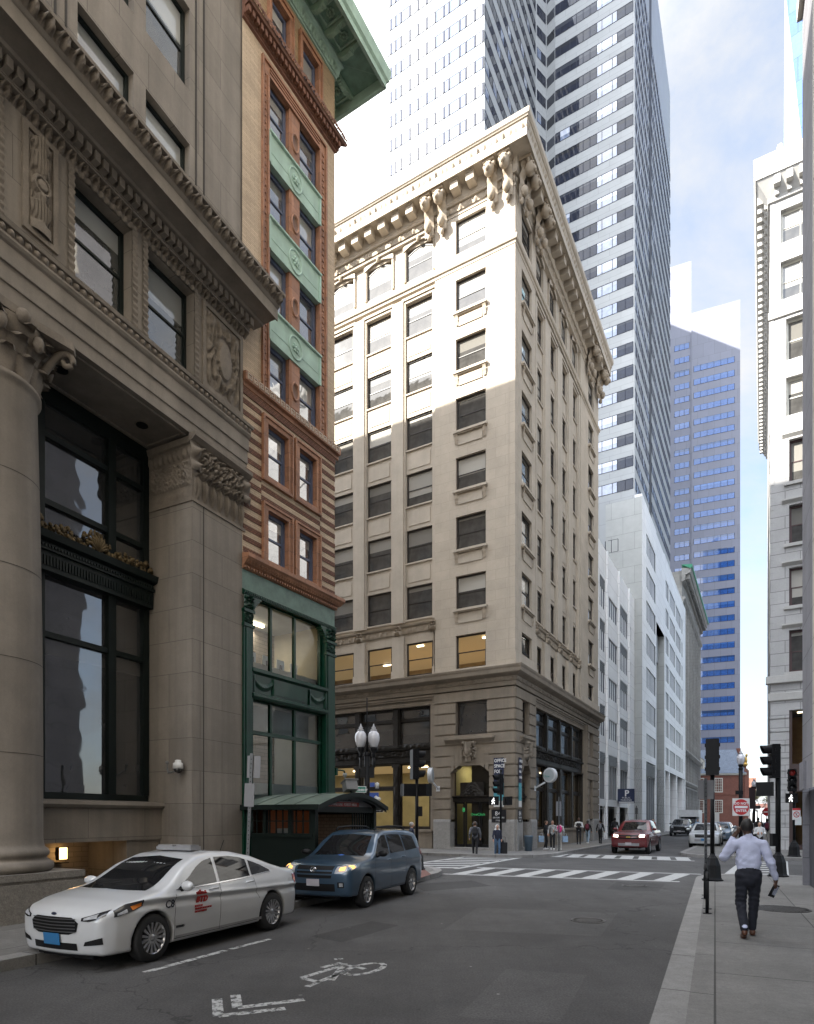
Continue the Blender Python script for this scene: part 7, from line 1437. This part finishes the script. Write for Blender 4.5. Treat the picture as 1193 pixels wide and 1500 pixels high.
suv = car('parked_suv', 'steel blue SUV with lit amber headlights and roof rails parked in front of the kiosk', SUV, mid, hd, BPAINT); suv.scale = (.95, 1, 1)
# --- farther traffic
def plain_parts(paint, lit=None, chrome=False, tall=0., plate=None):
    def f(o, patch, seam, solve):
        k = tall
        c = dict(ws=([(-.70, 1.14+k), (0, 1.16+k), (.70, 1.14+k)], [(-.58, 1.56+k*1.3), (0, 1.6+k*1.3), (.58, 1.56+k*1.3)]), rs=None, sw=[([(.8, 1.13+k), (.02, 1.15+k)], [(.5, 1.45+k), (.25, 1.57+k*1.2), (0, 1.58+k*1.2)]), ([(-.06, 1.15+k), (-.95, 1.17+k)], [(-.1, 1.58+k*1.2), (-.5, 1.58+k*1.2), (-.9, 1.56+k*1.2)])],
            seams=[[(.92, .45), (.95, .8), (.88, 1.08)], [(-.02, .45), (-.03, 1.12)], [(-.95, 1.14), (-.98, .85), (-.95, .5)]], handles=[(.12, 1.02), (-.8, 1.04)], hy=.9, mirror=(.8, .98, 1.2+k))
        std_parts(o, patch, seam, c, paint)
        gr = patch('grille', [(-.52, .70+k), (.52, .70+k)], [(-.55, .92+k), (.55, .92+k)], 'x', 1, BLKP, .006, 14, 4); patch('bumper_intake', [(-.55, .45), (.55, .45)], [(-.55, .6), (.55, .6)], 'x', 1, mat('grey bumper insert', (.3, .3, .31), .4), .006, 12, 3)
        if chrome: seam([(-.5, .82+k), (0, .8+k), (.5, .82+k)], 'x', 1, .05, paint, 'grille_bar', .016, gr); q = MB(); xx = float(solve('x', [0.], [.82+k], 1)[0]); q.box(xx+.01, xx+.035, -.11, .11, .785+k, .835+k); q.build('badge', mat('gold badge', (.6, .42, .1), .3, metal=.6), o)
        patch('licence_plate', [(-.16, .5), (.16, .5)], [(-.16, .64), (.16, .64)], 'x', 1, mat('blue plate' if plate else 'pale plate', (.03, .16, .36)), .02, 6, 2)
        for sg in (1, -1): patch('headlight', [(sg*.56, .80+k), (sg*.82, .82+k)], [(sg*.56, .92+k), (sg*.80, .95+k)], 'x', 1, lit or LAMPG, .01, 8, 3, None, .012)
    return f
def mid_cfg(paint, H=1.72, dz=0., wide=.95, length=4.7, **k):
    s = H/1.72
    return dict(H=H, zb=.30+dz*.6, xf=length/2, xr=-length/2, axles=(length/2-.95, -length/2+.95), rw=.36+dz*.3, track=wide-.11, h=.045, sec=SUV['sec'], top=[(-length/2-.1, 1.2*s), (-length/2+.05, 1.45*s), (-length/2+.3, 1.64*s), (-.6, 1.72*s), (0, 1.71*s), (.25, 1.65*s), (.6, 1.48*s), (.98, 1.2*s), (1.15, 1.13*s), (1.6, 1.09*s), (length/2-.25, 1.0*s), (length/2-.08, .9*s), (length/2, .78*s)],
        wid=[(-length/2-.1, wide*.8), (-length/2+.3, wide*.97), (0, wide), (length/2-.6, wide), (length/2-.2, wide*.92), (length/2, wide*.78)], build=plain_parts(paint, **k))
RPAINT = mat('dark red car paint', (.13, .012, .015), .28, coat=1, var=.05); KPAINT = mat('black car paint', (.012, .013, .016), .25, coat=1, var=.05); SPAINT = mat('pale silver car paint', (.55, .57, .58), .28, coat=1, metal=.2, var=.04); GPAINT = mat('blue grey car paint', (.13, .19, .26), .3, coat=1, metal=.3, var=.05)
def pickup_cfg(paint, **k):
    c = mid_cfg(paint, 1.88, .12, 1.01, 5.6, tall=.13, **k); c['cat'] = 'pickup truck'; c['top'] = [(-2.95, 1.3), (-1.35, 1.32), (-1.25, 1.6), (-1.1, 1.85), (-.4, 1.89), (.1, 1.86), (.35, 1.78), (.7, 1.56), (1.02, 1.31), (1.2, 1.255), (1.8, 1.235), (2.4, 1.17), (2.68, 1.08), (2.8, .95)]; c['axles'] = (1.85, -1.85); return c
car('pickup_truck', 'dark red pickup truck with lit headlights driving up to the far crosswalk', pickup_cfg(RPAINT, lit=HEADL, chrome=True), (13.45, 36.9), (-DR.x, -DR.y), RPAINT)
car('parked_car', 'pale silver crossover facing the camera beyond the crosswalk, partly behind the near signal pole', mid_cfg(SPAINT, 1.66, plate=1), (20.4, 43.0), (-DR.x, -DR.y), SPAINT)
car('pickup_truck', 'black pickup truck parked far along the left kerb ahead of the camper van', pickup_cfg(KPAINT), (30.4, 69.8), (-DR.x, -DR.y), KPAINT)
car('parked_car', 'blue grey car parked behind the silver crossover, only its roof and windscreen showing', mid_cfg(GPAINT, 1.6), (25.5, 51.5), (-DR.x, -DR.y), GPAINT)
car('parked_car', 'silver car farther back in the right hand parked row near the lamp post', mid_cfg(SPAINT, 1.62), (29.2, 58.5), (-DR.x, -DR.y), SPAINT)
cv = root('camper_van', 'white boxy camper van parked behind the black pickup on the left', 'van', (35.2, 78.5, 0), math.atan2(-DR.y, -DR.x))
q = MB(); q.box(-3.2, 1.1, -1.12, 1.12, .5, 2.95); q.prof([(-1.12, 2.1), (-1.12, 2.95), (1.12, 2.95), (1.12, 2.1)], 1.1, 1.9); q.M = Matrix(); q.build('box_body', mat('white camper shell', (.62, .63, .63), .4), cv); q = MB(); q.box(1.1, 2.9, -1.0, 1.0, .45, 1.25); q.face([(2.3, -.95, 1.25), (2.3, .95, 1.25), (1.6, .85, 2.1), (1.6, -.85, 2.1)]); q.build('cab', GPAINT, cv); q = MB(); q.face([(2.28, -.88, 1.3), (2.28, .88, 1.3), (1.68, .8, 2.05), (1.68, -.8, 2.05)]); q.M = Matrix.Translation((.02, 0, .01)); q.build('windshield', CARGL, cv)
for xa in (2.2, -2.0):
    for sg in (1, -1): q = MB(Matrix.Translation((xa, sg*.95, .38)) @ Matrix.Rotation(R(90), 4, 'X')); q.lathe([(.2, -.1), (.38, -.1), (.38, .1), (.2, .1)], n=18); q.build('wheel', RUB, cv)
# ================================================================ people
def cloth(n, c, r=.85, v=.12): return mat(n, c, r, var=v, scale=9, bump=.25)
SKIN_D = mat('dark brown skin', (.07, .035, .022), .55, var=.08, scale=8); SKIN_L = mat('light skin', (.45, .26, .18), .55, var=.08, scale=8); SKIN_M = mat('tan skin', (.28, .15, .09), .55, var=.08, scale=8)
HAIRB = mat('black hair', (.012, .01, .009), .6, var=.3, scale=30, bump=.4); HAIRG = mat('grey hair', (.38, .37, .36), .7, var=.3, scale=30, bump=.4); HAIRN = mat('brown hair', (.07, .04, .022), .6, var=.3, scale=30, bump=.4)
def cone(a, b, ra, rb, m, fl=1., k=None): return ('c', a, b, ra, rb, m, fl)
def ell(c, r, m): return ('e', c, r, m)
def person(label, loc, yaw, prims, mats, h=.02, k=.03, wrinkle=0., z=.15):
    o = root('person', label, 'person', (loc[0], loc[1], z), yaw)
    def each(x, y, zz):
        for p in prims:
            if p[0] == 'c':
                _, a, b, ra, rb, m, fl = p; ax, ay, az = a; d = np.array(b, float)-np.array(a, float); d2 = d.copy(); d2[1] *= fl; L = max((d2*d2).sum(), 1e-9)
                px_, py_, pz_ = x-ax, (y-ay)*fl, zz-az; t = np.clip((px_*d2[0]+py_*d2[1]+pz_*d2[2])/L, 0, 1)
                yield np.sqrt((px_-t*d2[0])**2+(py_-t*d2[1])**2+(pz_-t*d2[2])**2)-(ra+(rb-ra)*t), m
            else:
                _, c, r, m = p; q = np.sqrt(((x-c[0])/r[0])**2+((y-c[1])/r[1])**2+((zz-c[2])/r[2])**2); yield (q-1)*min(r), m
    def F(x, y, zz):
        f = None
        for d, m in each(x, y, zz):
            kk = k if min(1, 1) else k
            if f is None: f = d
            else: hh = np.clip(.5+.5*(f-d)/kk, 0, 1); f = f*(1-hh)+d*hh-kk*hh*(1-hh)
        if wrinkle: f = f+wrinkle*(np.sin(x*31+zz*23+3*np.sin(y*17+zz*9))*np.sin(zz*37-x*19+2*np.sin(zz*11)))*np.clip((zz-.1)*3, 0, 1)*np.clip((1.5-zz)*6, 0, 1)
        return f
    A = np.array([q for p in prims for q in ((p[1], p[2]) if p[0] == 'c' else (np.array(p[1])-np.array(p[2]), np.array(p[1])+np.array(p[2])))], float); lo, hi = A.min(0)-.22, A.max(0)+.22; lo[2] = max(lo[2], -.05)
    P, Q = surface_nets(F, lo, hi, h); P = project(F, P, 2); P[:, 2] = np.maximum(P[:, 2], 0); c = P[Q].mean(1)
    best = None; mi = np.zeros(len(Q), int)
    for d, m in each(c[:, 0], c[:, 1], c[:, 2]):
        if best is None: best = d; mi[:] = m
        else: s = d < best; mi[s] = m; best = np.minimum(best, d)
    net_object('body', P, Q, mats, mi, o); return o
def walker(label, loc, yaw, cols, h=1.75, stride=.16, hood=False, longhair=False, arms=(0, 0), coat=0., build=1., z=.15, turn=0.):
    """cols: skin hair top legs shoes ; local +y is the way the person faces"""
    s = h/1.75; b = build; V = lambda x, y, zz: (x*s, y*s, zz*s); st_ = stride
    P = [cone(V(0, 0, 1.0), V(0, .0, 1.22), .135*s*b, .15*s*b, 2, 1.35), cone(V(0, .01, 1.22), V(0, 0, 1.40), .155*s*b, .13*s*b, 2, 1.35), cone(V(-.13*b, 0, 1.42), V(.13*b, 0, 1.42), .065*s, .065*s, 2), cone(V(0, .01, 1.45), V(0, .02, 1.55), .055*s, .05*s, 0), ell(V(0, .03, 1.645), (.076*s, .095*s, .108*s), 0), ell(V(0, .125, 1.63), (.016*s, .022*s, .022*s), 0), ell(V(0, .0, 1.675), (.085*s, .1*s, .1*s), 1)]
    for e in (-1, 1): P.append(ell(V(.03*e, .112, 1.655), (.011*s, .01*s, .008*s), 1))
    if hood: P += [ell(V(0, -.02, 1.66), (.11*s, .115*s, .13*s), 5), cone(V(-.08, -.03, 1.5), V(.08, -.03, 1.5), .075*s, .075*s, 5)]
    if longhair: P += [cone(V(0, -.05, 1.66), V(0, -.07, 1.42), .085*s, .06*s, 1)]
    for e, yk in ((-1, 1), (1, -1)):
        hip = V(.085*e, 0, .94); knee = V(.09*e, st_*.55*yk+.05, .51); an = V(.085*e, st_*1.1*yk-.03, .10 if yk > 0 else .13); toe = V(.09*e, st_*1.1*yk+.12, .035)
        P += [cone(hip, knee, .088*s*b, .062*s*b, 3), cone(knee, an, .06*s*b, .045*s*b, 3), cone(an, toe, .045*s, .035*s, 4), cone((an[0], an[1]-.03*s, .045*s), toe, .042*s, .036*s, 4)]
        sh = V(.185*e*b, 0, 1.41); m_ = arms[0] if e < 0 else arms[1]
        if m_ == 0: el, ha = V(.245*e*b, -.04-.08*yk, 1.14), V(.25*e*b, .08-.12*yk, .92)
        elif m_ == 1: el, ha = V(.26*e*b, .02, 1.14), V(.08*e, .24, 1.18)
        else: el, ha = V(.3*e, .12, 1.22), V(.12*e, .12, 1.58)
        P += [cone(sh, el, .058*s*b, .048*s*b, 2), cone(el, ha, .046*s*b, .036*s, 2), ell(ha, (.036*s, .04*s, .055*s), 0)]
        for f_ in range(4): P.append(cone((ha[0]+(f_-1.5)*.008*s, ha[1]+(f_-1.5)*.016*s, ha[2]-.03*s), (ha[0]+(f_-1.5)*.008*s, ha[1]+.015*s+(f_-1.5)*.018*s, ha[2]-(.085+.012*(f_ in (1, 2)))*s), .011*s, .009*s, 0))
    if coat: P.append(cone(V(0, 0, 1.05), V(0, 0, 1.05-coat), .145*s*b, .165*s*b, 2, 1.25))
    return person(label, loc, yaw, P, [cols[0], cols[1], cols[2], cols[3], cols[4], cols[5] if len(cols) > 5 else cols[2]], .018, .028, z=z)
def backpack(label, per, m, s=1., w=.15):
    o = root('backpack', label, 'backpack'); o.location = per.location; o.rotation_euler = per.rotation_euler
    q = MB(); q.ball((0, -.23*s, 1.27*s), (w*s, .11*s, .23*s), 14, 9); q.build('pack', m, o); q = MB(); q.ball((0, -.32*s, 1.18*s), (w*.75*s, .05*s, .11*s), 10, 6); q.build('pocket', m, o)
    for e in (-1, 1): q = MB(); q.tube([(.08*e*s, -.16*s, 1.45*s), (.1*e*s, -.02*s, 1.50*s), (.11*e*s, .12*s, 1.42*s), (.12*e*s, .14*s, 1.25*s), (.11*e*s, -.1*s, 1.1*s)], .018*s, 6); q.build('strap', m, o)
    return o
def yaw_to(dx, dy): return math.atan2(-dx, dy)                   # local +y -> (dx,dy)
# --- the man in the pale shirt walking away
SHIRT = mat('pale blue white shirt', (.47, .49, .63), .85, var=.08, scale=7, bump=.5); NAVYT = mat('dark navy trousers', (.009, .010, .017), .85, var=.15, scale=6, bump=.3); BROWNS = mat('brown leather shoes', (.085, .032, .016), .35, var=.2); BELT = mat('brown belt', (.10, .03, .02), .45)
H0 = [cone((0, .0, 1.115), (0, .01, 1.19), .162, .176, 0, 1.42), cone((0, .01, 1.17), (0, .015, 1.38), .176, .170, 0, 1.42), cone((-.125, 0, 1.445), (.125, 0, 1.445), .083, .083, 0, 1.1), cone((-.07, .01, 1.505), (.07, .01, 1.505), .06, .06, 0), cone((0, .0, 1.51), (0, .01, 1.555), .066, .062, 0),
      cone((0, .01, 1.54), (-.015, .03, 1.63), .056, .054, 1), ell((-.02, .045, 1.715), (.078, .098, .115), 1), ell((-.02, .03, 1.73), (.084, .102, .107), 2), ell((-.097, .03, 1.70), (.012, .025, .034), 1), ell((.057, .03, 1.70), (.012, .025, .034), 1), ell((-.02, .145, 1.69), (.017, .022, .024), 1),
      cone((0, -.005, .93), (0, 0, 1.04), .158, .150, 3, 1.28), cone((0, 0, 1.052), (0, 0, 1.075), .149, .149, 6, 1.36),
      cone((-.088, -.01, .96), (-.10, .07, .53), .104, .074, 3), cone((-.10, .07, .53), (-.075, -.17, .17), .073, .060, 3), cone((.088, 0, .96), (.088, .15, .53), .104, .072, 3), cone((.088, .15, .53), (.078, .235, .13), .071, .058, 3),
      cone((-.075, -.19, .19), (-.075, -.175, .135), .041, .040, 5), cone((-.075, -.195, .115), (-.075, -.07, .04), .042, .040, 4), cone((-.075, -.20, .09), (-.077, -.05, .032), .034, .04, 4), cone((-.075, -.07, .035), (-.077, .0, .028), .042, .034, 4),
      cone((.078, .225, .06), (.09, .38, .038), .044, .04, 4), cone((.078, .20, .045), (.09, .38, .03), .04, .036, 4),
      cone((-.195, 0, 1.435), (-.335, .06, 1.235), .078, .066, 0), cone((-.335, .06, 1.235), (-.20, .17, 1.52), .064, .046, 0), cone((-.20, .17, 1.52), (-.15, .15, 1.61), .036, .034, 1), ell((-.125, .125, 1.66), (.026, .045, .05), 1),
      cone((.195, 0, 1.435), (.295, -.04, 1.16), .078, .062, 0), cone((.295, -.04, 1.16), (.365, .04, .935), .060, .043, 0), cone((.365, .04, .935), (.372, .055, .89), .034, .034, 1), ell((.372, .062, .855), (.024, .042, .05), 1)]
for f_ in range(4):                                              # fingers of the right hand round the book, and of the left hand round the phone
    yy = .03+.022*f_; H0 += [cone((.372, yy, .83), (.366, yy+.004, .785), .0105, .010, 1), cone((.366, yy+.004, .785), (.342, yy+.006, .765+.004*f_), .010, .0085, 1)]
    zz = 1.63+.02*f_; H0 += [cone((-.135, .15, zz), (-.13, .185, zz+.006), .010, .0095, 1), cone((-.13, .185, zz+.006), (-.108, .197, zz+.008), .0095, .0085, 1)]
H0 += [cone((.366, .025, .87), (.345, .0, .83), .0125, .011, 1), cone((.345, .0, .83), (.335, .01, .795), .011, .0095, 1), cone((-.12, .1, 1.64), (-.105, .085, 1.69), .012, .010, 1)]
man = person('man in pale shirt and navy trousers walking away with a phone at his ear', (5.26, 9.72), yaw_to(.40, 1), H0, [SHIRT, SKIN_D, HAIRB, NAVYT, BROWNS, mat('pale sock', (.45, .47, .6), .9), BELT], .0095, .016, .0065)
bk = root('notebook', 'dark notebook with a white printed cover held in the walking man\'s right hand', 'notebook'); bk.location = man.location; bk.rotation_euler = man.rotation_euler
M = Matrix.Translation((.352, .055, .74)) @ Matrix.Rotation(R(24), 4, 'Y') @ Matrix.Rotation(R(52), 4, 'Z'); q = MB(M); q.box(-.075, .075, -.008, .008, -.11, .09, 0); q.build('cover', IRON, bk); q = MB(M); q.box(-.02, .07, -.0105, -.008, -.07, .07, 0); q.box(-.07, .07, .008, .0105, -.08, .08, 0); q.build('label', mat('pale printed label', (.42, .45, .55), .5, var=.3, scale=30), bk)
ph = root('mobile_phone', 'black mobile phone held to the walking man\'s left ear', 'phone'); ph.location = man.location; ph.rotation_euler = man.rotation_euler; q = MB(Matrix.Translation((-.108, .135, 1.67)) @ Matrix.Rotation(R(12), 4, 'Y')); q.box(-.005, .005, -.035, .035, -.07, .07); q.build('body', IRON, ph)
# --- pedestrians at the crossing and along the stone building
BLK_C = cloth('black cloth', (.013, .013, .015)); DEN = cloth('blue denim', (.07, .13, .22)); DEN2 = cloth('pale denim', (.2, .27, .35)); GREYC2 = cloth('grey jacket', (.13, .135, .15)); WHC = cloth('white cloth', (.6, .6, .6)); NAVC = cloth('navy cloth', (.02, .025, .05)); REDSH = cloth('orange red shoes', (.5, .06, .02)); PINK = cloth('pink cloth', (.55, .03, .17)); KHAKI = cloth('pale trousers', (.42, .40, .37)); BURG = cloth('burgundy cloth', (.10, .015, .03)); REDC = cloth('red cloth', (.4, .03, .03)); BLUEC = cloth('light blue cloth', (.25, .36, .5))
d_ = (DR.x, DR.y)
p = walker('person in grey jacket and orange shoes crossing towards the stone building door', (3.5, 32.5), yaw_to(.15, 1), (SKIN_L, HAIRN, GREYC2, BLK_C, REDSH), 1.78, .16, z=.0, build=1.08); backpack('large black backpack on the person in orange shoes', p, BLK_C, 1.02, .17)
hp = root('headphones', 'dark headphones worn by the person in orange shoes', 'headphones'); hp.location = p.location; hp.rotation_euler = p.rotation_euler; q = MB(); q.tube([(.1*math.cos(a), .0, 1.69+.115*math.sin(a)) for a in [math.pi*k/8 for k in range(9)]], .014, 6); q.ball((.1, 0, 1.68), (.025, .04, .045), 8, 5); q.ball((-.1, 0, 1.68), (.025, .04, .045), 8, 5); q.build('band', GREYC2, hp)
walker('woman in white hood and dark jacket with blue jeans stepping off the kerb towards us', (4.62, 32.3), yaw_to(.05, -1), (SKIN_L, HAIRN, NAVC, DEN, WHC, WHC), 1.62, .14, hood=True, z=.0)
sc2 = root('suitcase', 'black suitcase pulled beside the woman in the white hood', 'suitcase', (4.98, 32.7, 0)); q = MB(); q.box(-.2, .2, -.13, .13, .06, .72); q.box(-.17, .17, -.15, -.13, .12, .66); q.build('case', BLK_C, sc2); q = MB(); q.tube([(-.12, .1, .72), (-.12, .1, 1.0), (.12, .1, 1.0), (.12, .1, .72)], .012, 6); q.build('handle', IRON, sc2)
for e in (-.15, .15): q = MB(Matrix.Translation((e, 0, .035)) @ Matrix.Rotation(R(90), 4, 'Y')); q.lathe([(.034, -.015), (.034, .015)], n=12); q.build('wheel', RUB, sc2)
walker('person in black with a dark cap in the shopping group, leftmost by the sign post', (8.0, 36.4), yaw_to(.9, -.2), (SKIN_L, HAIRN, BLK_C, BLK_C, WHC), 1.66, .05)
walker('person in white and black patterned top in the middle of the shopping group', (8.3, 36.0), yaw_to(-.3, -1), (SKIN_L, HAIRB, mat('black white patterned top', (.3, .3, .3), .8, var=.6, scale=14), BLK_C, WHC), 1.68, .06, arms=(1, 0))
p = walker('person in white top and cream trousers on the right of the shopping group', (8.75, 36.2), yaw_to(.3, 1), (SKIN_L, HAIRB, WHC, KHAKI, WHC), 1.64, .07); backpack('bright pink backpack in the shopping group', p, PINK, .94, .17)
for lab, x, y in (('pale blue shopping bag at the left of the shopping group', 7.72, 36.3), ('pale blue shopping bag at the right of the shopping group', 9.02, 36.0)):
    o = root('shopping_bag', lab, 'bag', (x, y, .15+.45)); q = MB(); q.box(-.15, .15, -.06, .06, 0, .36); q.build('bag', BLUEC, o); q = MB(); q.tube([(-.08, 0, .36), (-.06, 0, .5), (.06, 0, .5), (.08, 0, .36)], .012, 6); q.build('handle', WHC, o)
walker('man in a black vest over white sleeves standing against the stone building', (11.95, 43.9), yaw_to(-.3, -1), (SKIN_D, HAIRB, WHC, BLK_C, BLK_C, BLK_C), 1.84, .05, arms=(1, 1))
vs_ = root('vest', 'black padded vest on the standing man against the stone building', 'vest', (11.95, 43.9, .15), yaw_to(-.3, -1)); q = MB(); q.lathe([(.17, 1.0), (.19, 1.15), (.185, 1.35), (.14, 1.48)], (0, .01, 0), 18, sy=.78); q.build('vest_body', BLK_C, vs_)
p = walker('woman in dark jacket and blue jeans walking away with a maroon backpack', (13.0, 45.4), yaw_to(*d_), (SKIN_L, HAIRB, BLK_C, DEN2, WHC), 1.64, .15, longhair=True); backpack('maroon backpack on the woman in blue jeans', p, BURG, .94)
p = walker('person in black walking away with a grey backpack ahead of the truck', (13.85, 45.2), yaw_to(*d_), (SKIN_L, HAIRB, BLK_C, BLK_C, BLK_C), 1.68, .12); backpack('grey backpack on the person in black near the truck', p, GREYC2, .96, .14)
walker('person in dark clothes half hidden left of the red pickup truck', (16.3, 49.5), yaw_to(*d_), (SKIN_D, HAIRB, BLK_C, BLK_C, BLK_C), 1.82, .1)
walker('distant person in red on the pavement right behind the red pickup truck', (22.6, 58.0), yaw_to(-.4, -1), (SKIN_L, HAIRN, REDC, NAVC, BLK_C), 1.7, .1)
walker('older man with grey hair in a navy coat beyond the blue SUV', (.2, 28.6), yaw_to(1, .3), (SKIN_L, HAIRG, NAVC, NAVC, BLK_C), 1.78, .12, z=.0)
walker('distant person in a light blue shirt near the camper van', (33.6, 73), yaw_to(-.3, -1), (SKIN_L, HAIRN, BLUEC, NAVC, BLK_C), 1.78, .1, z=0)
walker('person in white top and navy trousers walking towards us beyond the crossing', (24.0, 44.2), yaw_to(-.45, -1), (SKIN_M, HAIRN, WHC, NAVC, BLK_C), 1.76, .14)
walker('woman with long black hair in a white top coming across the right crosswalk', (17.6, 31.5), yaw_to(-.5, -1), (SKIN_L, HAIRB, WHC, BLK_C, BLK_C), 1.62, .12, longhair=True, arms=(1, 1), z=.15)
p = walker('person in dark jacket and pale grey trousers walking away on the far right pavement', (24.9, 43.6), yaw_to(*d_), (SKIN_D, HAIRB, NAVC, KHAKI, WHC), 1.76, .15); backpack('burgundy backpack on the person in pale grey trousers', p, BURG, 1.0, .17)
walker('person in black jacket leading the far right pavement crowd', (25.6, 46.0), yaw_to(*d_), (SKIN_L, HAIRB, BLK_C, BLK_C, BLK_C), 1.84, .1, build=1.1)
